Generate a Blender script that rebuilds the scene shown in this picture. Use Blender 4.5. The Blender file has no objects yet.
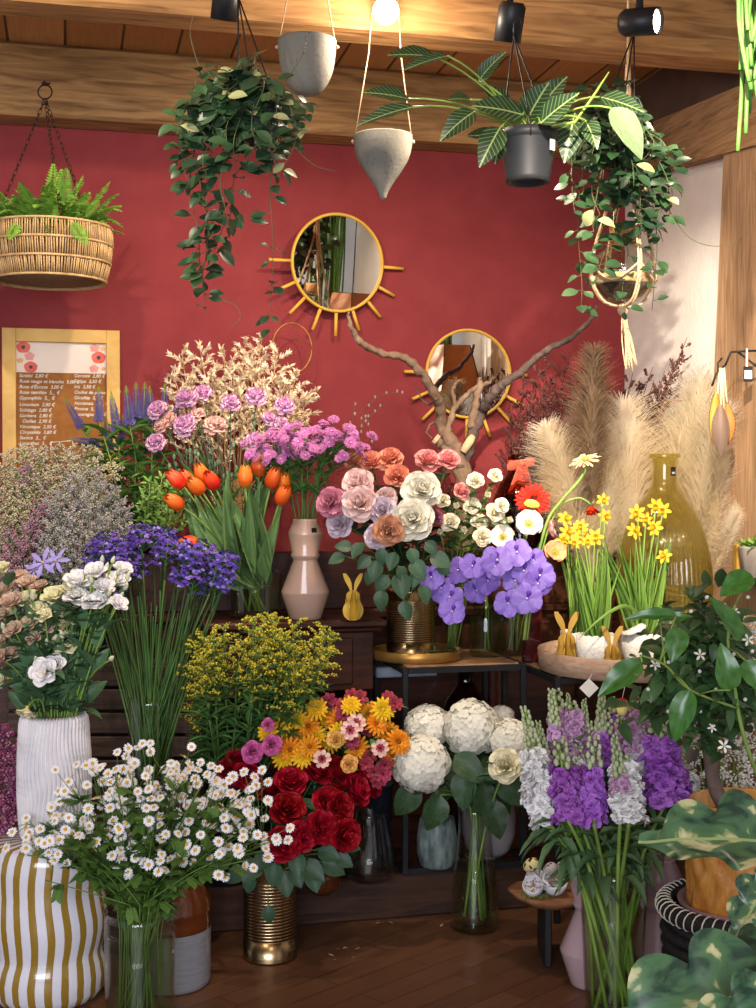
import bpy, math, random
from mathutils import Vector, Matrix, Quaternion
R = random.Random(11)
PI = math.pi
V = Vector
COL = bpy.context.scene.collection
F, CX, CY, CAMH, PITCH = 1300.0, 378.0, 504.0, 1.35, math.radians(1.0)
_sp, _cp = math.sin(PITCH), math.cos(PITCH)

def P(px, py, d):
    """a point of the room seen at photograph pixel px, py, d metres in front of the camera"""
    u, v = (px - CX) / F, (py - CY) / F
    dy, dz = _cp - v * _sp, -_sp - v * _cp
    s = d / dy
    return V((u * s, d, CAMH + dz * s))

def S(px, d):
    return px * d / F

TH = math.radians(13.5)
WD = V((math.cos(TH), math.sin(TH), 0))        # along the red wall, to the right
WN = V((math.sin(TH), -math.cos(TH), 0))       # out of the red wall, towards the room
WO = V((0, 4.9, 0))
ZU = V((0, 0, 1))

def W(s, t, z):
    return WO + WD * s + WN * t + ZU * z

def onwall(px, py, t=0.0):
    """where the sight line through px, py meets the plane t in front of the red wall"""
    a, b = V((0, 0, CAMH)), P(px, py, 1.0)
    d = b - a
    k = ((WO + WN * t) - a).dot(WN) / d.dot(WN)
    return a + d * k

# ------------------------------------------------------------------ colour and materials
def lin(c):
    if isinstance(c, str):
        c = c.lstrip('#')
        c = [int(c[i:i + 2], 16) / 255 for i in (0, 2, 4)]
    return tuple((x / 12.92 if x <= .04045 else ((x + .055) / 1.055) ** 2.4) for x in c) + (1.0,)

MATS = {}

def nodes(name):
    m = bpy.data.materials.new(name)
    m.use_nodes = True
    nt = m.node_tree
    return m, nt, nt.nodes['Principled BSDF']

def N(nt, t, **kw):
    n = nt.nodes.new(t)
    for k, v in kw.items():
        if k in n.inputs:
            n.inputs[k].default_value = v
        else:
            setattr(n, k, v)
    return n

def M(name, c, rough=.55, c2=None, scale=30.0, var=.12, rnd=.12, metal=0.0, spec=.35, bump=0.0, bscale=None, stretch=None, detail=4.0, coat=0.0, hue=0.0, sub=0.0):
    """noise mixed between two tones, a little different on every copy"""
    if name in MATS:
        return MATS[name]
    m, nt, b = nodes(name)
    L = nt.links.new
    tc = N(nt, 'ShaderNodeTexCoord')
    src = tc.outputs['Object']
    if stretch:
        mp = N(nt, 'ShaderNodeMapping')
        mp.inputs['Scale'].default_value = stretch
        L(src, mp.inputs['Vector'])
        src = mp.outputs['Vector']
    no = N(nt, 'ShaderNodeTexNoise', Scale=scale, Detail=detail)
    L(src, no.inputs['Vector'])
    a = lin(c)
    if c2 is None:
        bb = tuple(min(1, x * (1 + 2 * var)) for x in a[:3]) + (1,)
        a = tuple(x * (1 - 2 * var) for x in a[:3]) + (1,)
    else:
        bb = lin(c2)
    r = N(nt, 'ShaderNodeValToRGB')
    r.color_ramp.elements[0].position, r.color_ramp.elements[1].position = .32, .68
    r.color_ramp.elements[0].color, r.color_ramp.elements[1].color = a, bb
    L(no.outputs['Fac'], r.inputs['Fac'])
    out = r.outputs['Color']
    if rnd or hue:
        oi = N(nt, 'ShaderNodeObjectInfo')
        mr = N(nt, 'ShaderNodeMapRange')
        mr.inputs['To Min'].default_value, mr.inputs['To Max'].default_value = 1 - rnd, 1 + rnd
        L(oi.outputs['Random'], mr.inputs['Value'])
        hs = N(nt, 'ShaderNodeHueSaturation')
        L(mr.outputs['Result'], hs.inputs['Value'])
        if hue:
            mh = N(nt, 'ShaderNodeMapRange')
            mh.inputs['To Min'].default_value, mh.inputs['To Max'].default_value = .5 + hue, .5 - hue
            L(oi.outputs['Random'], mh.inputs['Value'])
            L(mh.outputs['Result'], hs.inputs['Hue'])
        L(out, hs.inputs['Color'])
        out = hs.outputs['Color']
    L(out, b.inputs['Base Color'])
    b.inputs['Roughness'].default_value = rough
    b.inputs['Metallic'].default_value = metal
    b.inputs['Specular IOR Level'].default_value = spec
    if coat:
        b.inputs['Coat Weight'].default_value = coat
        b.inputs['Coat Roughness'].default_value = .08
    if bump:
        bp = N(nt, 'ShaderNodeBump', Strength=bump)
        bp.inputs['Distance'].default_value = .01
        if bscale:
            n2 = N(nt, 'ShaderNodeTexNoise', Scale=bscale, Detail=6.0)
            L(src, n2.inputs['Vector'])
            L(n2.outputs['Fac'], bp.inputs['Height'])
        else:
            L(no.outputs['Fac'], bp.inputs['Height'])
        L(bp.outputs['Normal'], b.inputs['Normal'])
    MATS[name] = m
    return m

def wood(name, c, c2, scale=6.0, stretch=(1, 14, 14), rough=.6, bump=.25, knots=True, rnd=.1, coat=0.0):
    """long grain along the local X axis of the texture, with darker pores and knots"""
    if name in MATS:
        return MATS[name]
    m, nt, b = nodes(name)
    L = nt.links.new
    tc = N(nt, 'ShaderNodeTexCoord')
    mp = N(nt, 'ShaderNodeMapping')
    mp.inputs['Scale'].default_value = stretch
    L(tc.outputs['Object'], mp.inputs['Vector'])
    no = N(nt, 'ShaderNodeTexNoise', Scale=scale, Detail=8.0, Distortion=.9)
    L(mp.outputs['Vector'], no.inputs['Vector'])
    r = N(nt, 'ShaderNodeValToRGB')
    e = r.color_ramp.elements
    e[0].position, e[1].position = .3, .66
    e[0].color, e[1].color = lin(c2), lin(c)
    L(no.outputs['Fac'], r.inputs['Fac'])
    n2 = N(nt, 'ShaderNodeTexNoise', Scale=2.2, Detail=3.0)
    L(tc.outputs['Object'], n2.inputs['Vector'])
    mr = N(nt, 'ShaderNodeMapRange')
    mr.inputs['From Min'].default_value, mr.inputs['From Max'].default_value = .3, .7
    mr.inputs['To Min'].default_value, mr.inputs['To Max'].default_value = .72, 1.15
    L(n2.outputs['Fac'], mr.inputs['Value'])
    hs = N(nt, 'ShaderNodeHueSaturation')
    L(r.outputs['Color'], hs.inputs['Color'])
    L(mr.outputs['Result'], hs.inputs['Value'])
    L(hs.outputs['Color'], b.inputs['Base Color'])
    b.inputs['Roughness'].default_value = rough
    b.inputs['Specular IOR Level'].default_value = .3
    if coat:
        b.inputs['Coat Weight'].default_value = coat
        b.inputs['Coat Roughness'].default_value = .15
    bp = N(nt, 'ShaderNodeBump', Strength=bump)
    bp.inputs['Distance'].default_value = .006
    L(no.outputs['Fac'], bp.inputs['Height'])
    L(bp.outputs['Normal'], b.inputs['Normal'])
    MATS[name] = m
    return m

def glass(name, tint, ior=1.4, rough=.02, gl=1.0, body=None, bodyw=.15):
    """thin clear glass: tinted see-through with a fresnel gloss"""
    if name in MATS:
        return MATS[name]
    m, nt, b = nodes(name)
    nt.nodes.remove(b)
    L = nt.links.new
    fr = N(nt, 'ShaderNodeFresnel', IOR=ior)
    ge = N(nt, 'ShaderNodeNewGeometry')
    mi = N(nt, 'ShaderNodeMapRange')
    mi.inputs['To Min'].default_value, mi.inputs['To Max'].default_value = ior, 1 / ior
    L(ge.outputs['Backfacing'], mi.inputs['Value'])
    L(mi.outputs['Result'], fr.inputs['IOR'])
    no = N(nt, 'ShaderNodeTexNoise', Scale=3.0)
    tc = N(nt, 'ShaderNodeTexCoord')
    L(tc.outputs['Object'], no.inputs['Vector'])
    r = N(nt, 'ShaderNodeValToRGB')
    a = lin(tint)
    r.color_ramp.elements[0].color = tuple(x * .96 for x in a[:3]) + (1,)
    r.color_ramp.elements[1].color = a
    L(no.outputs['Fac'], r.inputs['Fac'])
    tr = N(nt, 'ShaderNodeBsdfTransparent')
    L(r.outputs['Color'], tr.inputs['Color'])
    g = N(nt, 'ShaderNodeBsdfGlossy', Roughness=rough)
    g.inputs['Color'].default_value = (gl, gl, gl, 1)
    mx = N(nt, 'ShaderNodeMixShader')
    L(fr.outputs['Fac'], mx.inputs['Fac'])
    L(tr.outputs['BSDF'], mx.inputs[1])
    L(g.outputs['BSDF'], mx.inputs[2])
    if body:
        df = N(nt, 'ShaderNodeBsdfTranslucent')
        df.inputs['Color'].default_value = lin(body)
        d2 = N(nt, 'ShaderNodeBsdfDiffuse')
        d2.inputs['Color'].default_value = lin(body)
        m0 = N(nt, 'ShaderNodeMixShader', Fac=.5)
        L(df.outputs['BSDF'], m0.inputs[1]); L(d2.outputs['BSDF'], m0.inputs[2])
        m1 = N(nt, 'ShaderNodeMixShader', Fac=bodyw)
        L(tr.outputs['BSDF'], m1.inputs[1]); L(m0.outputs['Shader'], m1.inputs[2])
        L(m1.outputs['Shader'], mx.inputs[1])
    L(mx.outputs['Shader'], nt.nodes['Material Output'].inputs['Surface'])
    MATS[name] = m
    return m

# ------------------------------------------------------------------ mesh builder
class MB:
    def __init__(s):
        s.v, s.f, s.m, s.T = [], [], [], None

    def add(s, vs, fs, m=0):
        o = len(s.v)
        if s.T is not None:
            s.v.extend(s.T @ V(p) for p in vs)
        else:
            s.v.extend(V(p) for p in vs)
        s.f.extend(tuple(o + i for i in f) for f in fs)
        if isinstance(m, (list, tuple)):
            s.m.extend(m)
        else:
            s.m.extend([m] * len(fs))

    def patch(s, fn, nu, nv, m=0, tip=None):
        vs = [fn(i / nu, j / nv) for j in range(nv + 1) for i in range(nu + 1)]
        fs, ms = [], []
        for j in range(nv):
            for i in range(nu):
                a = j * (nu + 1) + i
                fs.append((a, a + 1, a + nu + 2, a + nu + 1))
                ms.append(tip if (tip is not None and j == nv - 1) else m)
        s.add(vs, fs, ms)

    def tube(s, pts, r, n=5, m=0, cap=True):
        pts = [V(p) for p in pts]
        k = len(pts)
        rs = r if isinstance(r, (list, tuple)) else [r] * k
        vs, fs = [], []
        nrm = None
        for i, p in enumerate(pts):
            t = (pts[min(i + 1, k - 1)] - pts[max(i - 1, 0)])
            t = t.normalized() if t.length > 1e-9 else V((0, 0, 1))
            if nrm is None:
                nrm = t.orthogonal().normalized()
            else:
                nrm = nrm - t * nrm.dot(t)
                nrm = nrm.normalized() if nrm.length > 1e-6 else t.orthogonal().normalized()
            b = t.cross(nrm)
            for q in range(n):
                a = 2 * PI * q / n
                vs.append(p + (nrm * math.cos(a) + b * math.sin(a)) * rs[i])
        for i in range(k - 1):
            for q in range(n):
                a, b_ = i * n + q, i * n + (q + 1) % n
                fs.append((a, b_, b_ + n, a + n))
        if cap:
            fs.append(tuple(reversed(range(n))))
            fs.append(tuple(range((k - 1) * n, k * n)))
        s.add(vs, fs, m)

    def lathe(s, prof, n=32, c=(0, 0, 0), m=0, fn=None, closed=False):
        """prof: (r, z) pairs; r = 0 closes; fn(angle, i, r, z) -> (r, z) may bend a ring"""
        c = V(c)
        vs, fs, ms = [], [], []
        rings = []
        for i, (r, z) in enumerate(prof):
            if r <= 1e-7:
                rings.append([len(vs)])
                vs.append(c + V((0, 0, z)))
            else:
                ring = []
                for q in range(n):
                    a = 2 * PI * q / n
                    rr, zz = fn(a, i, r, z) if fn else (r, z)
                    ring.append(len(vs))
                    vs.append(c + V((math.cos(a) * rr, math.sin(a) * rr, zz)))
                rings.append(ring)
        pairs = list(zip(rings, rings[1:])) + ([(rings[-1], rings[0])] if closed else [])
        for k, (A, B) in enumerate(pairs):
            mk = m[k] if isinstance(m, (list, tuple)) else m
            for q in range(n):
                q2 = (q + 1) % n
                if len(A) == 1 and len(B) == 1:
                    continue
                if len(A) == 1:
                    fs.append((A[0], B[q2], B[q]))
                elif len(B) == 1:
                    fs.append((A[q], A[q2], B[0]))
                else:
                    fs.append((A[q], A[q2], B[q2], B[q]))
                ms.append(mk)
        s.add(vs, fs, ms)

    def box(s, c, dx, dy, dz, x=V((1, 0, 0)), y=V((0, 1, 0)), z=V((0, 0, 1)), m=0, bev=0.0):
        """box round c with half axes along x, y, z; bev cuts the edges"""
        c = V(c)
        hx, hy, hz = dx / 2, dy / 2, dz / 2
        if not bev:
            vs = [c + x * (hx * a) + y * (hy * b) + z * (hz * d) for a in (-1, 1) for b in (-1, 1) for d in (-1, 1)]
            s.add(vs, [(0, 1, 3, 2), (4, 6, 7, 5), (0, 4, 5, 1), (2, 3, 7, 6), (0, 2, 6, 4), (1, 5, 7, 3)], m)
            return
        bv = min(bev, hx * .9, hy * .9, hz * .9)
        vs, idx = [], {}
        for a in (-1, 1):
            for b in (-1, 1):
                for d in (-1, 1):
                    for k in range(3):
                        q = [hx - bv, hy - bv, hz - bv]
                        q[k] += bv
                        idx[(a, b, d, k)] = len(vs)
                        vs.append(c + x * (q[0] * a) + y * (q[1] * b) + z * (q[2] * d))
        I = lambda a, b, d, k: idx[(a, b, d, k)]
        fs = []
        for e in (-1, 1):
            fs.append((I(e, -1, -1, 0), I(e, 1, -1, 0), I(e, 1, 1, 0), I(e, -1, 1, 0)))
            fs.append((I(-1, e, -1, 1), I(1, e, -1, 1), I(1, e, 1, 1), I(-1, e, 1, 1)))
            fs.append((I(-1, -1, e, 2), I(1, -1, e, 2), I(1, 1, e, 2), I(-1, 1, e, 2)))
        for a in (-1, 1):
            for b in (-1, 1):
                fs.append((I(a, b, -1, 0), I(a, b, 1, 0), I(a, b, 1, 1), I(a, b, -1, 1)))
                fs.append((I(a, -1, b, 0), I(a, 1, b, 0), I(a, 1, b, 2), I(a, -1, b, 2)))
                fs.append((I(-1, a, b, 1), I(1, a, b, 1), I(1, a, b, 2), I(-1, a, b, 2)))
                for d in (-1, 1):
                    fs.append((I(a, b, d, 0), I(a, b, d, 1), I(a, b, d, 2)))
        s.add(vs, fs, m)

    def bar(s, p, q, w, h=None, up=ZU, m=0, bev=0.0):
        """square bar from p to q"""
        p, q = V(p), V(q)
        d = q - p
        y = d.normalized()
        z = (up - y * up.dot(y))
        z = z.normalized() if z.length > 1e-5 else y.orthogonal().normalized()
        x = y.cross(z)
        s.box((p + q) / 2, w, d.length, h or w, x, y, z, m, bev)

    def ball(s, c, r, m=0, seg=6, rings=4, sq=1.0):
        s.lathe([(math.sin(PI * i / rings) * r, -math.cos(PI * i / rings) * r * sq) for i in range(rings + 1)], seg, c, m)

    def oct(s, c, r, m=0):
        c = V(c)
        vs = [c + V(d) * r for d in ((1, 0, 0), (-1, 0, 0), (0, 1, 0), (0, -1, 0), (0, 0, 1), (0, 0, -1))]
        s.add(vs, [(0, 2, 4), (2, 1, 4), (1, 3, 4), (3, 0, 4), (2, 0, 5), (1, 2, 5), (3, 1, 5), (0, 3, 5)], m)

    def leaf(s, base, d, up, L, w, m=0, fold=.15, droop=.3, nu=2, nv=4, p=.8, wav=0.0):
        base, d = V(base), V(d).normalized()
        up = V(up)
        n = up - d * up.dot(d)
        n = n.normalized() if n.length > 1e-5 else d.orthogonal().normalized()
        x = d.cross(n)
        def fn(u, v):
            uu = u * 2 - 1
            ww = w * .5 * math.sin(PI * min(1, v ** p * .985 + .008)) ** .85
            a = droop * v
            return base + d * (L * v * math.cos(a * .7)) - n * (L * v * math.sin(a) * .6) + x * (ww * uu) + n * (fold * abs(uu) * ww + wav * math.sin(v * 17) * uu * ww)
        s.patch(fn, nu, nv, m)

    def mesh(s, name, mats, smooth=True, off=None):
        me = bpy.data.meshes.new(name)
        vs = [tuple(p - off) for p in s.v] if off is not None else [tuple(p) for p in s.v]
        me.from_pydata(vs, [], s.f)
        if not isinstance(mats, (list, tuple)):
            mats = [mats]
        for m in mats:
            me.materials.append(m)
        if len(mats) > 1:
            me.polygons.foreach_set('material_index', s.m)
        if smooth:
            me.polygons.foreach_set('use_smooth', [True] * len(s.f))
        me.update()
        return me

# ------------------------------------------------------------------ objects
LOC = {}

def wloc(o):
    return LOC.get(o.name, V((0, 0, 0)))

def tag(o, label, cat, group=None, kind=None):
    if label: o['label'] = label
    if cat: o['category'] = cat
    if group: o['group'] = group
    if kind: o['kind'] = kind
    return o

def thing(name, label, cat, base, group=None):
    o = bpy.data.objects.new(name, None)
    COL.objects.link(o)
    o.empty_display_size = .02
    o.location = base
    LOC[o.name] = V(base)
    return tag(o, label, cat, group)

def part(name, mb, mats, parent=None, smooth=True, label=None):
    """world-space builder -> one mesh object (child of parent)"""
    off = wloc(parent) if parent is not None else V((0, 0, 0))
    o = bpy.data.objects.new(name, mb.mesh(name, mats, smooth, off))
    COL.objects.link(o)
    if parent is not None:
        o.parent = parent
    LOC[o.name] = off
    if label: o['label'] = label
    return o

def solo(name, mb, mats, label, cat, base, group=None, smooth=True):
    """a thing that is one mesh"""
    base = V(base)
    o = bpy.data.objects.new(name, mb.mesh(name, mats, smooth, base))
    COL.objects.link(o)
    o.location = base
    LOC[o.name] = base
    return tag(o, label, cat, group)

def inst(name, me, mat4, parent):
    """shared mesh placed by a world matrix under a translated-only parent"""
    o = bpy.data.objects.new(name, me)
    COL.objects.link(o)
    m = mat4.copy()
    if parent is not None:
        m.translation = m.translation - wloc(parent)
        o.parent = parent
    o.matrix_local = m
    return o

def sub(name, me, parent):
    """shared mesh as a sub-part sitting in its part's own frame"""
    o = bpy.data.objects.new(name, me)
    COL.objects.link(o)
    o.parent = parent
    return o

def struct(name, mb, mats, smooth=False):
    o = bpy.data.objects.new(name, mb.mesh(name, mats, smooth))
    COL.objects.link(o)
    o['kind'] = 'structure'
    return o

def frame(p, axis, size, spin=None, sx=1.0):
    q = V(axis).to_track_quat('Z', 'Y')
    a = R.uniform(0, 2 * PI) if spin is None else spin
    return Matrix.Translation(V(p)) @ q.to_matrix().to_4x4() @ Matrix.Rotation(a, 4, 'Z') @ Matrix.Diagonal((size * sx, size * sx, size, 1))

def leafm(p, d, up, L, w):
    d = V(d).normalized()
    n = V(up) - d * V(up).dot(d)
    n = n.normalized() if n.length > 1e-5 else d.orthogonal().normalized()
    x = d.cross(n)
    m = Matrix(((x.x, d.x, n.x, p[0]), (x.y, d.y, n.y, p[1]), (x.z, d.z, n.z, p[2]), (0, 0, 0, 1)))
    return m @ Matrix.Diagonal((w, L, L, 1))

def bez(a, b, c, n):
    return [a * (1 - t) ** 2 + b * (2 * t * (1 - t)) + c * t * t for t in (i / n for i in range(n + 1))]

def smooth_path(pts, k=4):
    pts = [V(p) for p in pts]
    out = []
    for i in range(len(pts) - 1):
        p0, p1, p2, p3 = pts[max(i - 1, 0)], pts[i], pts[i + 1], pts[min(i + 2, len(pts) - 1)]
        for j in range(k):
            t = j / k
            out.append(.5 * ((2 * p1) + (p2 - p0) * t + (2 * p0 - 5 * p1 + 4 * p2 - p3) * t * t + (3 * p1 - p0 - 3 * p2 + p3) * t ** 3))
    out.append(pts[-1])
    return out

ORD = ['leftmost', 'second from the left', 'third from the left', 'fourth from the left', 'fifth from the left', 'sixth from the left', 'seventh from the left', 'eighth from the left', 'ninth from the left', 'tenth from the left', 'eleventh from the left', 'twelfth from the left', 'thirteenth from the left', 'fourteenth from the left', 'fifteenth from the left', 'sixteenth from the left']

def ordinals(items, desc, key=None):
    """items: (thing, x): give each its place in the row from the left"""
    for k, (o, x) in enumerate(sorted(items, key=lambda q: q[1])):
        last = k == len(items) - 1 and len(items) > 1
        o['label'] = f"{desc}, {'rightmost' if last else ORD[k]}"
# ------------------------------------------------------------------ flower library (unit size, opening along +Z)
def petal(mb, az, tilt, L, w, curl=0.0, cup=.3, r0=.05, z0=0.0, nu=4, nv=4, p=.75, blunt=.5, ruf=0.0, rk=9.0, m=0, tip=None, twist=0.0):
    """tilt: angle above the horizontal at the foot, curl: how it changes to the tip (degrees)"""
    t0, t1 = math.radians(tilt), math.radians(curl)
    K = 8
    path = [(r0, z0)]
    for k in range(K):
        a = t0 + t1 * ((k + .5) / K)
        path.append((path[-1][0] + math.cos(a) * L / K, path[-1][1] + math.sin(a) * L / K))
    er, et = V((math.cos(az), math.sin(az), 0)), V((-math.sin(az), math.cos(az), 0))
    ph = R.uniform(0, 6)
    def fn(u, v):
        k = v * K
        i = min(int(k), K - 1)
        f = k - i
        r = path[i][0] * (1 - f) + path[i + 1][0] * f
        z = path[i][1] * (1 - f) + path[i + 1][1] * f
        a = t0 + t1 * v
        n = er * (-math.sin(a)) + ZU * math.cos(a)
        uu = u * 2 - 1
        sh = math.sin(PI * min(.5 + .5 * max(0, (v - p) / (1 - p)), 1)) ** blunt if v > p else math.sin(PI / 2 * (v / p)) ** .8
        sh = max(sh, .12 if v < .5 else .02)
        x = uu * w * .5 * sh
        return er * r + ZU * z + et * (x + twist * v) + n * (cup * uu * uu * w * .5 * sh + ruf * v * math.sin(rk * uu + ph))
    if blunt < .75:
        g = lambda u, v: fn(u, 1 - (1 - v) ** 1.6)
        mb.patch(g, nu, nv, m, tip)
    else:
        mb.patch(fn, nu, nv, m, tip)

LIB = {}

def lib(key, make, mats, smooth=True):
    if key not in LIB:
        mb = MB()
        make(mb)
        LIB[key] = mb.mesh(key.split('/')[0], mats, smooth)
    return LIB[key]

def mk_rose(mb, open_=1.0):
    for k, (n, tilt, curl, L, w, r0, z0, cup) in enumerate((
            (5, 38 + 20 * (1 - open_), -42, .98, 1.15, .14, -.05, .28),
            (5, 56 + 12 * (1 - open_), -46, .98, 1.05, .16, .0, .42),
            (5, 66 + 8 * (1 - open_), -46, .96, .92, .17, .05, .55),
            (5, 78, -40, .92, .78, .15, .1, .7),
            (4, 86, -30, .88, .62, .11, .14, .9),
            (4, 92, -20, .84, .46, .07, .18, 1.0),
            (3, 95, -10, .80, .32, .03, .2, 1.1))):
        o = R.uniform(0, 6)
        for i in range(n):
            petal(mb, o + 2 * PI * i / n + R.uniform(-.12, .12), tilt + R.uniform(-5, 5), L * R.uniform(.93, 1.05), w, curl + R.uniform(-9, 9), cup, r0, z0, 6, 6, .6, .5, .035, 4)
    for i in range(5):   # sepals
        petal(mb, i * 1.257, -20, .7, .22, -30, .2, .05, -.12, 2, 3, .3, 1.0, m=1)
    mb.ball((0, 0, -.14), .17, 1, 7, 4)

def mk_bud_rose(mb):
    for k, (n, tilt, curl, L, w, r0, cup) in enumerate(((4, 60, 20, .95, .75, .2, .5), (4, 76, 12, 1.0, .66, .18, .8), (3, 84, 4, 1.02, .5, .1, 1.1))):
        o = R.uniform(0, 6)
        for i in range(n):
            petal(mb, o + 2 * PI * i / n, tilt, L, w, curl, cup, r0, 0, 5, 5, .62, .55, .02, 4)
    for i in range(5):
        petal(mb, i * 1.257, 10, .6, .2, -40, .2, .1, -.06, 2, 3, .3, 1.0, m=1)
    mb.ball((0, 0, -.1), .2, 1, 7, 4)

def mk_tulip(mb):
    for ring in (0, 1):
        for i in range(3):
            az = ring * PI / 3 + i * 2 * PI / 3
            t = 38
            def fn(u, v, az=az, ring=ring):
                # egg-shaped petal: radius over height
                z = v * 2.75
                K = ((0, .22), (.08, .62), (.2, .9), (.36, 1.0), (.55, .97), (.75, .82), (.9, .62), (1.01, .5))
                for (a0, b0), (a1, b1) in zip(K, K[1:]):
                    if a0 <= v <= a1:
                        r = b0 + (b1 - b0) * (v - a0) / (a1 - a0)
                r *= 1 - ring * .1
                hw = math.radians(64) * (1 if v < .5 else max(.03, 1 - ((v - .5) / .5) ** 2.2))
                a = az + (u * 2 - 1) * hw
                rr = r * (1 + .10 * (1 - abs(u * 2 - 1)))
                return V((math.cos(a) * rr, math.sin(a) * rr, z))
            mb.patch(fn, 6, 12, 0)

def mk_carnation(mb):
    for k, (n, tilt, L, w, r0, z0) in enumerate(((10, 5, .95, .62, .08, 0), (11, 26, .92, .6, .07, .04), (11, 44, .86, .58, .06, .07), (9, 60, .8, .52, .05, .1), (8, 74, .74, .48, .03, .12), (6, 88, .68, .42, .01, .14))):
        o = R.uniform(0, 6)
        for i in range(n):
            petal(mb, o + 2 * PI * i / n, tilt + R.uniform(-9, 9), L * R.uniform(.9, 1.08), w, R.uniform(-30, 10), .1, r0, z0, 8, 5, .8, .3, .11, R.uniform(7, 11), 0, 1)
    mb.lathe([(0, -.95), (.13, -.9), (.17, -.5), (.22, -.12), (.26, .02)], 7, m=2)

def mk_daisy(mb):
    n = 13
    for i in range(n):
        petal(mb, 2 * PI * i / n + R.uniform(-.06, .06), R.uniform(-14, 10), .78 * R.uniform(.92, 1.05), .36, R.uniform(-20, 5), .1, .22, 0, 2, 3, .6, .5)

def mk_daisy_eye(mb):
    mb.lathe([(.33, -.08), (.34, .05), (.27, .17), (.14, .23), (0, .25)], 8)

def mk_mum(mb, rings=((15, 4, 1.0, .24), (14, 22, .85, .24), (11, 42, .66, .22), (8, 62, .45, .2)), eye=.2):
    for n, tilt, L, w in rings:
        o = R.uniform(0, 6)
        for i in range(n):
            petal(mb, o + 2 * PI * i / n, tilt + R.uniform(-8, 8), L * R.uniform(.9, 1.06), w, R.uniform(-25, 0), .35, .1, 0, 2, 3, .7, .5)
    if eye:
        mb.ball((0, 0, .12), eye, 1, 8, 4, .8)
    mb.lathe([(0, -.3), (.16, -.2), (.2, -.02)], 6, m=2)

def mk_gerbera(mb):
    mk_mum(mb, ((22, 2, 1.0, .2), (20, 14, .9, .19), (16, 30, .55, .14)), .0)
    for k in range(40):
        a, r = R.uniform(0, 6.3), R.uniform(.02, .3)
        mb.oct((math.cos(a) * r, math.sin(a) * r, .14 + .1 * (1 - r)), .05, 1)

def mk_poppy(mb):
    for k, (n, tilt) in enumerate(((2, 22), (2, 30))):
        for i in range(n):
            petal(mb, k * PI / 2 + PI * i, tilt, 1.0, 1.55, 18, .22, .04, k * .02, 8, 5, .55, .5, .07, 7)
    for k in range(26):
        a = 2 * PI * k / 26
        r = R.uniform(.2, .32)
        p = V((math.cos(a) * r, math.sin(a) * r, R.uniform(.28, .38)))
        mb.tube([(0, 0, .05), p], .014, 3, 1)
        mb.oct(p, .045, 1)
    mb.ball((0, 0, .2), .13, 2, 7, 4, 1.2)

def mk_orchid(mb):
    for i, (a, L, w) in enumerate(((90, 1.0, .95), (18, 1.0, 1.15), (162, 1.0, 1.15), (-48, .95, 1.0), (-132, .95, 1.0))):
        petal(mb, math.radians(a), 10, L, w, -14, -.1, .06, .02 * (i % 2), 6, 5, .6, .5, .03, 5)
    petal(mb, math.radians(-90), 45, .5, .34, -70, -.6, .05, .04, 4, 4, .6, .5, m=1)
    for a in (-55, -125):
        petal(mb, math.radians(a), 60, .2, .2, 20, .4, .04, .04, 2, 3, .6, .5, m=1)
    mb.ball((0, .02, .12), .09, 2, 7, 4)

def mk_daffodil(mb):
    for i in range(6):
        petal(mb, i * PI / 3, 4, .95, .5, R.uniform(-25, -5), .15, .14, 0, 3, 4, .5, .8)
    mb.lathe([(.16, -.05), (.2, .3), (.24, .55), (.34, .7), (.30, .66), (.2, .5), (.13, .1), (0, .06)], 14, m=1, fn=lambda a, i, r, z: (r * (1 + (.1 * math.sin(a * 7) if i in (3, 4) else 0)), z))

def mk_lisianthus(mb):
    for n, tilt, curl, L, w, r0 in ((5, 40, -18, 1.05, .95, .1), (5, 58, -22, .95, .8, .08), (4, 74, -12, .8, .6, .05)):
        o = R.uniform(0, 6)
        for i in range(n):
            petal(mb, o + 2 * PI * i / n, tilt + R.uniform(-6, 6), L, w, curl + R.uniform(-10, 8), .35, r0, 0, 6, 6, .66, .42, .07, 5)
    mb.ball((0, 0, .25), .13, 1, 6, 4)
    mb.ball((0, 0, -.06), .16, 1, 6, 4)

def mk_lis_bud(mb):
    mb.lathe([(0, -.1), (.25, 0), (.42, .5), (.40, .95), (.2, 1.5), (0, 1.85)], 9, fn=lambda a, i, r, z: (r * (1 + .1 * math.sin(3 * a + z * 2.5)), z))
    for i in range(5):
        petal(mb, i * 1.257, 60, .7, .14, 20, .2, .22, -.1, 2, 3, .3, 1.0, m=1)

def mk_floret4(mb, c, ax, r, m=0, n=4):
    q = V(ax).to_track_quat('Z', 'Y').to_matrix().to_4x4()
    T = Matrix.Translation(c) @ q @ Matrix.Rotation(R.uniform(0, 6), 4, 'Z') @ Matrix.Diagonal((r, r, r, 1))
    old, mb.T = mb.T, T if mb.T is None else mb.T @ T
    for i in range(n):
        petal(mb, i * 2 * PI / n, 8, .95, 1.05, -22, .14, .05, 0, 2, 3, .6, .42, .03, 4, m)
    mb.T = old

def mk_hydrangea(mb):
    n = 170
    for k in range(n):
        z = 1 - 1.55 * (k + .5) / n
        a = k * 2.39996
        r = math.sqrt(max(0, 1 - z * z))
        d = V((r * math.cos(a), r * math.sin(a), z))
        d2 = (d + V((R.uniform(-.22, .22), R.uniform(-.22, .22), R.uniform(-.1, .25)))).normalized()
        mk_floret4(mb, d * R.uniform(.86, .99), d2, R.uniform(.19, .25))
    mb.ball((0, 0, -.02), .84, 1, 18, 10, .92)

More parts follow.
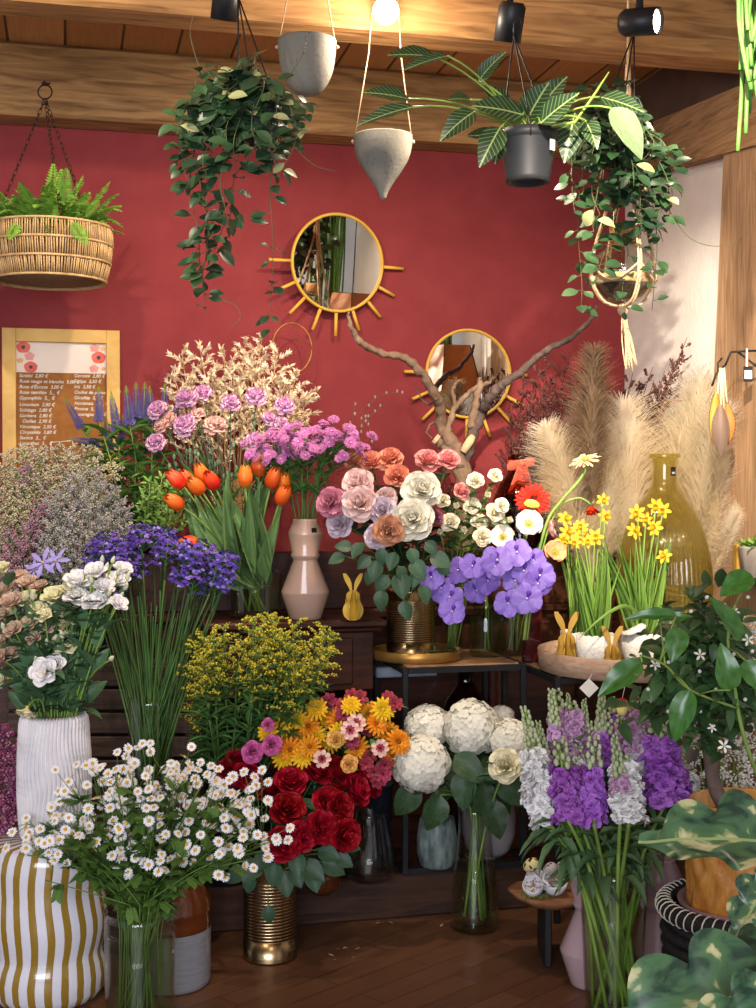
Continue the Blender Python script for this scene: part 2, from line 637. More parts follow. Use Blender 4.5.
def mk_ruffle(mb, c, ax, r, m=0):
    """a double ruffled floret of a stock"""
    q = V(ax).to_track_quat('Z', 'Y').to_matrix().to_4x4()
    T = Matrix.Translation(c) @ q @ Matrix.Rotation(R.uniform(0, 6), 4, 'Z') @ Matrix.Diagonal((r, r, r, 1))
    old, mb.T = mb.T, T if mb.T is None else mb.T @ T
    for n, tilt, L, w in ((6, -5, 1.0, .9), (6, 25, .9, .8), (5, 48, .75, .7), (5, 68, .62, .55), (3, 84, .5, .42)):
        o = R.uniform(0, 6)
        for i in range(n):
            petal(mb, o + 2 * PI * i / n, tilt + R.uniform(-10, 10), L * R.uniform(.85, 1.1), w, R.uniform(-35, 15), .2, .04, 0, 3, 3, .62, .45, .1, 6, m)
    mb.T = old

def mk_stock(mb, full=.72):
    """spike of unit length along Z: florets below, buds to the tip; radius about .23"""
    mb.tube([(0, 0, 0), (0, 0, .5), (.01, 0, .97)], [.028, .024, .012], 6, 1)
    n = 42
    for k in range(n):
        v = k / n
        a = k * 2.39996 + R.uniform(-.3, .3)
        d = V((math.cos(a), math.sin(a), .25))
        if v < full:
            q = R.uniform(.085, .15) * (1.1 - .35 * v); mk_ruffle(mb, V((math.cos(a) * q, math.sin(a) * q, .02 + v + R.uniform(-.02, .02))), d + V((R.uniform(-.3, .3), R.uniform(-.3, .3), R.uniform(-.2, .4))), R.uniform(.085, .125), 0)
        else:
            r = .10 * (1.15 - v)
            c = V((math.cos(a) * (.09 - .06 * (v - full)), math.sin(a) * (.09 - .06 * (v - full)), .04 + v))
            mb.ball(c, .04 * (1.4 - v) + .008, 2, 6, 4, 1.5)
            mb.tube([(0, 0, v), c], .008, 3, 1)

def mk_stock_bud(mb):
    mk_stock(mb, .25)

def mk_veronica(mb):
    mb.tube([(0, 0, 0), (0, 0, 1)], [.02, .008], 4, 1)
    n = 260
    for k in range(n):
        v = (k + .5) / n
        a = k * 2.39996
        r = .075 * (1 - v) ** .5 + .012
        m = 0 if v < .84 else 1
        d = V((math.cos(a), math.sin(a), .4)).normalized()
        r *= R.uniform(.75, 1.15); c = V((math.cos(a) * r, math.sin(a) * r, v * .97))
        mb.T = Matrix.Translation(c) @ d.to_track_quat('Z', 'Y').to_matrix().to_4x4() @ Matrix.Diagonal((.6, .6, 1.2, 1))
        mb.oct((0, 0, 0), R.uniform(.026, .04) * (1.25 - v), m)
        mb.T = None

def mk_leaf(mb, w=1.0, fold=.2, droop=.25, nv=6, p=.8, wav=0.0, nu=4):
    mb.leaf((0, 0, 0), (0, 1, 0), (0, 0, 1), 1, w, 0, fold, droop, nu, nv, p, wav)

def branchy(mb, n1, n2, spread, fl, stemr=.008, flm=(0,), stem=1, start=.3, up=.6, size=(.02, .03), kind='oct', top=True, leafm=None):
    """unit-length spray along Z: n1 side branches each with n2 twigs ending in florets"""
    def bloom(p, d):
        s = R.uniform(*size)
        m = R.choice(flm)
        if kind == 'oct':
            mb.oct(p, s, m)
        elif kind == 'star':
            mk_floret4(mb, p, d, s, m, 5)
        elif kind == 'leaf':
            mb.leaf(p, d + V((R.uniform(-.6, .6), R.uniform(-.6, .6), R.uniform(-.3, .6))), V((R.uniform(-1, 1), R.uniform(-1, 1), 1)), s * 4, s * 1.5, m, .2, .5, 2, 3)
    pts = [V((0, 0, 0)), V((R.uniform(-.02, .02), R.uniform(-.02, .02), .5)), V((0, 0, .97))]
    mb.tube(pts, [stemr * 1.3, stemr, stemr * .5], 4, stem)
    for i in range(n1):
        v = start + (1 - start) * (i + R.uniform(0, .8)) / n1
        a = i * 2.39996 + R.uniform(-.3, .3)
        L = spread * (1.15 - v) ** .55 * R.uniform(.75, 1.15)
        d = V((math.cos(a), math.sin(a), up * R.uniform(.7, 1.5))).normalized()
        o = V((0, 0, v * .95))
        e = o + d * L + ZU * (.12 * L)
        mid = o + d * L * .55
        br = bez(o, mid, e, 4)
        mb.tube(br, [stemr * .6, stemr * .5, stemr * .45, stemr * .4, stemr * .3], 3, stem, False)
        for j in range(n2):
            t = .25 + .75 * (j + R.uniform(0, .9)) / n2
            q = br[min(4, int(t * 4))]
            a2 = R.uniform(0, 6.3)
            d2 = (d + V((math.cos(a2), math.sin(a2), R.uniform(-.1, .9))) * .8).normalized()
            l2 = L * R.uniform(.12, .38)
            q2 = q + d2 * l2
            if l2 > .05:
                mb.tube([q, q2], stemr * .3, 3, stem, False)
            for k in range(fl):
                f = k / max(1, fl - 1) if fl > 1 else 1
                off = V((R.uniform(-1, 1), R.uniform(-1, 1), R.uniform(-1, 1))) * (size[1] * 1.3 if fl > 1 else 0)
                bloom(q + (q2 - q) * (.45 + .55 * f) + off, d2)
        bloom(e, d)

def mk_statice(mb):
    for i in range(9):
        a = i * 2.39996
        v = .45 + .55 * i / 9
        o = V((0, 0, v * .85))
        d = V((math.cos(a), math.sin(a), 1.1)).normalized()
        e = o + d * (.30 * (1.2 - v * .7))
        mb.tube([o, e], .012, 3, 1, False)
        side = d.cross(ZU).normalized()
        for k in range(15):
            t = (k - 7) / 7
            c = e + side * (t * .13) + d * (.05 * (1 - t * t)) + V((R.uniform(-.03, .03), R.uniform(-.03, .03), R.uniform(-.02, .04)))
            mk_floret4(mb, c, d + side * t * .7 + V((R.uniform(-.4, .4), R.uniform(-.4, .4), .2)), R.uniform(.03, .046), 0 if R.random() < .8 else 2, 4)
            mb.leaf(c - d * .05, d, side, .06, .025, 1, .1, .1, 2, 2)
    mb.tube([(0, 0, 0), (0, 0, .86)], [.016, .01], 4, 1)

def mk_solidago(mb):
    mb.tube([(0, 0, 0), (.02, 0, .5), (0, .02, 1)], [.014, .01, .005], 4, 1)
    for i in range(13):
        v = .32 + .66 * i / 13
        a = i * 2.39996
        L = .34 * (1.2 - v) ** .7
        o = V((0, 0, v))
        d = V((math.cos(a), math.sin(a), .75)).normalized()
        e = o + d * L + V((math.cos(a), math.sin(a), -.5)) * L * .2
        br = bez(o, o + d * L * .6 + ZU * .03, e, 5)
        mb.tube(br, .005, 3, 1, False)
        for k in range(20):
            t = .25 + .75 * k / 19
            q = br[min(5, int(t * 5 + .3))]
            mb.oct(q + V((R.uniform(-1, 1), R.uniform(-1, 1), R.uniform(-.2, 1.4))) * .022, R.uniform(.011, .02), 0 if R.random() < .5 else 2)
        mb.leaf(V((0, 0, v - .08)), V((math.cos(a + 1), math.sin(a + 1), .5)), ZU, .16, .03, 1, .2, .6, 2, 4)
    for i in range(9):
        a, v = i * 2.4, .03 + i * .04
        mb.leaf(V((0, 0, v)), V((math.cos(a), math.sin(a), .55)), ZU, .24, .05, 1, .2, .7, 2, 4)

def mk_plume(mb, n=1500, fl=1.0, curve=.18):
    """pampas plume of unit length along Z"""
    ax = lambda v: V((curve * v * v, 0, v))
    mb.tube([ax(i / 8) for i in range(9)], [.011 - .001 * i for i in range(9)], 4, 1)
    for k in range(n):
        v = R.random() ** .9 * .95
        a = R.uniform(0, 6.3)
        o = ax(v)
        L = .30 * fl * (math.sin(PI * (v * .8 + .14)) ** .7) * R.uniform(.45, 1.1)
        side = V((math.cos(a), math.sin(a), 0))
        d0 = (side * .55 + ZU * R.uniform(.7, 1.2)).normalized()
        e = o + d0 * L + side * L * .25 - ZU * (L * R.uniform(.0, .35))
        mid = o + d0 * L * .6
        pts = bez(o, mid, e, 3)
        wv = side.cross(ZU) * R.uniform(.0018, .0034)
        vs = []
        for i, p in enumerate(pts):
            f = 1 - .55 * i / 3
            vs += [p - wv * f, p + wv * f]
        mb.add(vs, [(0, 1, 3, 2), (2, 3, 5, 4), (4, 5, 7, 6)], 0)

def mk_ruscus(mb):
    """bleached dried branch of unit length: many small pointed leaves"""
    mb.tube([(0, 0, 0), (.02, 0, .5), (0, .02, 1)], [.012, .008, .004], 4, 1)
    for i in range(12):
        v = .28 + .7 * i / 12
        a = i * 2.39996
        L = .34 * (1.25 - v) ** .8
        o = V((0, 0, v))
        d = V((math.cos(a), math.sin(a), .8)).normalized()
        e = o + d * L
        mb.tube([o, e], .004, 3, 1, False)
        for k in range(24):
            t = .1 + .9 * k / 24
            dd = (d + V((R.uniform(-1, 1), R.uniform(-1, 1), R.uniform(-.5, .9))) * .75).normalized()
            mb.leaf(o + (e - o) * t, dd, V((R.uniform(-1, 1), R.uniform(-1, 1), .6)), R.uniform(.055, .085), R.uniform(.018, .028), 0, .3, .5, 2, 3)

def mk_twig(mb, n=16, buds=True):
    """bare dark twig, unit length"""
    mb.tube([(0, 0, 0), (.03, 0, .5), (0, .02, 1)], [.008, .006, .002], 4, 0)
    for i in range(n):
        v = .2 + .78 * i / n
        a = i * 2.39996
        L = .26 * (1.15 - v) * R.uniform(.6, 1.3)
        o = V((.03 * math.sin(v * 3), 0, v))
        d = V((math.cos(a), math.sin(a), 1.3)).normalized()
        e = o + d * L
        mb.tube([o, (o + e) / 2 + V((R.uniform(-.02, .02), R.uniform(-.02, .02), 0)), e], [.0045, .003, .0015], 3, 0, False)
        for k in range(7):
            t = R.uniform(.2, 1)
            mb.oct(o + (e - o) * t + V((R.uniform(-1, 1), R.uniform(-1, 1), R.uniform(-1, 1))) * .008, R.uniform(.006, .011), 1)
        for k in range(2):
            t = R.uniform(.3, .8)
            q = o + (e - o) * t
            d2 = (d + V((R.uniform(-1, 1), R.uniform(-1, 1), .4)) * .7).normalized()
            mb.tube([q, q + d2 * L * .5], [.0025, .001], 3, 0, False)
            for j in range(3):
                mb.oct(q + d2 * L * .5 * R.uniform(.3, 1), .007, 1)

# ------------------------------------------------------------------ cut stems
UPV = V((0, -.25, 1)).normalized()

def cut(name, label, cat, group, foot, head, stem_m, bloom=None, bname='bloom', size=.03, rad=.003, lean=.5, face=.25, leaves=(), leafmesh=None, leafsize=(.08, .05), axis=None, bsx=1.0, n=7, sides=5, leafname='leaf', eye=None, spin=None, rim=None):
    """one cut flower: stem from foot to head, bloom on it, leaves along it"""
    foot, head = V(foot), V(head)
    t = thing(name, label, cat, foot, group)
    d = head - foot
    L = d.length
    flat = V((d.x, d.y, 0))
    mid = foot + d * .5 + ZU * (flat.length * lean * .5) - flat * .12
    pts = bez(foot, mid, head, n)
    if rim is not None:
        c, rr = V(rim[0]), rim[1]
        o = V((d.x, d.y, 0)) + (foot - c) * .4
        o.z = 0
        o = o.normalized() * min(rr, o.length * .35)
        e = c + o
        n = 8
        pts = [foot + (e - foot) * (i / 3) for i in range(3)] + bez(e, e + ZU * (.35 * (head - e).length) + (head - e) * .25, head, n - 3)
    mb = MB()
    mb.tube(pts, [rad * (1.1 - .3 * i / n) for i in range(n + 1)], sides)
    part('stem', mb, stem_m, t)
    tan = (pts[-1] - pts[-2]).normalized()
    ax = V(axis) if axis is not None else (tan + V((0, -1, .15)) * face + V((R.uniform(-.2, .2), R.uniform(-.2, .2), R.uniform(-.1, .1)))).normalized()
    if bloom is not None:
        b = inst(bname, bloom, frame(head, ax, size, spin, bsx), t)
        if eye is not None:
            sub('flower_center', eye, b)
    for tt in leaves:
        k = tt * n
        i = min(int(k), n - 1)
        p = pts[i] + (pts[i + 1] - pts[i]) * (k - i)
        a = R.uniform(0, 2 * PI)
        dd = V((math.cos(a), math.sin(a), R.uniform(.1, .9)))
        lm = R.choice(leafmesh) if isinstance(leafmesh, list) else leafmesh
        s = R.uniform(.8, 1.15)
        inst(leafname, lm, leafm(p, dd, ZU, leafsize[0] * s, leafsize[1] * s), t)
    return t
# ------------------------------------------------------------------ the room
def at_z(px, py, z):
    a = V((0, 0, CAMH))
    d = P(px, py, 1.0) - a
    return a + d * ((z - CAMH) / d.z)

WM = Matrix(((WD.x, -WN.x, 0, WO.x), (WD.y, -WN.y, 0, WO.y), (0, 0, 1, 0), (0, 0, 0, 1)))   # local (s, -t, z)

def structw(name, mb, mats):
    o = struct(name, mb, mats)
    o.matrix_world = WM
    return o

def wbox(s0, s1, t0, t1, z0, z1, bev=0.0, mb=None, m=0):
    mb = mb or MB()
    mb.box(((s0 + s1) / 2, -(t0 + t1) / 2, (z0 + z1) / 2), s1 - s0, t1 - t0, z1 - z0, bev=bev, m=m)
    return mb

m_red = M('red_plaster', '#7d3033', .85, '#863639', 9, rnd=0, bump=.25, bscale=120, spec=.2)
m_white = M('white_plaster', '#d9d3cc', .9, '#e8e3de', 5, rnd=0, bump=.25, bscale=60, spec=.15)
m_brownplaster = M('brown_plaster', '#4a3830', .9, '#5d483c', 5, rnd=0, bump=.2)
m_beam = wood('old_beam_wood', '#be8f5a', '#7d5630', 4, (1, 11, 11), .7, .5)
m_beam2 = wood('old_beam_wood_grey', '#b38a58', '#6f4e2e', 4, (1, 10, 10), .75, .6)
m_post = wood('post_wood', '#b49270', '#8d6d4e', 5, (14, 14, 1), .7, .4)
m_pine = wood('pine_frame_wood', '#e0b566', '#d2a350', 4, (3, 3, 3), .5, .05)
m_dark = wood('dark_furniture_wood', '#4a2618', '#2c150d', 5, (1, 10, 10), .4, .15, coat=.15)
m_dark2 = wood('weathered_dark_wood', '#55423a', '#32261f', 5, (1, 10, 10), .7, .4)
m_black = M('black_metal', '#17181b', .45, '#202125', 20, rnd=0)
m_iron = M('rusty_iron', '#2e2019', .6, '#463025', 60, rnd=0, metal=.5)

def plank_mat(name, c, c2, gap, axis_rot, wid, length, offs=.5):
    m, nt, b = nodes(name)
    L = nt.links.new
    tc = N(nt, 'ShaderNodeTexCoord')
    mp = N(nt, 'ShaderNodeMapping')
    mp.inputs['Rotation'].default_value = (0, 0, axis_rot)
    L(tc.outputs['Object'], mp.inputs['Vector'])
    br = N(nt, 'ShaderNodeTexBrick')
    br.offset = offs
    br.inputs['Scale'].default_value = 1.0
    br.inputs['Brick Width'].default_value = length
    br.inputs['Row Height'].default_value = wid
    br.inputs['Mortar Size'].default_value = gap
    br.inputs['Mortar Smooth'].default_value = .1
    br.inputs['Bias'].default_value = 0
    br.inputs['Color1'].default_value = lin(c)
    br.inputs['Color2'].default_value = lin(c2)
    br.inputs['Mortar'].default_value = tuple(x * .18 for x in lin(c2)[:3]) + (1,)
    L(mp.outputs['Vector'], br.inputs['Vector'])
    m2 = N(nt, 'ShaderNodeMapping')
    m2.inputs['Scale'].default_value = (2, 30, 30)
    L(mp.outputs['Vector'], m2.inputs['Vector'])
    no = N(nt, 'ShaderNodeTexNoise', Scale=3.0, Detail=8.0, Distortion=.6)
    L(m2.outputs['Vector'], no.inputs['Vector'])
    mr = N(nt, 'ShaderNodeMapRange')
    mr.inputs['To Min'].default_value, mr.inputs['To Max'].default_value = .65, 1.3
    L(no.outputs['Fac'], mr.inputs['Value'])
    hs = N(nt, 'ShaderNodeHueSaturation')
    L(br.outputs['Color'], hs.inputs['Color'])
    L(mr.outputs['Result'], hs.inputs['Value'])
    L(hs.outputs['Color'], b.inputs['Base Color'])
    b.inputs['Roughness'].default_value = .42
    b.inputs['Specular IOR Level'].default_value = .4
    bp = N(nt, 'ShaderNodeBump', Strength=.25)
    bp.inputs['Distance'].default_value = .004
    L(br.outputs['Fac'], bp.inputs['Height'])
    bp.invert = True
    L(bp.outputs['Normal'], b.inputs['Normal'])
    return m

m_floor = plank_mat('parquet', '#6a4730', '#5a3b27', .0012, math.radians(-32), .085, .55)
m_ceil = plank_mat('ceiling_boards', '#c08a58', '#a97444', .005, math.radians(90), .19, 3.5)

CEIL = 2.85
structw('floor', wbox(-2.6, 1.05, -.1, 6.6, -.06, 0), m_floor)
structw('ceiling', wbox(-2.6, 1.05, -.1, 5.2, CEIL, CEIL + .06), m_ceil)
structw('wall_back', wbox(-2.6, 1.08, -.1, 0, 0, CEIL), m_red)
structw('wall_right', wbox(1.0, 1.1, 0, 5.2, 0, CEIL), m_white)
structw('trim_1', wbox(-2.6, 1.0, .0, .15, 2.6, CEIL, .012), m_beam2)
structw('trim_2', wbox(-2.6, 1.0, 1.05, 1.19, 2.62, CEIL, .012), m_beam)
structw('trim_3', wbox(-2.6, 1.0, 2.6, 2.78, 2.62, CEIL, .012), m_beam)
mb = MB()          # dark plaster strip above the side beam, then the side beam itself
mb.box((.985, -2.6, 2.74), .03, 5.2, .23)
structw('trim_4', mb, m_brownplaster)
mb = MB()
for (t0, zl, zh, t1, zl1, zh1) in ((.0, 2.52, 2.69, 1.3, 2.37, 2.58),):
    vs = [V((x, -t, z)) for x in (.94, 1.0) for (t, z) in ((t0, zl), (t0, zh), (t1, zh1), (t1, zl1))]
    mb.add(vs, [(0, 1, 2, 3), (4, 7, 6, 5), (0, 4, 5, 1), (1, 5, 6, 2), (2, 6, 7, 3), (3, 7, 4, 0)])
structw('trim_5', mb, wood('side_beam_wood', '#ae8a62', '#80603f', 5, (13, 1, 13), .75, .45))
mb = MB()
for (a, b, c_, d) in ((.87, .775, 1.12, 1.08),):
    vs = [V((x, -t, z)) for x in (.955, 1.0) for (t, z) in ((b - .1, 0), (a, 2.42), (c_, 2.42), (d, 0))]
    mb.add(vs, [(0, 1, 2, 3), (4, 7, 6, 5), (0, 4, 5, 1), (1, 5, 6, 2), (2, 6, 7, 3), (3, 7, 4, 0)])
structw('trim_6', mb, m_post)
structw('trim_7', wbox(.955, 1.0, 1.14, 1.4, 0, 2.38), m_post)
structw('trim_8', wbox(.955, 1.0, 3.0, 3.2, 0, 2.6), m_post)
mb = wbox(-1.9, .275, .0, .9, 0, .135, .008)
structw('trim_9', mb, wood('plinth_timber', '#4a3023', '#2b1a12', 4, (1, 8, 8), .75, .4))

# ------------------------------------------------------------------ furniture that carries the flowers
def wpart(name, mb, mats, parent, smooth=False, label=None):
    """part built in wall coordinates (s, -t, z)"""
    o = bpy.data.objects.new(name, mb.mesh(name, mats, smooth))
    COL.objects.link(o)
    o.parent = parent
    m = WM.copy()
    m.translation = m.translation - wloc(parent)
    o.matrix_local = m
    if label: o['label'] = label
    LOC[o.name] = V((0, 0, 0))
    return o

def wthing(name, label, cat, s, t, z, group=None):
    return thing(name, label, cat, W(s, t, z), group)

con = wthing('console_cabinet', 'long dark brown console cabinet against the red wall behind the flowers', 'cabinet', -.3, .26, .135)
wpart('body', wbox(-1.5, .27, .04, .46, .135, .885, .004), m_dark, con)
wpart('top', wbox(-1.53, .27, .03, .5, .885, .92, .008), m_dark, con)
for k in range(3):
    d_ = wpart('door', wbox(-1.46 + k * .58, -.9 + k * .58, .46, .478, .2, .86, .006), m_dark, con)
    mb = MB(); mb.ball((-.93 + k * .58, -.49, .55), .013, 0, 10, 6)
    o = wpart('knob', mb, m_iron, con, True)
    o.parent = d_; o.matrix_local = Matrix.Identity(4)
wpart('gallery_board', wbox(-1.5, .27, .445, .475, .92, 1.115, .004), m_dark, con)
wpart('shelf', wbox(-.15, .06, .48, .60, .70, .735, .004), M('pale_blue_paint', '#8b97a6', .6, '#98a4b2', 20, rnd=0), con, label='pale blue shelf board')

con2 = wthing('side_cabinet', 'tall dark wooden cabinet in the corner behind the pampas grass', 'cabinet', .6, .26, 0)
wpart('body', wbox(.29, .93, .03, .46, 0, .895, .004), m_dark, con2)
wpart('top', wbox(.28, .95, .02, .49, .895, .92, .006), m_dark, con2)
wpart('gallery_board', wbox(.29, .93, .445, .475, .92, 1.115, .004), m_dark, con2)
for k in range(2):
    wpart('door', wbox(.31 + k * .305, .605 + k * .305, .46, .476, .06, .86, .006), m_dark, con2)

cab = wthing('drawer_cabinet', 'small dark wooden drawer table under the taupe vase and yellow wooden rabbit', 'table', -.5, .64, .135)
wpart('top', wbox(-.735, -.155, .5, .77, .888, .912, .006), m_dark, cab)
wpart('top_moulding', wbox(-.725, -.17, .5, .755, .872, .888, .006), m_dark, cab)
wpart('body', wbox(-.715, -.19, .51, .735, .685, .872, .004), m_dark, cab)
dr = wpart('drawer', wbox(-.62, -.26, .735, .745, .705, .855, .004), m_dark, cab)
for s_ in (-.685, -.235):
    for t_ in (.53, .675):
        mb = MB(); mb.lathe([(.028, 0), (.024, .05), (.017, .2), (.024, .42), (.03, .55)], 12, (s_, -t_, .135)); wpart('leg', mb, m_dark, cab, True)

def crate(label, px0, px1, d, depth, z0, z1, n):
    a, b = P(px0, 700, d), P(px1, 700, d)
    w = b.x - a.x
    base = V(((a.x + b.x) / 2, d + depth / 2, z0))
    t = thing('wooden_crate', label, 'crate', base)
    h = (z1 - z0) / n
    for i in range(n):
        for y in (d, d + depth):
            mb = MB(); mb.box((base.x, y, z0 + h * (i + .5)), w, .016, h * .86, bev=.003)
            part('slat', mb, m_dark2, t, False)
        for x in (a.x, b.x):
            mb = MB(); mb.box((x, base.y, z0 + h * (i + .5)), .016, depth - .017, h * .86, bev=.003)
            part('slat', mb, m_dark2, t, False)
    for x in (a.x + .022, b.x - .022):
        for y in (d + .022, d + depth - .022):
            mb = MB(); mb.box((x, y, (z0 + z1) / 2), .027, .027, z1 - z0, bev=.003)
            part('corner_post', mb, m_dark2, t, False)
    mb = MB(); mb.box((base.x, base.y, z1 - .008), w - .02, depth - .02, .014)
    part('top_board', mb, m_dark2, t, False)
    return t

crate('tall weathered dark crate behind the glass vase of purple statice', 8, 196, 3.98, .14, .135, .79, 9)
crate('low weathered dark crate under the glass vase of purple statice', 108, 196, 3.68, .19, 0.0, .47, 6)

def metal_table(name, label, s0, s1, t0, t1, z0, z1, wood_top=True, low=True):
    t = wthing(name, label, 'table', (s0 + s1) / 2, (t0 + t1) / 2, z0)
    q = .018
    for s_ in (s0, s1):
        for t_ in (t0, t1):
            wpart('leg', wbox(s_ - q / 2, s_ + q / 2, t_ - q / 2, t_ + q / 2, z0, z1, .002), m_black, t)
    for (n, z) in ([('upper_frame', z1 - q / 2)] + ([('lower_frame', z0 + q / 2)] if low else [])):
        mb = MB()
        for t_ in (t0, t1): wbox(s0 + q / 2, s1 - q / 2, t_ - q / 2, t_ + q / 2, z - q / 2, z + q / 2, mb=mb)
        for s_ in (s0, s1): wbox(s_ - q / 2, s_ + q / 2, t0 + q / 2, t1 - q / 2, z - q / 2, z + q / 2, mb=mb)
        wpart(n, mb, m_black, t)
    if wood_top:
        wpart('wooden_top', wbox(s0 + q / 2 + .001, s1 - q / 2 - .001, t0 + q / 2 + .001, t1 - q / 2 - .001, z1 - q, z1 + .003, .003), wood('table_top_wood', '#b08a66', '#86644a', 5, (1, 9, 9), .6, .2), t)
    if low:
        wpart('wooden_shelf', wbox(s0 + q / 2 + .001, s1 - q / 2 - .001, t0 + q / 2 + .001, t1 - q / 2 - .001, z0 + .004, z0 + q, .002), m_dark, t)
    return t

# front left corner of the cube table is seen at 405, 668
c0 = P(405, 668, 4.0)
s_l = (c0 - WO).dot(WD); t_f = (c0 - WO).dot(WN)
TABZ = c0.z
metal_table('side_table', 'black metal cube table with worn wooden top under the tin of pastel roses', s_l, s_l + .385, t_f - .38, t_f, .135, TABZ)
TAB2 = .752
metal_table('plant_stand', 'black metal stand under the round wooden tray of daffodils', .31, .80, .56, 1.05, 0.0, TAB2, True, False)
print('TABLES', TABZ, t_f, s_l)
# ------------------------------------------------------------------ vases, pots, jars, tins
g_clear = glass('clear_glass', '#fafcfa', 1.52)
g_green = glass('green_tinted_glass', '#e9f0e2')
g_amber = glass('amber_glass', '#cfa880', 1.5)
g_brown = glass('brown_glass', '#c9ad8c', 1.5)
g_red = glass('dark_red_glass', '#5e1418', 1.5)
g_water = glass('vase_water', '#f5f8ea', 1.25)
m_brass = M('brass_tin', '#b8a07a', .27, '#a8906c', 8, rnd=0, metal=1.0)
m_gold = M('gold_lacquer', '#b98c48', .38, '#a97e3e', 10, rnd=0, metal=.7)
m_soil = M('potting_soil', '#3a2a1f', .95, '#5a4431', 60, rnd=0, bump=.5)
m_sticker = M('black_sticker', '#121212', .5, '#1a1a1a', 20, rnd=0)
m_paper = M('white_paper_tag', '#e9e4da', .8, '#f3efe6', 20, rnd=0)
m_bplastic = M('black_plastic_pot', '#25282c', .5, '#2d3035', 15, rnd=0)
m_grey = M('grey_speckled_clay', '#66635b', .85, '#7d7a71', 110, rnd=.03, bump=.15, bscale=90, detail=1.0)
for _n in m_grey.node_tree.nodes:
    if _n.type == 'VALTORGB':
        _n.color_ramp.elements[0].position, _n.color_ramp.elements[1].position = .24, .36
m_taupe = M('taupe_glazed_ceramic', '#a68a7c', .22, '#ad9183', 6, rnd=.0, coat=.5)
m_pinkc = M('pink_glazed_ceramic', '#b49aa0', .25, '#bfa3a8', 6, rnd=.0, coat=.4)
m_mauve = M('mauve_glazed_ceramic', '#8d6f76', .3, '#987a80', 6, rnd=.0, coat=.3)
m_whitec = M('white_matt_ceramic', '#d8d4d8', .6, '#e4e0e2', 20, rnd=.0)
m_bucket = M('dark_zinc_bucket', '#2a2c33', .5, '#353842', 14, rnd=0, metal=.3)

def glassprof(rb, rm, rt, h, th=.003, base=.012):
    out = [(0, 0), (rb, 0)] + [(rb + (rm - rb) * i / 6 if i <= 6 else 0, h * .5 * i / 6) for i in range(1, 7)] + [(rm + (rt - rm) * i / 6, h * .5 + h * .5 * i / 6) for i in range(1, 7)]
    inn = [(r - th, z) for r, z in reversed(out[2:])] + [(rb - th, base), (0, base)]
    return out + inn

def glass_vase(name, label, base, rb, rm, rt, h, wat=.6, mat=None, cat='vase', n=36, prof=None):
    base = V(base)
    t = thing(name, label, cat, base)
    mb = MB()
    pr = prof or glassprof(rb, rm, rt, h)
    mb.lathe(pr, n, base)
    part('glass_body', mb, mat or g_clear, t)
    if wat:
        hw = h * wat
        mb = MB()
        rr = lambda z: (rb + (rm - rb) * z / (h * .5) if z < h * .5 else rm + (rt - rm) * (z - h * .5) / (h * .5)) - .0045
        mb.lathe([(0, .014)] + [(rr(z), z) for z in (.014, hw * .33, hw * .66, hw)] + [(0, hw)], n, base)
        part('water', mb, g_water, t, True)
    return t

def tin(label, base, r, h):
    base = V(base)
    t = thing('brass_tin_can', label, 'tin can', base)
    pr = [(0, .004), (r * .97, .004), (r, 0), (r, .006), (r * .985, .01)]
    z0, z1 = h * .22, h * .86
    pr.append((r * .985, z0))
    nr = 19
    for i in range(nr * 4 + 1):
        pr.append((r * .985 - .0028 * (1 - math.cos(2 * PI * i / 4)) / 2, z0 + (z1 - z0) * i / (nr * 4)))
    pr += [(r * .985, h - .008), (r * 1.01, h - .006), (r * 1.012, h), (r * .985, h), (r * .97, h - .01), (r * .96, .01), (0, .01)]
    mb = MB()
    mb.lathe(pr, 56, base)
    part('ribbed_body', mb, m_brass, t)
    return t

def dark_bucket(base, r, h, label, mat=None, name='dark_bucket'):
    base = V(base)
    t = thing(name, label, 'bucket', base)
    mb = MB()
    mb.lathe([(0, 0), (r * .8, 0), (r, h), (r * 1.05, h), (r * 1.05, h + .008), (r * .97, h + .008), (r * .77, .01), (0, .01)], 28, base)
    part('body', mb, mat or m_bucket, t)
    return t

# chamomile vase, tall stock vase, statice vase, hydrangea vase, tulip vase and the rest
B_CHAM = V((P(140, 960, 3.25).x, 3.25, 0))
glass_vase('glass_vase', 'straight clear glass vase of chamomile in front of the striped stool', B_CHAM, .086, .0885, .0885, .275, .72)
B_STOCK = V((P(614, 940, 3.3).x, 3.3, 0))
glass_vase('glass_vase', 'large flared glass vase holding the purple and white stocks', B_STOCK, .072, .081, .089, .375, .80)
B_STAT = V((P(150, 700, 3.76).x, 3.77, .477))
glass_vase('glass_vase', 'clear glass vase holding the purple statice stems', B_STAT, .060, .064, .066, .25, .5)
B_HYD = V((P(475, 700, 3.91).x, 3.91, 0))
glass_vase('glass_vase', 'tall bottle shaped glass vase of white hydrangeas on the floor', B_HYD, .075, .068, .052, .37, .56,
           prof=[(0, 0), (.07, 0), (.076, .01), (.074, .05), (.066, .14), (.056, .22), (.05, .30), (.05, .35), (.054, .37), (.051, .37), (.047, .35), (.047, .30), (.053, .22), (.063, .14), (.071, .05), (.07, .014), (0, .014)])
B_TUL = V((P(250, 600, 4.0).x, 4.17, .915))
glass_vase('glass_vase', 'clear glass vase of orange tulips behind the yellow goldenrod', B_TUL, .082, .085, .09, .15, .8)
B_JAR = at_z(486, 656, TABZ + .004)
glass_vase('glass_jar', 'green tinted glass jar with purple orchids on the cube table', B_JAR, .055, .055, .045, .19, 0, g_green, 'jar',
           prof=[(0, 0), (.05, 0), (.056, .008), (.057, .02), (.057, .125), (.052, .145), (.045, .155), (.045, .175), (.048, .178), (.048, .19), (.044, .19), (.041, .172), (.041, .157), (.049, .142), (.053, .12), (.053, .016), (0, .012)])
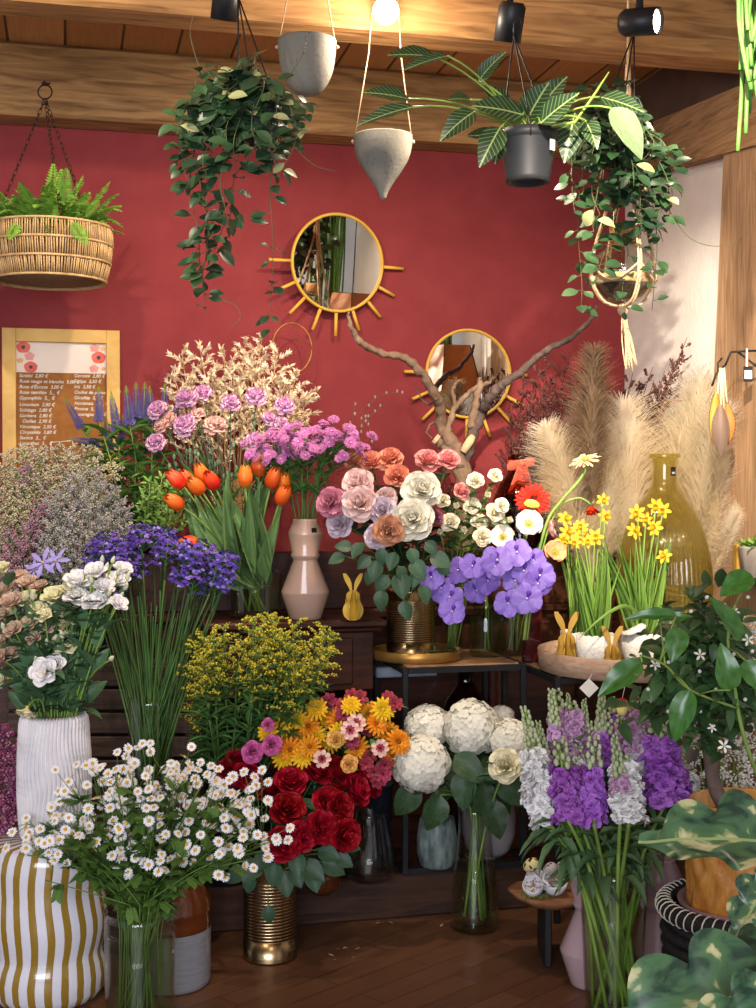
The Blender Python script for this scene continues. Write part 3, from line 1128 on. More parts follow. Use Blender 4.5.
B_SPRAY = V((P(452, 646, 4.27).x, 4.27, TABZ + .004))
glass_vase('glass_vase', 'slim clear glass vase of white spray roses beside the orchid jar', B_SPRAY, .036, .038, .04, .24, .55)
B_POPPY = V((P(513, 648, 4.25).x, 4.25, TABZ + .004))
glass_vase('glass_vase', 'clear glass vase of poppies on the right of the cube table', B_POPPY, .044, .046, .046, .23, .5)
B_EMPTY = at_z(369, 878, .136)
glass_vase('glass_vase', 'empty rounded clear glass vase on the timber plinth', B_EMPTY, .07, .08, .055, .21, 0, None, 'vase',
           prof=[(0, 0), (.066, 0), (.078, .012), (.08, .04), (.076, .09), (.064, .15), (.056, .195), (.058, .21), (.055, .21), (.053, .195), (.061, .15), (.073, .09), (.077, .04), (.074, .016), (0, .012)])

# tins
B_ROSE = at_z(270, 956, 0)
tin('brass ribbed tin of dark red roses standing on the floor', B_ROSE, .077, .27)
B_TRAY = V((P(417, 652, 4.19).x, 4.19, TABZ + .004))
t = thing('gold_tray', 'round gold tray under the tin of pastel roses', 'tray', B_TRAY)
mb = MB(); mb.lathe([(0, 0), (.14, 0), (.145, .006), (.146, .032), (.143, .034), (.141, .03), (.139, .007), (0, .007)], 56, B_TRAY)
part('dish', mb, m_gold, t)
B_PASTEL = B_TRAY + V((-.02, .01, .0075))
tin('brass ribbed tin of pastel roses standing on the gold tray', B_PASTEL, .081, .215)
mb = MB(); mb.leaf(B_TRAY + V((.02, -.10, .03)), (1, .15, .12), ZU, .12, .035, 0, .3, .2, 4, 8)
M_ROSELEAF = M('rose_leaf_green', '#2f4a35', .5, '#3d5c40', 12, rnd=.2, spec=.4)
solo('rose_leaf', mb, M_ROSELEAF, 'fallen green leaf lying in the gold tray', 'leaf', B_TRAY + V((.02, -.10, .012)))

# the two geometric vases and their mauve twin
GEO = [(0, 0), (.052, 0), (.056, .006), (.082, .088), (.083, .096), (.042, .20), (.044, .206), (.048, .212), (.050, .220), (.046, .228), (.058, .285), (.059, .295), (.042, .335), (.0425, .342), (.038, .342), (.054, .29), (.042, .23), (.02, .225), (0, .225)]
def geo(label, base, mat, sc=1.0):
    t = thing('geometric_vase', label, 'vase', base)
    mb = MB(); mb.lathe([(r * sc, z * sc) for r, z in GEO], 40, base)
    part('body', mb, mat, t)
    return t
B_TAUPE = V((P(305, 610, 4.1).x, 4.12, .913))
t = geo('taupe double cone ceramic vase holding the pink chrysanthemums', B_TAUPE, m_taupe, .93)
mb = MB(); p = B_TAUPE + V((.030, -.0435, .283)); mb.box(p, .018, .002, .016, x=V((.8, .55, 0)), y=V((-.55, .8, 0)))
part('sticker', mb, m_sticker, t, False)
B_PINK = at_z(590, 998, 0)
B_PINK.y = 3.47; B_PINK.x = P(591, 960, 3.47).x
geo('pale pink geometric ceramic vase on the floor behind the stock vase', B_PINK, m_pinkc)
geo('mauve geometric ceramic vase between the stock vase and the rope basket', V((P(659, 900, 3.47).x, 3.47, 0)), m_mauve)

# white wavy vase on the striped stool
B_STOOL = V((P(48, 900, 3.4).x, 3.4, 0))
t = thing('ceramic_stool', 'white ceramic garden stool with wavy gold stripes, front left', 'stool', B_STOOL)
h = .415
pr = [(0, 0), (.125, 0), (.135, .006), (.152, .03), (.156, .07), (.150, .10), (.143, .118), (.142, .13), (.147, .15), (.155, .19), (.156, .22), (.151, .26), (.147, .29), (.149, .32), (.152, .35), (.150, .38), (.143, .400), (.132, .411), (.05, .416), (0, .416)]
mb = MB(); mb.lathe(pr, 72, B_STOOL)
def stripes():
    m, nt, b = nodes('gold_striped_glaze')
    L = nt.links.new
    tc = N(nt, 'ShaderNodeTexCoord'); sx = N(nt, 'ShaderNodeSeparateXYZ')
    L(tc.outputs['Object'], sx.inputs[0])
    at = N(nt, 'ShaderNodeMath', operation='ARCTAN2'); L(sx.outputs['Y'], at.inputs[0]); L(sx.outputs['X'], at.inputs[1])
    sn = N(nt, 'ShaderNodeMath', operation='MULTIPLY'); L(sx.outputs['Z'], sn.inputs[0]); sn.inputs[1].default_value = 26.0
    s2 = N(nt, 'ShaderNodeMath', operation='SINE'); L(sn.outputs[0], s2.inputs[0])
    s3 = N(nt, 'ShaderNodeMath', operation='MULTIPLY_ADD'); L(s2.outputs[0], s3.inputs[0]); s3.inputs[1].default_value = .03; L(at.outputs[0], s3.inputs[2])
    f = N(nt, 'ShaderNodeMath', operation='MULTIPLY'); L(s3.outputs[0], f.inputs[0]); f.inputs[1].default_value = 23.0
    s4 = N(nt, 'ShaderNodeMath', operation='SINE'); L(f.outputs[0], s4.inputs[0])
    no = N(nt, 'ShaderNodeTexNoise', Scale=14.0); L(tc.outputs['Object'], no.inputs['Vector'])
    s5 = N(nt, 'ShaderNodeMath', operation='MULTIPLY_ADD'); L(no.outputs['Fac'], s5.inputs[0]); s5.inputs[1].default_value = .35; L(s4.outputs[0], s5.inputs[2])
    r = N(nt, 'ShaderNodeValToRGB'); e = r.color_ramp.elements
    r.color_ramp.interpolation = 'LINEAR'
    e[0].position, e[1].position = .26, .34
    e[0].color, e[1].color = lin('#e4e2ec'), lin('#9a7a2c')
    L(s5.outputs[0], r.inputs['Fac'])
    L(r.outputs['Color'], b.inputs['Base Color'])
    b.inputs['Roughness'].default_value = .15
    b.inputs['Coat Weight'].default_value = .5
    return m
part('body', mb, stripes(), t)

B_WAVY = B_STOOL + V((.018, .0, .417))
t = thing('wavy_vase', 'tall white ceramic vase with wavy vertical ribs on the striped stool', 'vase', B_WAVY)
mb = MB()
pr = [(0, 0), (.082, 0), (.088, .01)] + [(.088 + .006 * math.sin(PI * i / 16), .01 + .29 * i / 16) for i in range(1, 17)] + [(.085, .315), (.077, .325), (.073, .32), (.081, .29), (.082, .05), (0, .04)]
def wav(a, i, r, z):
    if 2 <= i <= 20:
        ph = a * 54 + 2.6 * math.sin(z * 34 + 1.2 * math.sin(a * 2)) + 1.2 * math.sin(z * 15 + a * 3)
        return r + .003 * (math.sin(ph)) * min(1, (i - 1) / 3), z
    return r, z
pr2 = []
for (r0, z0), (r1, z1) in zip(pr, pr[1:]):
    pr2.append((r0, z0))
pr2.append(pr[-1])
mb.lathe(pr2, 432, B_WAVY, 0, wav)
part('ribbed_body', mb, m_whitec, t)

# brown and grey stoneware jar
B_STONE = V((P(172, 950, 3.48).x, 3.48, 0))
t = thing('stoneware_jar', 'stoneware jar with brown glazed top and grey base behind the chamomile vase', 'jar', B_STONE)
m_stb = M('brown_salt_glaze', '#54260f', .18, '#6b3417', 12, rnd=0, coat=.6)
m_stg = M('grey_stoneware', '#84838a', .35, '#929198', 25, rnd=0, stretch=(1, 1, 6), coat=.2)
mb = MB()
mb.lathe([(0, 0), (.095, 0), (.102, .006), (.104, .02), (.104, .155)], 48, B_STONE)
part('grey_base', mb, m_stg, t)
mb = MB()
mb.lathe([(.104, .155), (.1045, .175), (.104, .20), (.1055, .204), (.104, .208), (.103, .225), (.088, .262), (.080, .275), (.083, .283), (.08, .29), (.074, .29), (.07, .275), (0, .26)], 48, B_STONE)
part('brown_top', mb, m_stb, t)

# blue grey cracked pot and big pale bowl under the cube table
B_BG = at_z(437, 866, .136 + .018)
t = thing('ceramic_pot', 'pale blue grey crackled ceramic pot under the cube table', 'pot', B_BG)
m_bg = M('blue_grey_crackle_glaze', '#4a5a5a', .35, '#83908c', 60, rnd=0, stretch=(1, 1, .3), bump=.3)
mb = MB()
mb.lathe([(0, 0), (.045, 0), (.052, .006), (.062, .045), (.0635, .085), (.058, .125), (.052, .152), (.048, .152), (.054, .125), (.058, .08), (.048, .012), (0, .01)], 40, B_BG, 0, lambda a, i, r, z: (r, z + (.006 * math.sin(a * 7) + .005 * math.sin(a * 11 + 1) if i in (7, 8) else 0)))
part('body', mb, m_bg, t)
B_BOWL = at_z(489, 856, .136 + .018)
t = thing('ceramic_bowl', 'large pale grey round bowl in the shade behind the hydrangea vase', 'bowl', B_BOWL + V((.0, .02, 0)))
mb = MB()
bb = B_BOWL + V((.0, .02, 0))
mb.lathe([(r * .82, z) for r, z in [(0, 0), (.06, 0), (.085, .02), (.104, .07), (.106, .12), (.098, .165), (.092, .165), (.098, .12), (.095, .07), (.07, .02), (0, .015)]], 40, bb)
part('body', mb, M('pale_grey_ceramic', '#8e8a90', .5, '#9b969b', 10, rnd=0), t)

# brown demijohn in the shade behind the cube table, dark red square bottle, amber bottle with ribbon
bb = at_z(497, 710, .136 + .018); bb.y = 4.45; bb.x = P(500, 650, 4.45).x; bb.z = .922
bb = V((P(466, 650, 4.36).x, 4.37, .155))
t = thing('brown_demijohn', 'brown glass demijohn in the shade inside the cube table', 'bottle', bb)
mb = MB(); mb.lathe([(0, 0), (.08, 0), (.092, .02), (.095, .2), (.092, .38), (.07, .46), (.03, .51), (.026, .56), (.032, .565), (.03, .57), (.022, .565), (.022, .5), (0, .5)], 32, bb)
part('body', mb, g_brown, t)
bb = V((P(541, 650, 4.2).x, 4.24, TAB2 + .005)); bb.x = P(531, 650, 4.28).x; bb.y = 4.28
t = thing('red_glass_vase', 'tall dark red square glass vase beside the daffodil tray', 'vase', V((bb.x, bb.y, .925)) if False else bb)
mb = MB()
for (z0, z1, w) in ((0, .24, .064),):
    mb.box(bb + V((0, 0, .12)), w, w, .24, bev=.006)
part('body', mb, M('dark_red_glaze', '#3d0c10', .08, '#4a1014', 8, rnd=0, coat=1.0), t, False)

bb = W(.43, .36, .922)
bb = V((P(519, 500, 4.72).x, 4.72, .922))
t = thing('amber_bottle', 'round amber glass bottle with a coral ribbon behind the red gerbera', 'bottle', bb)
mb = MB(); mb.lathe([(0, 0), (.09, 0), (.10, .015), (.104, .08), (.104, .28), (.095, .36), (.07, .42), (.036, .46), (.031, .50), (.04, .505), (.04, .52), (.033, .525), (.028, .52), (.028, .46), (.06, .42), (.09, .36), (.1, .28), (.1, .08), (0, .02)], 40, bb)
part('body', mb, g_amber, t)
m_coral = M('coral_cloth', '#c8503e', .8, '#d9644e', 20, rnd=0)
t = thing('coral_ribbon', 'coral cloth ribbon tied round the neck of the amber bottle', 'ribbon', bb + V((0, 0, .46)))
mb = MB()
mb.lathe([(.036, .474), (.042, .482), (.043, .498), (.036, .506)], 28, bb, 0, lambda a, i, r, z: (r + .003 * math.sin(a * 9), z))
part('band', mb, m_coral, t)
kn_ = bb + V((.004, -.046, .492))
mb = MB(); mb.ball(kn_, .016, 0, 12, 8); part('knot', mb, m_coral, t)
for (dx, dz, L, wd, cu) in ((-1, -.25, .058, .036, .0), (.8, .1, .05, .036, .0)):
    mb = MB(); dv = V((dx, -.25, dz)).normalized(); up_ = V((0, -.2, 1))
    def lp_(u, v):
        a = 2 * PI * u
        return kn_ + dv * (L * (.5 - .5 * math.cos(PI * v)) ) + up_ * (math.sin(a) * wd * .5 * math.sin(PI * min(1, v * .95 + .03)) ** .7) + V((0, -1, 0)) * (math.cos(a) * .007 * math.sin(PI * min(1, v * .95 + .03)))
    mb.patch(lp_, 14, 8); part('bow_loop', mb, m_coral, t)
for (sx, L, w0) in ((.22, .16, .034), (-.3, .11, .024)):
    mb = MB()
    mb.patch(lambda u, v: kn_ + V((sx * L * v + (u - .5) * (w0 + .016 * v) , -.004 - .012 * math.sin(v * 2.6) - .004 * math.sin(u * 7), -L * v)), 6, 8)
    part('ribbon_end', mb, m_coral, t)

# the yellow ribbed bottle
B_TR2 = V((P(632, 650, 4.1).x, 4.1, TAB2 + .004))
t = thing('wooden_tray', 'large round pale wooden tray of daffodil pots on the black stand', 'tray', B_TR2)
mb = MB(); mb.lathe([(0, 0), (.285, 0), (.293, .004), (.297, .064), (.294, .067), (.287, .066), (.284, .01), (0, .01)], 72, B_TR2)
part('body', mb, wood('pale_tray_wood', '#c0a28c', '#a3846e', 5, (4, 4, 14), .55, .15), t)
B_YB = V((P(664, 600, 4.2).x, 4.2, TAB2 + .015))
t = thing('yellow_glass_bottle', 'big yellow ribbed glass bottle vase on the wooden tray', 'vase', B_YB)
g_yel = glass('yellow_green_glass', '#f3efce', 1.5, body='#b0a05a', bodyw=.13)
pr = []
prof = [(.10, 0), (.112, .01), (.128, .08), (.146, .16), (.153, .23), (.150, .30), (.136, .38), (.112, .455), (.08, .515), (.052, .55), (.041, .575), (.038, .61), (.039, .65), (.047, .658), (.052, .662), (.050, .672)]
sp = smooth_path([V((r, 0, z)) for r, z in prof], 3)
out = [(p.x, p.z) for p in sp]
inn = [(max(.005, r - .005), z) for r, z in reversed(out[2:])]
mb = MB()
def rib(a, i, r, z):
    f = max(0, min(1, (.50 - z) / .1)) if .02 < z else 0
    return r + .0042 * f * (abs(math.sin(a * 26)) - .5), z
mb.lathe([(0, 0)] + out + inn + [(.09, .016), (0, .02)], 364, B_YB, 0, rib)
part('ribbed_body', mb, g_yel, t)
mb = MB(); mb.box(B_YB + V((.020, -.036, .615)), .018, .002, .028, x=V((.87, .48, 0)), y=V((-.48, .87, 0)))
part('sticker', mb, m_sticker, t, False)
mb = MB(); mb.box(B_YB + V((.0207, -.0374, .610)), .011, .001, .007, x=V((.87, .48, 0)), y=V((-.48, .87, 0)))
part('sticker_print', mb, M('grey_print', '#9a9a96', .6, rnd=0), t, False)

# hidden carriers for the back rows
B_VER = W(-1.05, .36, .922)
B_VER = V((P(140, 560, 4.3).x, 4.36, .922))
dark_bucket(B_VER, .08, .22, 'dark zinc bucket holding the blue speedwell spikes on the console')
B_CARN = V((P(236, 560, 4.37).x, 4.42, .922))
dark_bucket(B_CARN, .07, .25, 'dark zinc bucket holding the pink edged carnations on the console')
B_RUS = V((P(232, 500, 4.6).x, 4.62, .922))
t = thing('woven_pot', 'tall woven straw pot holding the bleached dried branches', 'pot', B_RUS)
mb = MB()
mb.lathe([(0, 0), (.065, 0)] + [(.065 + .012 * math.sin(PI * i / 40) + .003 * (i % 2), .44 * i / 40) for i in range(41)] + [(.058, .435), (.055, .02), (0, .02)], 30, B_RUS)
part('body', mb, M('woven_straw', '#a58255', .9, '#7d5d38', 60, rnd=0, stretch=(1, 1, 3), bump=.6), t)
B_LIM = V((P(88, 600, 4.05).x, 4.052, .79))
dark_bucket(B_LIM, .06, .2, 'dark zinc bucket of pale sea lavender on the tall crate')
B_WAX = V((P(34, 600, 4.05).x, 4.052, .79))
dark_bucket(B_WAX, .06, .2, 'dark zinc bucket of cream and pink filler flowers at the left edge')
B_SOL = V((P(226, 750, 3.93).x, 3.925, .136))
dark_bucket(B_SOL, .07, .34, 'tall dark bucket holding the yellow goldenrod')
B_MIX = V((P(335, 800, 4.05).x, 4.05, .136))
dark_bucket(B_MIX, .066, .27, 'dark bucket of orange chrysanthemums on the plinth')
m_blueg = M('dark_slate_pot', '#2b2f3d', .4, '#343949', 12, rnd=0)
dark_bucket(V((P(378, 800, 4.08).x, 4.11, .136)), .046, .25, 'dark slate blue pot behind the empty glass vase', m_blueg, 'slate_pot')
bb = at_z(322, 893, .136)
t = thing('amber_bowl', 'small dark amber striped bowl behind the tin of red roses', 'bowl', bb)
mb = MB(); mb.lathe([(0, 0), (.03, 0), (.05, .02), (.056, .05), (.05, .075), (.047, .075), (.05, .05), (.045, .02), (0, .01)], 30, bb)
part('body', mb, M('dark_amber_glaze', '#3b1d0d', .2, '#5b2f14', 22, rnd=0, stretch=(6, 6, .2), coat=.5), t)
B_PAMP = W(.66, .32, .922)
t = thing('dark_vase', 'tall dark vase holding the cream pampas plumes in the corner', 'vase', B_PAMP)
mb = MB(); mb.lathe([(0, 0), (.07, 0), (.09, .03), (.095, .12), (.08, .2), (.06, .25), (.065, .26), (.058, .26), (.07, .2), (.085, .1), (0, .02)], 30, B_PAMP)
part('body', mb, m_bplastic, t)
B_BR = W(.08, .30, .922)
B_BR = V((P(466, 540, 4.55).x, 4.60, .922))
glass_vase('glass_vase', 'tall straight glass vase holding the twisted branch', B_BR, .075, .075, .075, .42, 0)
# ------------------------------------------------------------------ plant materials
def petalm(name, c, c2, rnd=.1, hue=.01, rough=.65, scale=2.5):
    return M(name, c, rough, c2, scale, rnd=rnd, hue=hue, spec=.2)

m_stem = M('fresh_stem_green', '#6f8f3d', .5, '#8aa650', 15, rnd=.15)
m_stemd = M('dark_stem_green', '#3f5b2c', .55, '#557238', 15, rnd=.2)
m_leafg = M('mid_leaf_green', '#3c6230', .5, '#52803e', 10, rnd=.25, spec=.4)
m_leafd = M('deep_leaf_green', '#25402a', .5, '#35573a', 10, rnd=.25, spec=.4)
m_leafl = M('fresh_leaf_green', '#6d9440', .5, '#86ab52', 8, rnd=.18, spec=.4)
m_bud = M('pale_green_bud', '#a9b478', .6, '#c3c894', 20, rnd=.1)
m_yel = M('yellow_stamen', '#e0a51c', .6, '#efc03a', 30, rnd=.1)
m_dkeye = M('dark_flower_eye', '#3a0f12', .7, '#4f1a18', 30, rnd=0)
R.seed(3)
L_ROSE = [lib('leaf/r%d' % i, lambda mb, i=i: mk_leaf(mb, 1, .25, .25 + .2 * i, 6, .75, .03), M_ROSELEAF) for i in range(3)]
L_MID = [lib('leaf/m%d' % i, lambda mb, i=i: mk_leaf(mb, 1, .2, .3 + .3 * i, 6), m_leafg) for i in range(2)]
L_DEEP = [lib('leaf/d%d' % i, lambda mb, i=i: mk_leaf(mb, 1, .2, .3 + .3 * i, 6), m_leafd) for i in range(2)]
L_FRESH = [lib('leaf/f%d' % i, lambda mb, i=i: mk_leaf(mb, 1, .25, .2 + .3 * i, 7, .7), m_leafl) for i in range(2)]

def foot(b, r, z=.02):
    a, q = R.uniform(0, 2 * PI), r * math.sqrt(R.random())
    return V(b) + V((math.cos(a) * q, math.sin(a) * q, z))

def dj(d, j):
    return d + R.uniform(-j, j)

# ------------------------------------------------------------------ dark red roses in the tin on the floor
R.seed(21)
mr_red = petalm('red_rose_petal', '#86081a', '#a80f22', .14, .003, .55)
ROSE_RED = [lib('rose/%d' % i, lambda mb, i=i: mk_rose(mb, .2 + .2 * i), [mr_red, m_leafd]) for i in range(3)]
its = []
for (x, y, r, d) in ((287, 812, 19, 3.60), (290, 786, 18, 3.66), (307, 761, 18, 3.76), (316, 776, 17, 3.72), (333, 776, 19, 3.74), (350, 793, 19, 3.70), (358, 778, 18, 3.76), (325, 806, 19, 3.62), (318, 829, 19, 3.56), (341, 834, 18, 3.56), (300, 836, 17, 3.54), (283, 843, 20, 3.52), (366, 786, 15, 3.80), (336, 808, 17, 3.60), (271, 796, 15, 3.68)):
    o = cut('red_rose', 'x', 'rose', 'red roses in the tin on the floor', foot(B_ROSE, .045, .03), P(x, y, d), m_stemd, R.choice(ROSE_RED), 'bloom', S(r, d) * 1.05, .0032, .9, .9, (.55, .65, .75, .82, .9), L_ROSE, (.075, .05), rim=(B_ROSE + V((0, 0, .275)), .06))
    o['label'] = 'deep red rose in the brass tin on the floor'
    its.append(o)
for (x, y, d) in ((236, 762, 3.78), (229, 772, 3.76), (246, 775, 3.74)):
    o = cut('red_rose', 'deep red rose half hidden behind the chamomile', 'rose', 'red roses behind the chamomile', foot(B_SOL, .05, .3), P(x, y, d), m_stemd, R.choice(ROSE_RED), 'bloom', S(16, d), .003, .6, .9, (.6, .75, .88), L_ROSE, (.07, .05))
# loose leaves over the tin's rim belong to extra rose stems: broad low leaves
for (x, y, dx, dz, s) in ((262, 862, -.5, -.4, .075), (246, 868, -.9, -.5, .07), (283, 870, .2, -.9, .075), (303, 862, .7, -.5, .08), (322, 862, 1, -.35, .075), (232, 858, -1, -.3, .07), (268, 905, .1, -1, .055), (335, 855, 1, -.5, .06), (255, 858, -.4, -.8, .07), (275, 862, -.1, -.9, .07), (292, 866, .4, -.8, .065), (310, 868, .3, -.9, .07), (240, 850, -.9, -.2, .07), (318, 850, .8, -.2, .07), (296, 852, .1, -.7, .07), (270, 852, -.5, -.5, .07), (340, 845, 1, 0, .06), (252, 875, -.3, -1, .055)):
    p = P(x, y, 3.56)
    mb = MB()
    d = V((dx, -.35, dz))
    o = V((B_ROSE.x + (p.x - B_ROSE.x) * .3, B_ROSE.y - .055, .285))
    ty = thing('rose_leaf_sprig', 'rose leaf hanging over the rim of the floor tin', 'leaf', o, 'leaves over the rim of the rose tin')
    mb.tube(bez(o, (o + p) / 2 + V((0, -.02, .03)), p, 4), .0016, 4)
    part('stem', mb, m_stemd, ty)
    inst('leaf', R.choice(L_ROSE), leafm(p, d, V((0, -1, .6)), s, s * .72), ty)

# ------------------------------------------------------------------ pastel roses on the cube table
R.seed(5)
RC = {
    'white': ('creamy white', petalm('white_rose_petal', '#e9e3cf', '#f3efdf', .03, .004)),
    'pale': ('pale blush pink', petalm('pale_pink_rose_petal', '#e2bdb8', '#ecd0c9', .05, .006)),
    'lav': ('lavender white', petalm('lavender_rose_petal', '#c9b2c0', '#dcccd6', .05, .006)),
    'tan': ('tan brown', petalm('tan_rose_petal', '#b9825e', '#cb9a75', .05, .006)),
    'dusty': ('dusty pink', petalm('dusty_pink_rose_petal', '#c4748c', '#d48ea2', .05, .006)),
    'peach': ('peach orange', petalm('peach_rose_petal', '#e48e69', '#eea988', .06, .008)),
    'pink': ('coral pink', petalm('coral_pink_rose_petal', '#e68f8c', '#f0a9a2', .05, .006)),
    'mauve': ('small mauve', petalm('mauve_rose_petal', '#9b5068', '#b06a80', .05, .006)),
}
PR = {k: [lib('rose/%s%d' % (k, i), lambda mb, i=i: mk_rose(mb, .95 - .4 * i), [m, m_leafg]) for i in range(2)] for k, (n, m) in RC.items()}
for (x, y, r, d, k, where) in (
        (422, 493, 19, 3.95, 'white', 'upper of the two big white ones'), (413, 521, 21, 3.90, 'white', 'lower of the two big white ones'),
        (361, 505, 18, 3.93, 'pale', 'lower of the pink pair at the left'), (360, 486, 16, 4.0, 'pale', 'upper of the pink pair at the left'),
        (384, 512, 14, 3.92, 'lav', 'between the pale pink and big white roses'), (341, 525, 13, 3.97, 'lav', 'below the dusty pink rose'), (378, 537, 13, 3.89, 'lav', 'just behind the tan rose'),
        (389, 531, 15, 3.85, 'tan', 'in front of the tin'), (333, 504, 15, 3.95, 'dusty', 'at the left edge of the bunch'),
        (391, 462, 13, 4.1, 'peach', 'at the top of the bunch'), (397, 479, 13, 4.05, 'peach', 'above the big white roses'), (371, 465, 12, 4.1, 'peach', 'behind the pink pair'), (355, 464, 10, 4.12, 'peach', 'beside the pink chrysanthemums'),
        (427, 464, 13, 4.08, 'pink', 'left of the top pair'), (448, 463, 12, 4.08, 'pink', 'right of the top pair'), (387, 499, 11, 4.0, 'pale', 'half hidden in the middle'),
        (435, 518, 8, 3.98, 'mauve', 'beside the lower white rose'), (460, 493, 9, 4.05, 'pink', 'among the spray roses')):
    n, m = RC[k]
    cut('pastel_rose', f'{n} rose {where} above the gold tray', 'rose', 'pastel roses on the cube table', foot(B_PASTEL, .045, .03), P(x, y, d), m_stemd, PR[k][0 if r > 13 else R.choice((0, 1))], 'bloom', S(r, d) * 1.08, .003, .7, .9, (.55, .62, .7, .78, .84, .9), L_ROSE, (.072, .048), rim=(B_PASTEL + V((0, 0, .22)), .063))
for (x, y, dx, dz, s) in ((352, 548, -.8, .2, .06), (345, 556, -1, -.3, .06), (378, 560, -.2, -.7, .075), (400, 572, .1, -1, .09), (384, 590, -.3, -1, .075), (412, 560, .4, -.6, .08), (430, 555, .8, -.4, .08), (404, 600, .2, -1, .07), (420, 585, .5, -1, .07), (388, 575, -.6, -.8, .07), (437, 568, .9, -.3, .05), (370, 556, -.6, -.6, .06), (362, 543, -.5, -.7, .06), (380, 548, .2, -1, .06), (395, 552, -.3, -.9, .065), (410, 548, .3, -.8, .06), (425, 542, .6, -.5, .06), (398, 566, .5, -.9, .06), (372, 570, -.3, -1, .055), (416, 572, -.2, -1, .055)):
    p = P(x, y, 3.84)
    o = B_PASTEL + V((R.uniform(-.05, .05), -.055, .225))
    ty = thing('rose_leaf_sprig', 'broad green rose leaf hanging below the pastel roses', 'leaf', o, 'leaves below the pastel roses')
    mb = MB(); mb.tube(bez(o, (o + p) / 2 + V((0, -.01, .02)), p, 4), .0016, 4)
    part('stem', mb, m_stemd, ty)
    inst('leaf', R.choice(L_ROSE), leafm(p, V((dx, -.25, dz)), V((R.uniform(-.5, .5), -1, .5)), s * .92, s * .66), ty)

# white spray roses
R.seed(6)
m_spw = petalm('spray_rose_petal', '#ebe3c4', '#f2ecd6', .04, .005)
SPR = [lib('rose/spray%d' % i, lambda mb, i=i: mk_rose(mb, .9 - .3 * i), [m_spw, m_leafg]) for i in range(2)]
SPB = lib('rose_bud/spray', mk_bud_rose, [m_spw, m_leafg])
SP = ((475, 482, 8), (494, 477, 7), (472, 507, 8), (479, 523, 8), (482, 538, 9), (450, 524, 9), (498, 521, 7), (494, 514, 9), (501, 506, 7), (508, 521, 6), (443, 502, 7), (441, 534, 6), (463, 531, 6), (487, 497, 6), (456, 508, 6))
for (x, y, r) in SP:
    d = dj(4.02, .06)
    cut('spray_rose', 'small cream white spray rose behind the purple orchids', 'rose', 'white spray roses on the cube table', foot(B_SPRAY, .02, .02), P(x, y, d), m_stem, SPB if r <= 6 else R.choice(SPR), 'bloom', S(r, d) * 1.15, .002, .7, .8, (.55, .65, .72, .8, .86, .92), L_MID, (.06, .03))

# poppies, gerbera
R.seed(7)
mp = lambda n, a, b: [petalm(n, a, b, .05, .005, .5), m_yel, m_leafl]
POP_W = lib('poppy/w', mk_poppy, mp('white_poppy_petal', '#ece4cf', '#f4efdf'))
POP_P = lib('poppy/p', mk_poppy, mp('peach_poppy_petal', '#e88b62', '#f0a47c'))
POP_K = lib('poppy/k', mk_poppy, mp('pink_poppy_petal', '#e79a97', '#efb2aa'))
POP_Y = lib('poppy/y', mk_poppy, mp('yellow_poppy_petal', '#e5b53c', '#eec765'))
GER_R = lib('gerbera/r', mk_gerbera, [petalm('red_gerbera_petal', '#c30d12', '#dc1a1a', .03), m_dkeye, m_leafg])
GER_C = lib('gerbera/c', mk_gerbera, [petalm('cream_gerbera_petal', '#e6c592', '#efd6ab', .03), m_yel, m_leafg])
for (x, y, r, d, me, lab, nm, cat, ax) in (
        (528, 525, 16, 3.95, POP_W, 'big white poppy with yellow centre above the orchids', 'poppy', 'poppy', (.1, -1, .35)),
        (503, 538, 14, 4.0, POP_W, 'white poppy half hidden behind the purple orchids', 'poppy', 'poppy', (-.2, -1, .4)),
        (554, 553, 13, 3.95, POP_P, 'peach orange poppy right of the purple orchids', 'poppy', 'poppy', (.2, -1, .5)),
        (548, 531, 12, 4.02, POP_K, 'pink poppy seen from the side right of the white poppy', 'poppy', 'poppy', (1, -.2, .3)),
        (531, 508, 9, 3.98, POP_Y, 'small yellow poppy overlapping the red gerbera', 'poppy', 'poppy', (.1, -.5, .8)),
        (533, 500, 17, 4.03, GER_R, 'bright red gerbera above the white poppy', 'gerbera', 'gerbera', (-.05, -1, .25))):
    cut(nm, lab, cat, None, foot(B_POPPY, .02, .02), P(x, y, d), m_stem, me, 'bloom', S(r, d), .0026, .8, .5, (), None, (.1, .1), V(ax))
# the long bent stems over the tray
def bent(name, lab, cat, pts, d, me, r, ax, rad=.004):
    w = smooth_path([P(x, y, d) for x, y in pts], 5)
    t = thing(name, lab, cat, w[0])
    mb = MB(); mb.tube(w, rad, 7); part('stem', mb, m_stem, t)
    inst('bloom', me, frame(w[-1], V(ax), S(r, d)), t)
bent('gerbera', 'cream gerbera on a long bent stem in front of the pampas grass', 'gerbera', ((524, 640), (531, 590), (546, 525), (562, 500), (578, 482), (586, 468), (585, 461)), 4.0, GER_C, 15, (-.35, -.35, 1), .005)
bent('gerbera', 'drooping red gerbera left of the daffodils', 'gerbera', ((527, 640), (534, 590), (548, 530), (562, 505), (578, 498), (588, 502), (591, 506)), 4.03, lib('gerbera/r2', lambda mb: mk_mum(mb, ((14, 55, .9, .24), (12, 70, .8, .22)), 0), [MATS['red_gerbera_petal'], m_dkeye, m_leafg]), 12, (.1, -.4, -1), .003)

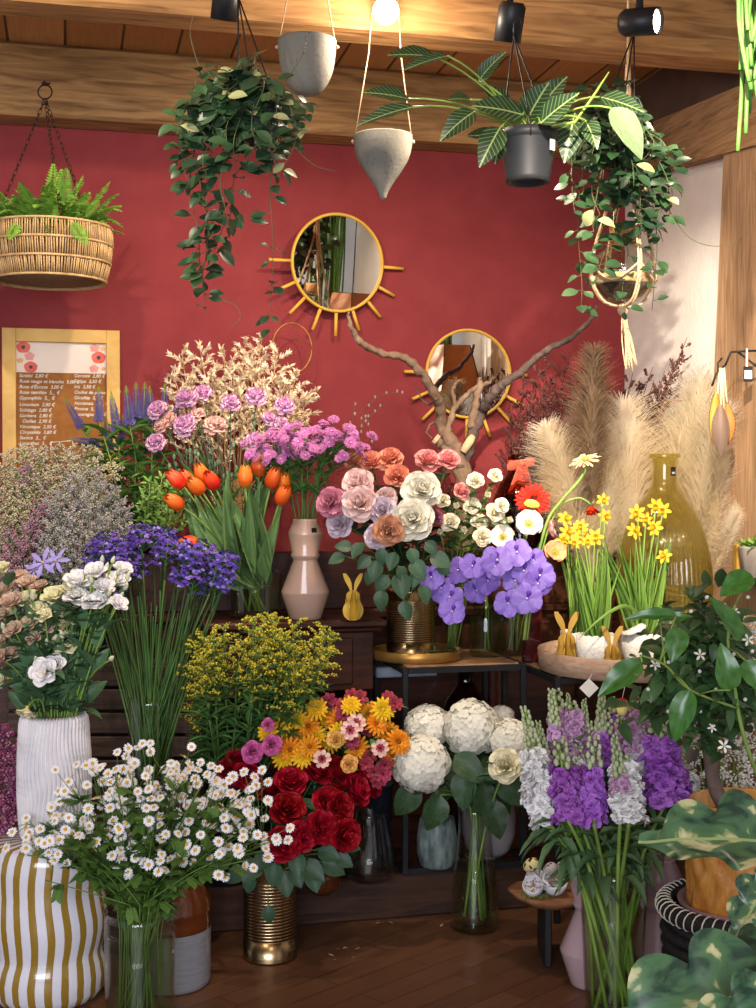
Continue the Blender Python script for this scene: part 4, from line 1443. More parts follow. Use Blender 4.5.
# ------------------------------------------------------------------ purple orchids in the jar
R.seed(8)
def orchid_mat():
    m, nt, b = nodes('violet_orchid_petal')
    L = nt.links.new
    tc = N(nt, 'ShaderNodeTexCoord')
    vo = N(nt, 'ShaderNodeTexVoronoi', Scale=16.0, feature='DISTANCE_TO_EDGE')
    L(tc.outputs['Object'], vo.inputs['Vector'])
    r = N(nt, 'ShaderNodeValToRGB'); e = r.color_ramp.elements
    e[0].position, e[1].position = .0, .16
    e[0].color, e[1].color = lin('#5f3fae'), lin('#8c70cc')
    L(vo.outputs['Distance'], r.inputs['Fac'])
    oi = N(nt, 'ShaderNodeObjectInfo'); mr = N(nt, 'ShaderNodeMapRange')
    mr.inputs['To Min'].default_value, mr.inputs['To Max'].default_value = .85, 1.12
    L(oi.outputs['Random'], mr.inputs['Value'])
    hs = N(nt, 'ShaderNodeHueSaturation'); L(r.outputs['Color'], hs.inputs['Color']); L(mr.outputs['Result'], hs.inputs['Value'])
    L(hs.outputs['Color'], b.inputs['Base Color'])
    b.inputs['Roughness'].default_value = .5
    return m
m_or = orchid_mat()
ORC = [lib('orchid/%d' % i, mk_orchid, [m_or, M('deep_violet_lip', '#4a1f8a', .5, '#5c2c9c', 8, rnd=0), M('orchid_column', '#d8cbe6', .5, rnd=0)]) for i in range(2)]
stems = [((517, 552), (515, 580), (537, 583), (527, 598), (508, 603), (533, 560), (497, 560), (524, 570), (540, 575)), ((459, 570), (487, 580), (495, 566), (476, 590), (472, 566)), ((431, 577), (450, 597), (452, 611), (441, 588))]
for hs_, lab in zip(stems, ('violet orchid stem with the big cluster of blooms at the right', 'violet orchid stem with blooms above the jar mouth', 'violet orchid stem hanging out of the jar to the left')):
    f = foot(B_JAR, .02, .02)
    t = thing('orchid_stem', lab, 'orchid', f, 'orchids in the jar')
    pts = [P(x, y, dj(3.90, .035)) for x, y in hs_]
    neck = B_JAR + V((0, 0, .2))
    mb = MB()
    cen = sum(pts, V((0, 0, 0))) / len(pts)
    main = smooth_path([f, neck, (neck + cen) / 2 + V((0, 0, .02)), cen + V((0, .02, 0))], 4)
    mb.tube(main, .003, 5)
    part('stem', mb, m_stem, t)
    for p in pts:
        mb = MB(); q = main[-4] if (p - main[-4]).length < (p - main[-1]).length else main[-1]
        mb.tube(bez(q, (p + q) / 2 + V((0, .03, .01)), p + V((0, .012, 0)), 4), .0018, 4); part('flower_stalk', mb, m_stem, t)
        inst('bloom', R.choice(ORC), frame(p, V((R.uniform(-.45, .45) + (p.x - cen.x) * 3, -1, R.uniform(-.1, .4))), S(R.uniform(13, 16.5), 3.9), R.uniform(-.5, .5) + PI), t)

# ------------------------------------------------------------------ orange tulips
R.seed(9)
def tulip_mat():
    m, nt, b = nodes('orange_tulip_petal')
    L = nt.links.new
    tc = N(nt, 'ShaderNodeTexCoord'); sx = N(nt, 'ShaderNodeSeparateXYZ'); L(tc.outputs['Object'], sx.inputs[0])
    no = N(nt, 'ShaderNodeTexNoise', Scale=5.0); L(tc.outputs['Object'], no.inputs['Vector'])
    ma = N(nt, 'ShaderNodeMath', operation='MULTIPLY_ADD'); L(no.outputs['Fac'], ma.inputs[0]); ma.inputs[1].default_value = .9; L(sx.outputs['Z'], ma.inputs[2])
    mr = N(nt, 'ShaderNodeMapRange'); L(ma.outputs[0], mr.inputs['Value']); mr.inputs['From Min'].default_value, mr.inputs['From Max'].default_value = .2, 2.4
    r = N(nt, 'ShaderNodeValToRGB'); e = r.color_ramp.elements
    e[0].color, e[1].color = lin('#e8871f'), lin('#ea6a22')
    q = r.color_ramp.elements.new(.45); q.color = lin('#de4013')
    L(mr.outputs['Result'], r.inputs['Fac'])
    oi = N(nt, 'ShaderNodeObjectInfo'); m2 = N(nt, 'ShaderNodeMapRange'); m2.inputs['To Min'].default_value, m2.inputs['To Max'].default_value = .515, .485
    L(oi.outputs['Random'], m2.inputs['Value'])
    hs = N(nt, 'ShaderNodeHueSaturation'); L(r.outputs['Color'], hs.inputs['Color']); L(m2.outputs['Result'], hs.inputs['Hue'])
    L(hs.outputs['Color'], b.inputs['Base Color']); b.inputs['Roughness'].default_value = .42
    return m
TUL = lib('tulip_head/o', mk_tulip, [tulip_mat()])
m_tulleaf = M('tulip_leaf_green', '#6c9058', .5, '#85a56c', 4, rnd=.15, stretch=(12, 1, 12), spec=.35)
L_TUL = [lib('leaf/t%d' % i, lambda mb, i=i: mk_leaf(mb, 1, .45, .15 + .35 * i, 10, .7), m_tulleaf) for i in range(2)]
its = []
for (x, y, d, ax) in ((184, 487, 4.02, None), (194, 489, 4.06, None), (203, 493, 4.0, None), (206, 484, 4.1, None), (216, 489, 4.05, None), (183, 507, 4.0, None), (245, 488, 4.0, (0, -.1, 1)), (259, 477, 4.12, (0, 0, 1)), (270, 488, 4.06, None), (279, 504, 4.0, None), (282, 494, 4.1, None), (198, 541, 3.92, (-1, -.2, -.25))):
    o = cut('tulip', 'x', 'tulip', 'orange tulips in the glass vase', foot(B_TUL, .04, .02), P(x, y, d), m_stem, TUL, 'tulip_head', S(8.6, d), .0042, .35, .12, (), None, (.1, .1), ax and V(ax), .84)
    its.append((o, x))
    hd = (P(x, y, d) - B_TUL); hd.z = 0
    for k in range(2):
        f = B_TUL + V((R.uniform(-.05, .05), R.uniform(-.05, .02), .10))
        dd = V((hd.x * 1.5 + R.uniform(-.1, .1), R.uniform(-.25, .05), .42 + R.uniform(-.1, .1)))
        inst('leaf', R.choice(L_TUL), leafm(f, dd, V((-hd.x * 2 + R.uniform(-.4, .4), 1, .2)) * -1, R.uniform(.27, .40), R.uniform(.045, .062)), o)
ordinals(its, 'orange tulip in the glass vase')

# ------------------------------------------------------------------ pink edged carnations
R.seed(10)
m_cb = petalm('carnation_petal', '#e6bccf', '#f0d2de', .05, .006)
m_ce = petalm('carnation_edge', '#bd6cae', '#cf8cc2', .08, .006)
m_cp = petalm('peach_carnation_petal', '#e3aca0', '#eec3b6', .05, .006)
CARN = [lib('carnation/%d' % i, mk_carnation, [m_cb, m_ce, m_leafl]) for i in range(2)]
CARP = lib('carnation/p', mk_carnation, [m_cp, m_cp, m_leafl])
m_cstem = M('carnation_stem', '#5d7a5a', .55, '#74906c', 15, rnd=.15)
its = []
for (x, y, r, me, d) in ((158, 411, 10, 0, 4.2), (188, 401, 12, 0, 4.22), (186, 427, 12, 0, 4.15), (156, 444, 10, 0, 4.15), (215, 427, 11, 2, 4.2), (231, 405, 10, 0, 4.22), (256, 398, 11, 0, 4.24), (284, 407, 10, 0, 4.22), (269, 420, 8, 0, 4.2), (255, 441, 9, 0, 4.15), (197, 416, 8, 2, 4.22), (281, 425, 8, 0, 4.2), (162, 427, 8, 2, 4.2), (169, 420, 8, 2, 4.22), (203, 394, 9, 0, 4.26)):
    o = cut('carnation', 'x', 'carnation', 'carnations behind the tulips', foot(B_CARN, .04, .02), P(x, y, d), m_cstem, CARP if me == 2 else CARN[R.randrange(2)], 'bloom', S(r, d) * 1.1, .0024, .35, .55)
    its.append((o, x))
    if True:
        for k in range(3):
            p = B_CARN + (P(x, y, d) - B_CARN) * R.uniform(.6, .85) + V((R.uniform(-.02, .02), -.01, .02))
            mb = MB(); mb.tube([p - V((0, 0, .05)), p], .0014, 4); mb.ball(p + V((0, 0, .008)), .006, 0, 6, 5, 1.7)
            part('bud', mb, m_cstem, o)
            inst('leaf', L_MID[0], leafm(p - V((0, 0, .09)), (R.uniform(-1, 1), R.uniform(-.6, .3), .9), ZU, .09, .007), o)
ordinals(its, 'pink edged carnation behind the orange tulips')

# ------------------------------------------------------------------ pink chrysanthemums in the taupe vase
R.seed(12)
m_mp = petalm('pink_mum_petal', '#b4609f', '#cb82b8', .12, .012)
MUMP = [lib('bloom/mum%d' % i, lambda mb: mk_mum(mb, ((16, 8, 1.0, .27), (12, 32, .78, .26), (8, 58, .5, .24)), .2), [m_mp, petalm('mum_eye_pink', '#d6a0c0', '#dfb4cd', .05), m_leafg]) for i in range(2)]
for k in range(15):
    u = (k + .5) / 15
    cx = 258 + u * 100
    cy = 445 - 14 * math.sin(PI * u) + R.uniform(-4, 12)
    d = dj(4.08, .07)
    hd = P(cx, cy + 14, d)
    f = foot(B_TAUPE, .02, .22)
    t = thing('spray_chrysanthemum', 'pink spray chrysanthemum stem in the taupe ceramic vase', 'chrysanthemum', f, 'pink chrysanthemums in the taupe vase')
    mb = MB(); main = bez(f, f + V((0, 0, .2)) + (hd - f) * .3, hd, 8); mb.tube(main, [.0026] * 9, 5); part('stem', mb, m_stemd, t)
    for q in range(9):
        p = P(cx + R.uniform(-21, 21), cy + R.uniform(-13, 16), d + R.uniform(-.06, .05))
        o = main[R.choice((5, 6, 7))]
        mb = MB(); mb.tube(bez(o, (o + p) / 2 + V((0, 0, -.01)), p, 3), .0012, 3); part('side_stem', mb, m_stemd, t)
        inst('bloom', R.choice(MUMP), frame(p, (p - o).normalized() + V((0, -.7, .5)), S(R.uniform(4.6, 6.8), d)), t)
    for q in range(9):
        i = R.randrange(3, 8)
        inst('leaf', L_MID[q % 2], leafm(main[i], (R.uniform(-1, 1), R.uniform(-1, .6), .8), ZU, .065, .012), t)

# ------------------------------------------------------------------ speedwell spikes
R.seed(13)
VER = [lib('flower_spike/v%d' % i, mk_veronica, [petalm('speedwell_blue', '#665a9e', '#857ab4', .1, .01), m_leafl]) for i in range(2)]
its = []
for (x, y, ax, L) in ((73, 411, (-.5, -.1, .9), .13), (99, 402, (0, 0, 1), .13), (114, 409, (-.15, 0, 1), .15), (128, 404, (-.1, 0, 1), .15), (136, 400, (0, 0, 1), .15), (144, 400, (.05, 0, 1), .15), (151, 403, (-.08, 0, 1), .14), (164, 400, (.05, 0, 1), .14), (84, 439, (-1, -.1, .15), .12), (108, 432, (-.1, -.1, 1), .13), (122, 428, (.1, -.1, 1), .12), (176, 408, (.2, 0, 1), .12)):
    d = dj(4.25, .05)
    L *= .78; hd = P(x, y + 2, d) - V(ax).normalized() * L * .55
    o = cut('speedwell', 'x', 'speedwell', 'blue speedwell spikes', foot(B_VER, .05, .02), hd, m_stem, R.choice(VER), 'flower_spike', L * 1.12, .0026, .15, .5, [.35 + .62 * i / 22 for i in range(23)], L_MID + L_FRESH, (.085, .026), V(ax), 1.25)
    its.append((o, x))
ordinals(its, 'blue speedwell spike below the price board')
# ------------------------------------------------------------------ sprays: sea lavender, filler, statice, goldenrod, dried branches
def spray_thing(name, lab, cat, grp, f, top, mesh, sm, wid=1.0, tl=.3, leaves=0, lm=None, ls=(.06, .02), rad=.0022, pname='flower_spray', lean=.3):
    """stem from f, its flower spray (unit mesh) filling the last tl metres up to top"""
    f, top = V(f), V(top)
    d = top - f
    ax = (d.normalized() * .6 + V((d.x * .5, d.y * .5, .6))).normalized()
    o = top - ax * tl
    t = thing(name, lab, cat, f, grp)
    mb = MB(); pts = bez(f, f + (o - f) * .5 + ZU * .03, o, 6); mb.tube(pts, rad, 5); part('stem', mb, sm, t)
    inst(pname, mesh, frame(o, ax, tl, None, wid), t)
    for k in range(leaves):
        i = R.randrange(2, 7)
        inst('leaf', R.choice(lm), leafm(pts[i], (R.uniform(-1, 1), R.uniform(-1, .4), R.uniform(.2, 1)), ZU, ls[0] * R.uniform(.7, 1.2), ls[1] * R.uniform(.8, 1.2)), t)
    return t

R.seed(31)
m_sage = M('grey_green_stem', '#6f7f5f', .6, '#88966f', 20, rnd=.15)
m_lw = petalm('sea_lavender_white', '#a3a396', '#bdbbae', .1, .01)
m_lv = petalm('sea_lavender_mauve', '#94899a', '#a89eac', .1, .01)
m_cr = petalm('filler_cream', '#b9b48c', '#cdc8a4', .1, .01)
m_pk = petalm('filler_pink', '#a8707f', '#bd8c98', .12, .01)
m_mg = petalm('filler_magenta', '#843463', '#a0507e', .12, .01)
LIMW = [lib('flower_spray/lw%d' % i, lambda mb: branchy(mb, 16, 9, .34, 3, .006, (0, 0, 2), 1, .22, .7, (.009, .016)), [m_lw, m_sage, m_lv]) for i in range(3)]
LIMC = [lib('flower_spray/lc%d' % i, lambda mb: branchy(mb, 14, 8, .34, 3, .007, (0, 0, 0, 2), 1, .25, .7, (.014, .024)), [m_cr, m_leafl, m_pk]) for i in range(2)]
LIMP = [lib('flower_spray/lp%d' % i, lambda mb: branchy(mb, 13, 8, .34, 3, .007, (0, 0, 2), 1, .25, .7, (.012, .022)), [m_pk, m_sage, m_lv]) for i in range(2)]
HEA = [lib('flower_spray/hm%d' % i, lambda mb: branchy(mb, 16, 9, .25, 3, .008, (0, 0, 2), 1, .1, .9, (.012, .026)), [m_mg, m_stemd, m_pk]) for i in range(2)]
for (x, y, d) in ((80, 470, 4.1), (98, 468, 4.08), (112, 486, 4.06), (66, 480, 4.05), (52, 498, 4.0), (120, 505, 4.05), (88, 490, 3.98), (72, 510, 3.96), (103, 512, 3.97), (48, 520, 3.95), (128, 522, 4.0), (90, 530, 3.92), (66, 540, 3.92), (110, 540, 3.93), (40, 540, 3.96), (84, 555, 3.9), (122, 495, 4.1), (98, 548, 3.9)):
    for k in range(2):
        spray_thing('sea_lavender', 'grey white sea lavender spray above the purple statice', 'flower', 'grey white sea lavender', foot(B_LIM, .035, .05), P(x + k * R.uniform(-14, 14), y + k * R.uniform(4, 18), d + k * R.uniform(-.05, .12)), R.choice(LIMW), m_sage, 1.0, .22)
for (x, y, d) in ((8, 450, 4.25), (24, 446, 4.25), (40, 448, 4.24), (58, 444, 4.26), (72, 448, 4.24), (88, 446, 4.25), (102, 452, 4.22), (16, 470, 4.2), (34, 474, 4.18), (4, 488, 4.15), (52, 466, 4.2), (20, 500, 4.1), (8, 515, 4.08)):
    for k in range(2):
        spray_thing('filler_flower', 'cream green filler flower spray in front of the price board', 'flower', 'cream filler flowers', foot(B_WAX, .035, .05), P(x + k * R.uniform(-14, 14), y + k * R.uniform(6, 26), d + k * R.uniform(-.08, .08)), R.choice(LIMC), m_stemd, 1.0, .2)
for (x, y, d) in ((30, 462, 4.2), (46, 480, 4.15), (38, 505, 4.05), (10, 530, 4.02), (22, 540, 4.0), (6, 552, 3.98), (28, 520, 4.02), (48, 500, 4.05), (12, 568, 3.95)):
    spray_thing('filler_flower', 'dusty pink filler flower spray at the left edge', 'flower', 'pink filler flowers', foot(B_WAX, .035, .05), P(x, y, d), R.choice(LIMP), m_stemd, 1.0, .2)

# dark magenta heath at the lower left, in its own bucket behind the stool
B_HEA = V((P(12, 800, 3.75).x, 3.78, 0))
dark_bucket(B_HEA, .09, .3, 'dark bucket of magenta heath behind the striped stool')
for (x, y, d) in ((6, 725, 3.75), (18, 740, 3.72), (3, 755, 3.7), (24, 762, 3.68), (12, 780, 3.66), (2, 800, 3.64), (22, 795, 3.64), (30, 815, 3.62), (10, 818, 3.6), (26, 740, 3.75), (14, 760, 3.66), (34, 785, 3.66), (4, 830, 3.6)):
    spray_thing('heath', 'magenta heath spray at the left edge beside the wavy white vase', 'flower', 'magenta heath', foot(B_HEA, .05, .2), P(x, y, d), R.choice(HEA), m_stemd, 1.1, .2)

# purple statice
R.seed(32)
m_st = petalm('statice_purple', '#523696', '#6a4cb0', .14, .012)
m_st2 = petalm('statice_lilac', '#7c68b8', '#9585c8', .1, .012)
STAT = [lib('flower_spray/st%d' % i, mk_statice, [m_st, m_leafg, m_st2]) for i in range(3)]
k = 0
while k < 46:
    u = R.random()
    x = 86 + u * 146
    top = 520 + 24 * (abs(u - .42) * 2) ** 1.6
    y = top + R.random() ** 1.3 * (46 if u < .8 else 34)
    d = 3.62 + R.random() * .2
    f = foot(B_STAT, .045, .02)
    spray_thing('statice', 'purple statice stem in the glass vase behind the chamomile', 'statice', 'purple statice', f, P(x, y, d), STAT[k % 3], m_stemd, 1.15, .13, 0, rad=.0026)
    k += 1
for k in range(46):       # bare green stems and grassy leaves of the same bunch
    u = R.random()
    p = P(100 + u * 110, 600 + R.uniform(-12, 25), 3.66 + R.random() * .14)
    f = foot(B_STAT, .045, .02)
    mb = MB(); mb.tube(bez(f, f + (p - f) * .5 + ZU * .04, p, 6), [.003, .003, .003, .0028, .0026, .002, .001], 5)
    t = solo('green_stem', mb, m_leafg if k % 3 else m_stemd, 'bare green stem among the purple statice', 'stem', f, 'bare stems among the statice')

# goldenrod
R.seed(33)
m_gr = petalm('goldenrod_yellow', '#bfa82a', '#d2bd3a', .1, .01)
m_gr2 = petalm('goldenrod_green_yellow', '#7f8a34', '#979d40', .1, .01)
GOLD = [lib('flower_spray/gr%d' % i, mk_solidago, [m_gr, m_stemd, m_gr2]) for i in range(3)]
for k in range(30):
    u = R.random()
    x = 186 + u * 150
    y = 606 + 40 * abs(u - .55) ** 1.2 * 1.6 + R.random() ** 1.2 * 60
    d = 3.58 + R.random() * .24
    spray_thing('goldenrod', 'yellow goldenrod stem in the dark bucket beside the statice', 'goldenrod', 'yellow goldenrod', foot(B_SOL, .055, .1), P(x, y, d), R.choice(GOLD), m_stemd, 1.0, R.uniform(.2, .27), 10, L_MID, (.085, .018), .0026)

# bleached dried branches
R.seed(34)
m_ru = petalm('bleached_leaf', '#e9d5b0', '#f6e9cf', .07, .008, .8)
m_rus = M('bleached_stem', '#b99a6a', .8, '#cbb083', 20, rnd=.1)
RUS = [lib('leafy_branch/%d' % i, mk_ruscus, [m_ru, m_rus]) for i in range(3)]
for (x, y, d) in ((180, 350, 4.6), (200, 345, 4.55), (172, 372, 4.5), (225, 350, 4.6), (245, 340, 4.62), (262, 336, 4.6), (280, 348, 4.58), (232, 365, 4.5), (210, 368, 4.5), (255, 362, 4.52), (298, 372, 4.55), (310, 388, 4.55), (285, 378, 4.5), (190, 388, 4.48), (265, 388, 4.46), (240, 390, 4.46), (215, 392, 4.46), (174, 396, 4.52), (300, 395, 4.5), (250, 350, 4.6), (270, 402, 4.46), (225, 408, 4.44)):
    spray_thing('dried_branch', 'bleached cream dried branch behind the carnations', 'dried branch', 'bleached dried branches', foot(B_RUS, .03, .25), P(x, y, d), R.choice(RUS), m_rus, 1.05, .30, rad=.003, pname='leafy_branch')

# green buds bunch between speedwell and tulips
R.seed(35)
GB = lib('flower_spray/gb', lambda mb: branchy(mb, 9, 4, .3, 1, .016, (0,), 1, .2, .8, (.03, .045), 'leaf'), [m_leafl, m_stem])
for (x, y) in ((150, 482), (162, 478), (172, 486), (157, 498), (170, 503), (146, 506), (180, 478), (164, 512), (178, 510), (152, 520)):
    spray_thing('green_foliage', 'fresh green leafy sprig left of the orange tulips', 'foliage', 'green sprigs beside the tulips', foot(B_VER, .04, .15), P(x, y, dj(4.12, .06)), GB, m_stem, 1.1, .14)

# lilac star flowers
R.seed(36)
m_li = petalm('lilac_star_petal', '#8b80c6', '#a99fd8', .05)
STAR = lib('bloom/star', lambda mb: [petal(mb, i * PI / 3, 12, 1.0, .3, -25, .1, .06, 0, 2, 4, .55, .8) for i in range(6)] and mb.ball((0, 0, .06), .07, 1, 6, 4), [m_li, m_yel])
its = []
for (x, y, r) in ((43, 563, 15), (56, 561, 13), (34, 570, 10)):
    o = cut('star_flower', 'x', 'flower', 'lilac star flowers', foot(B_WAVY, .03, .1), P(x, y, 3.5), m_stemd, STAR, 'bloom', S(r * 1.15, 3.5), .002, .5, .4, (.8, .9), L_MID, (.05, .02), V((R.uniform(-.3, .3), -1, .55)))
    its.append((o, x))
ordinals(its, 'lilac star flower above the pale lisianthus')

# ------------------------------------------------------------------ lisianthus in the wavy vase
R.seed(37)
LISC = {'champ': ('champagne brown', petalm('champagne_lisianthus', '#c0a088', '#d4b8a0', .06)), 'cream': ('cream yellow', petalm('cream_lisianthus', '#d8d2a0', '#e4dfb8', .05)), 'white': ('white', petalm('white_lisianthus', '#e6e2e2', '#f0eeec', .03))}
LIS = {k: [lib('bloom/li%s%d' % (k, i), mk_lisianthus, [m, m_yel]) for i in range(2)] for k, (n, m) in LISC.items()}
LBUD = lib('bud/lis', mk_lis_bud, [petalm('lisianthus_bud', '#d3d8ae', '#e2e4c6', .06), m_leafg])
L_LIS = [lib('leaf/lis%d' % i, lambda mb, i=i: mk_leaf(mb, 1, .2, .3 + .3 * i, 6), M('lisianthus_leaf_green', '#41603f', .5, '#567852', 10, rnd=.25)) for i in range(2)]
RIM = B_WAVY + V((0, 0, .31))
def lis(k, x, y, r, d, bud=False, ax=None, lab=None):
    hd = P(x, y, d)
    f = foot(B_WAVY, .03, .1)
    n = LISC[k][0]
    t = thing('lisianthus', lab or (f'{n} lisianthus bud in the wavy white vase' if bud else f'{n} lisianthus bloom in the wavy white vase'), 'lisianthus', f, f'{n} lisianthus ' + ('buds' if bud else 'blooms'))
    e = RIM + V(((hd.x - RIM.x) * .35, (hd.y - RIM.y) * .35, .02))
    mb = MB(); pts = smooth_path([f, e, (e + hd) / 2 + V((0, .01, .03)), hd], 3); mb.tube(pts, .0022, 5); part('stem', mb, m_stem, t)
    a = V(ax) if ax else ((hd - pts[-3]).normalized() + V((R.uniform(-.3, .3), -.5, .1))).normalized()
    inst('bud' if bud else 'bloom', LBUD if bud else R.choice(LIS[k]), frame(hd, a, S(r, d) * (1.0 if bud else 1.22)), t)
    for q in range(3):
        i = R.randrange(3, len(pts) - 1)
        inst('leaf', R.choice(L_LIS), leafm(pts[i], (R.uniform(-1, 1), R.uniform(-1, .2), R.uniform(.2, 1)), ZU, .075 * R.uniform(.8, 1.3), .034), t)
for a in ((8, 594, 12), (7, 642, 10), (23, 644, 10), (15, 632, 9), (23, 669, 9), (31, 626, 9), (12, 605, 11), (20, 580, 9), (40, 590, 9), (4, 618, 9), (36, 640, 8), (14, 655, 9), (46, 630, 8), (28, 585, 9), (2, 660, 9)):
    lis('champ', *a, dj(3.38, .07))
for a in ((28, 603, 11), (56, 600, 12), (58, 615, 10), (66, 647, 12), (63, 628, 10), (7, 678, 9), (18, 612, 8), (45, 618, 8), (70, 592, 9), (64, 640, 9), (2, 572, 9), (38, 612, 9), (50, 655, 8), (34, 672, 8), (74, 622, 9)):
    lis('cream', *a, dj(3.38, .07))
for a in ((79, 585, 13), (76, 601, 12), (117, 584, 11), (99, 604, 10), (117, 606, 9), (46, 673, 13), (64, 674, 13), (86, 596, 10), (104, 590, 10), (96, 574, 10), (122, 572, 9), (92, 606, 10), (56, 666, 10)):
    lis('white', *a, dj(3.36, .06))
for (x, y) in ((112, 563), (106, 570), (118, 575), (98, 578), (110, 583), (124, 590), (120, 598), (92, 583), (108, 596), (102, 563), (85, 575), (126, 580)):
    lis('white', x, y, R.uniform(5, 6.5), dj(3.36, .05), True)
for (x, y) in ((18, 615), (37, 661), (47, 645), (63, 638), (110, 660), (33, 600), (5, 630), (52, 610)):
    lis('cream', x, y, R.uniform(5, 7), dj(3.34, .05), True)
lis('cream', 27, 708, 9, 3.26, False, (-.1, -.4, -1), 'pale green lisianthus bloom hanging over the rim of the wavy vase')
for k in range(34):
    f = RIM + V((R.uniform(-.06, .06), R.uniform(-.06, .05), R.uniform(-.02, .05)))
    p = P(R.uniform(28, 100), R.uniform(620, 690), dj(3.42, .08))
    mb = MB(); mb.tube([f, (f + p) / 2 + V((0, 0, .01)), p], .002, 4)
    t = thing('lisianthus_shoot', 'leafy green lisianthus shoot rising from the wavy white vase', 'foliage', f, 'leafy shoots in the wavy vase')
    part('stem', mb, m_stemd, t)
    for q in range(5):
        inst('leaf', R.choice(L_LIS), leafm(f + (p - f) * R.uniform(.2, 1), (R.uniform(-.8, .8), R.uniform(-1, .1), R.uniform(.3, 1)), V((0, -1, .5)), R.uniform(.07, .11), R.uniform(.03, .042)), t)
# ------------------------------------------------------------------ chamomile
R.seed(41)
m_dw = petalm('daisy_white', '#e6e6ea', '#f2f2f2', .03, .0)
m_de = M('daisy_eye_yellow', '#d59a1c', .7, '#e6b232', 60, rnd=.1)
DAI = [lib('flower_head/%d' % i, mk_daisy, [m_dw]) for i in range(3)]
EYE = lib('flower_center/d', mk_daisy_eye, [m_de])
m_chl = M('chamomile_green', '#4f7030', .55, '#67883c', 12, rnd=.2)
L_CH = lib('leaf/ch', lambda mb: [mb.leaf((0, .12 * i, 0), (s * (1 if i else 0), 1, 0), ZU, .42 if i else .55, .22, 0, .2, .3, 2, 4, .7) for i in range(0, 5) for s in (-1, 1)], m_chl)
def cham_target():
    while True:
        x, y = R.uniform(25, 268), R.uniform(742, 880)
        u = (x - 150) / 122
        top = 752 + 62 * abs(u) ** 1.7
        bot = 872 - 18 * abs(u)
        if top < y < bot:
            return x, y
CB = B_CHAM + V((0, 0, .29))
nsp = 50
cent = []
tries = 0
while len(cent) < nsp and tries < 6000:
    tries += 1
    x, y = cham_target()
    if all((x - a) ** 2 + (y - b) ** 2 > (17 if tries < 3000 else 12) ** 2 for a, b in cent):
        cent.append((x, y))
for (cx, cy) in cent:
    f = foot(B_CHAM, .055, .02)
    d = 3.08 + R.random() * .3 - .04
    c = P(cx, cy + 8, d)
    t = thing('chamomile', 'white chamomile sprig with yellow eyes in the straight glass vase', 'chamomile', f, 'chamomile in the glass vase')
    e = CB + V(((c.x - CB.x) * .22, (c.y - CB.y) * .22, R.uniform(-.01, .03)))
    main = smooth_path([f, e, (e + c) / 2 + V((0, 0, .025)), c], 3)
    mb = MB(); mb.tube(main, .0019, 5); part('stem', mb, m_chl, t)
    for k in range(R.choice((5, 6, 6, 7, 8))):
        p = P(min(268, max(26, cx + R.gauss(0, 13))), cy + R.gauss(-3, 10), d + R.uniform(-.05, .05))
        o = main[R.choice((-2, -3, -4))]
        mb = MB(); mb.tube(bez(o, (o + p) / 2 + V((0, 0, -.008)), p, 4), .0009, 3); part('flower_stalk', mb, m_chl, t)
        h = inst('flower_head', R.choice(DAI), frame(p, V((R.gauss(0, .35), -.8 + R.gauss(0, .3), .65)), S(R.uniform(4.8, 6.5), d)), t)
        sub('flower_center', EYE, h)
    for q in range(14):
        i = R.randrange(3, len(main) - 1)
        inst('leaf', L_CH, leafm(main[i], (R.uniform(-1, 1), R.uniform(-1, .3), R.uniform(-.2, .9)), ZU, R.uniform(.05, .075), R.uniform(.045, .06)), t)
# stray sprigs reaching out at both sides
for pts, hs in ((((140, 905), (110, 870), (60, 838), (28, 824)), ((12, 832), (6, 848), (40, 829), (56, 836))), (((150, 900), (200, 868), (250, 850)), ((245, 866), (277, 841), (290, 828), (288, 840), (225, 877), (276, 838))), (((130, 905), (80, 890), (45, 880)), ((54, 860),)), (((160, 900), (215, 860), (262, 838)), ((268, 800), (256, 785), (262, 770), (244, 772)))):
    w = smooth_path([P(x, y, 3.14) for x, y in pts], 4)
    f = foot(B_CHAM, .04, .02)
    t = thing('chamomile', 'white chamomile sprig reaching far out of the bunch', 'chamomile', f, 'stray chamomile sprigs')
    mb = MB(); mb.tube([f] + w, .0016, 4); part('stem', mb, m_chl, t)
    for (x, y) in hs:
        p = P(x, y, 3.12); o = min(w, key=lambda q: (q - p).length)
        mb = MB(); mb.tube([o, (o + p) / 2 + V((0, 0, .006)), p], .0009, 3); part('flower_stalk', mb, m_chl, t)
        h = inst('flower_head', R.choice(DAI), frame(p, V((R.gauss(0, .4), -.8, .6)), S(5.6, 3.12)), t)
        sub('flower_center', EYE, h)
    for q in range(3):
        inst('leaf', L_CH, leafm(R.choice(w[:-2]), (R.uniform(-1, 1), -.4, R.uniform(-1, .5)), ZU, .06, .055), t)

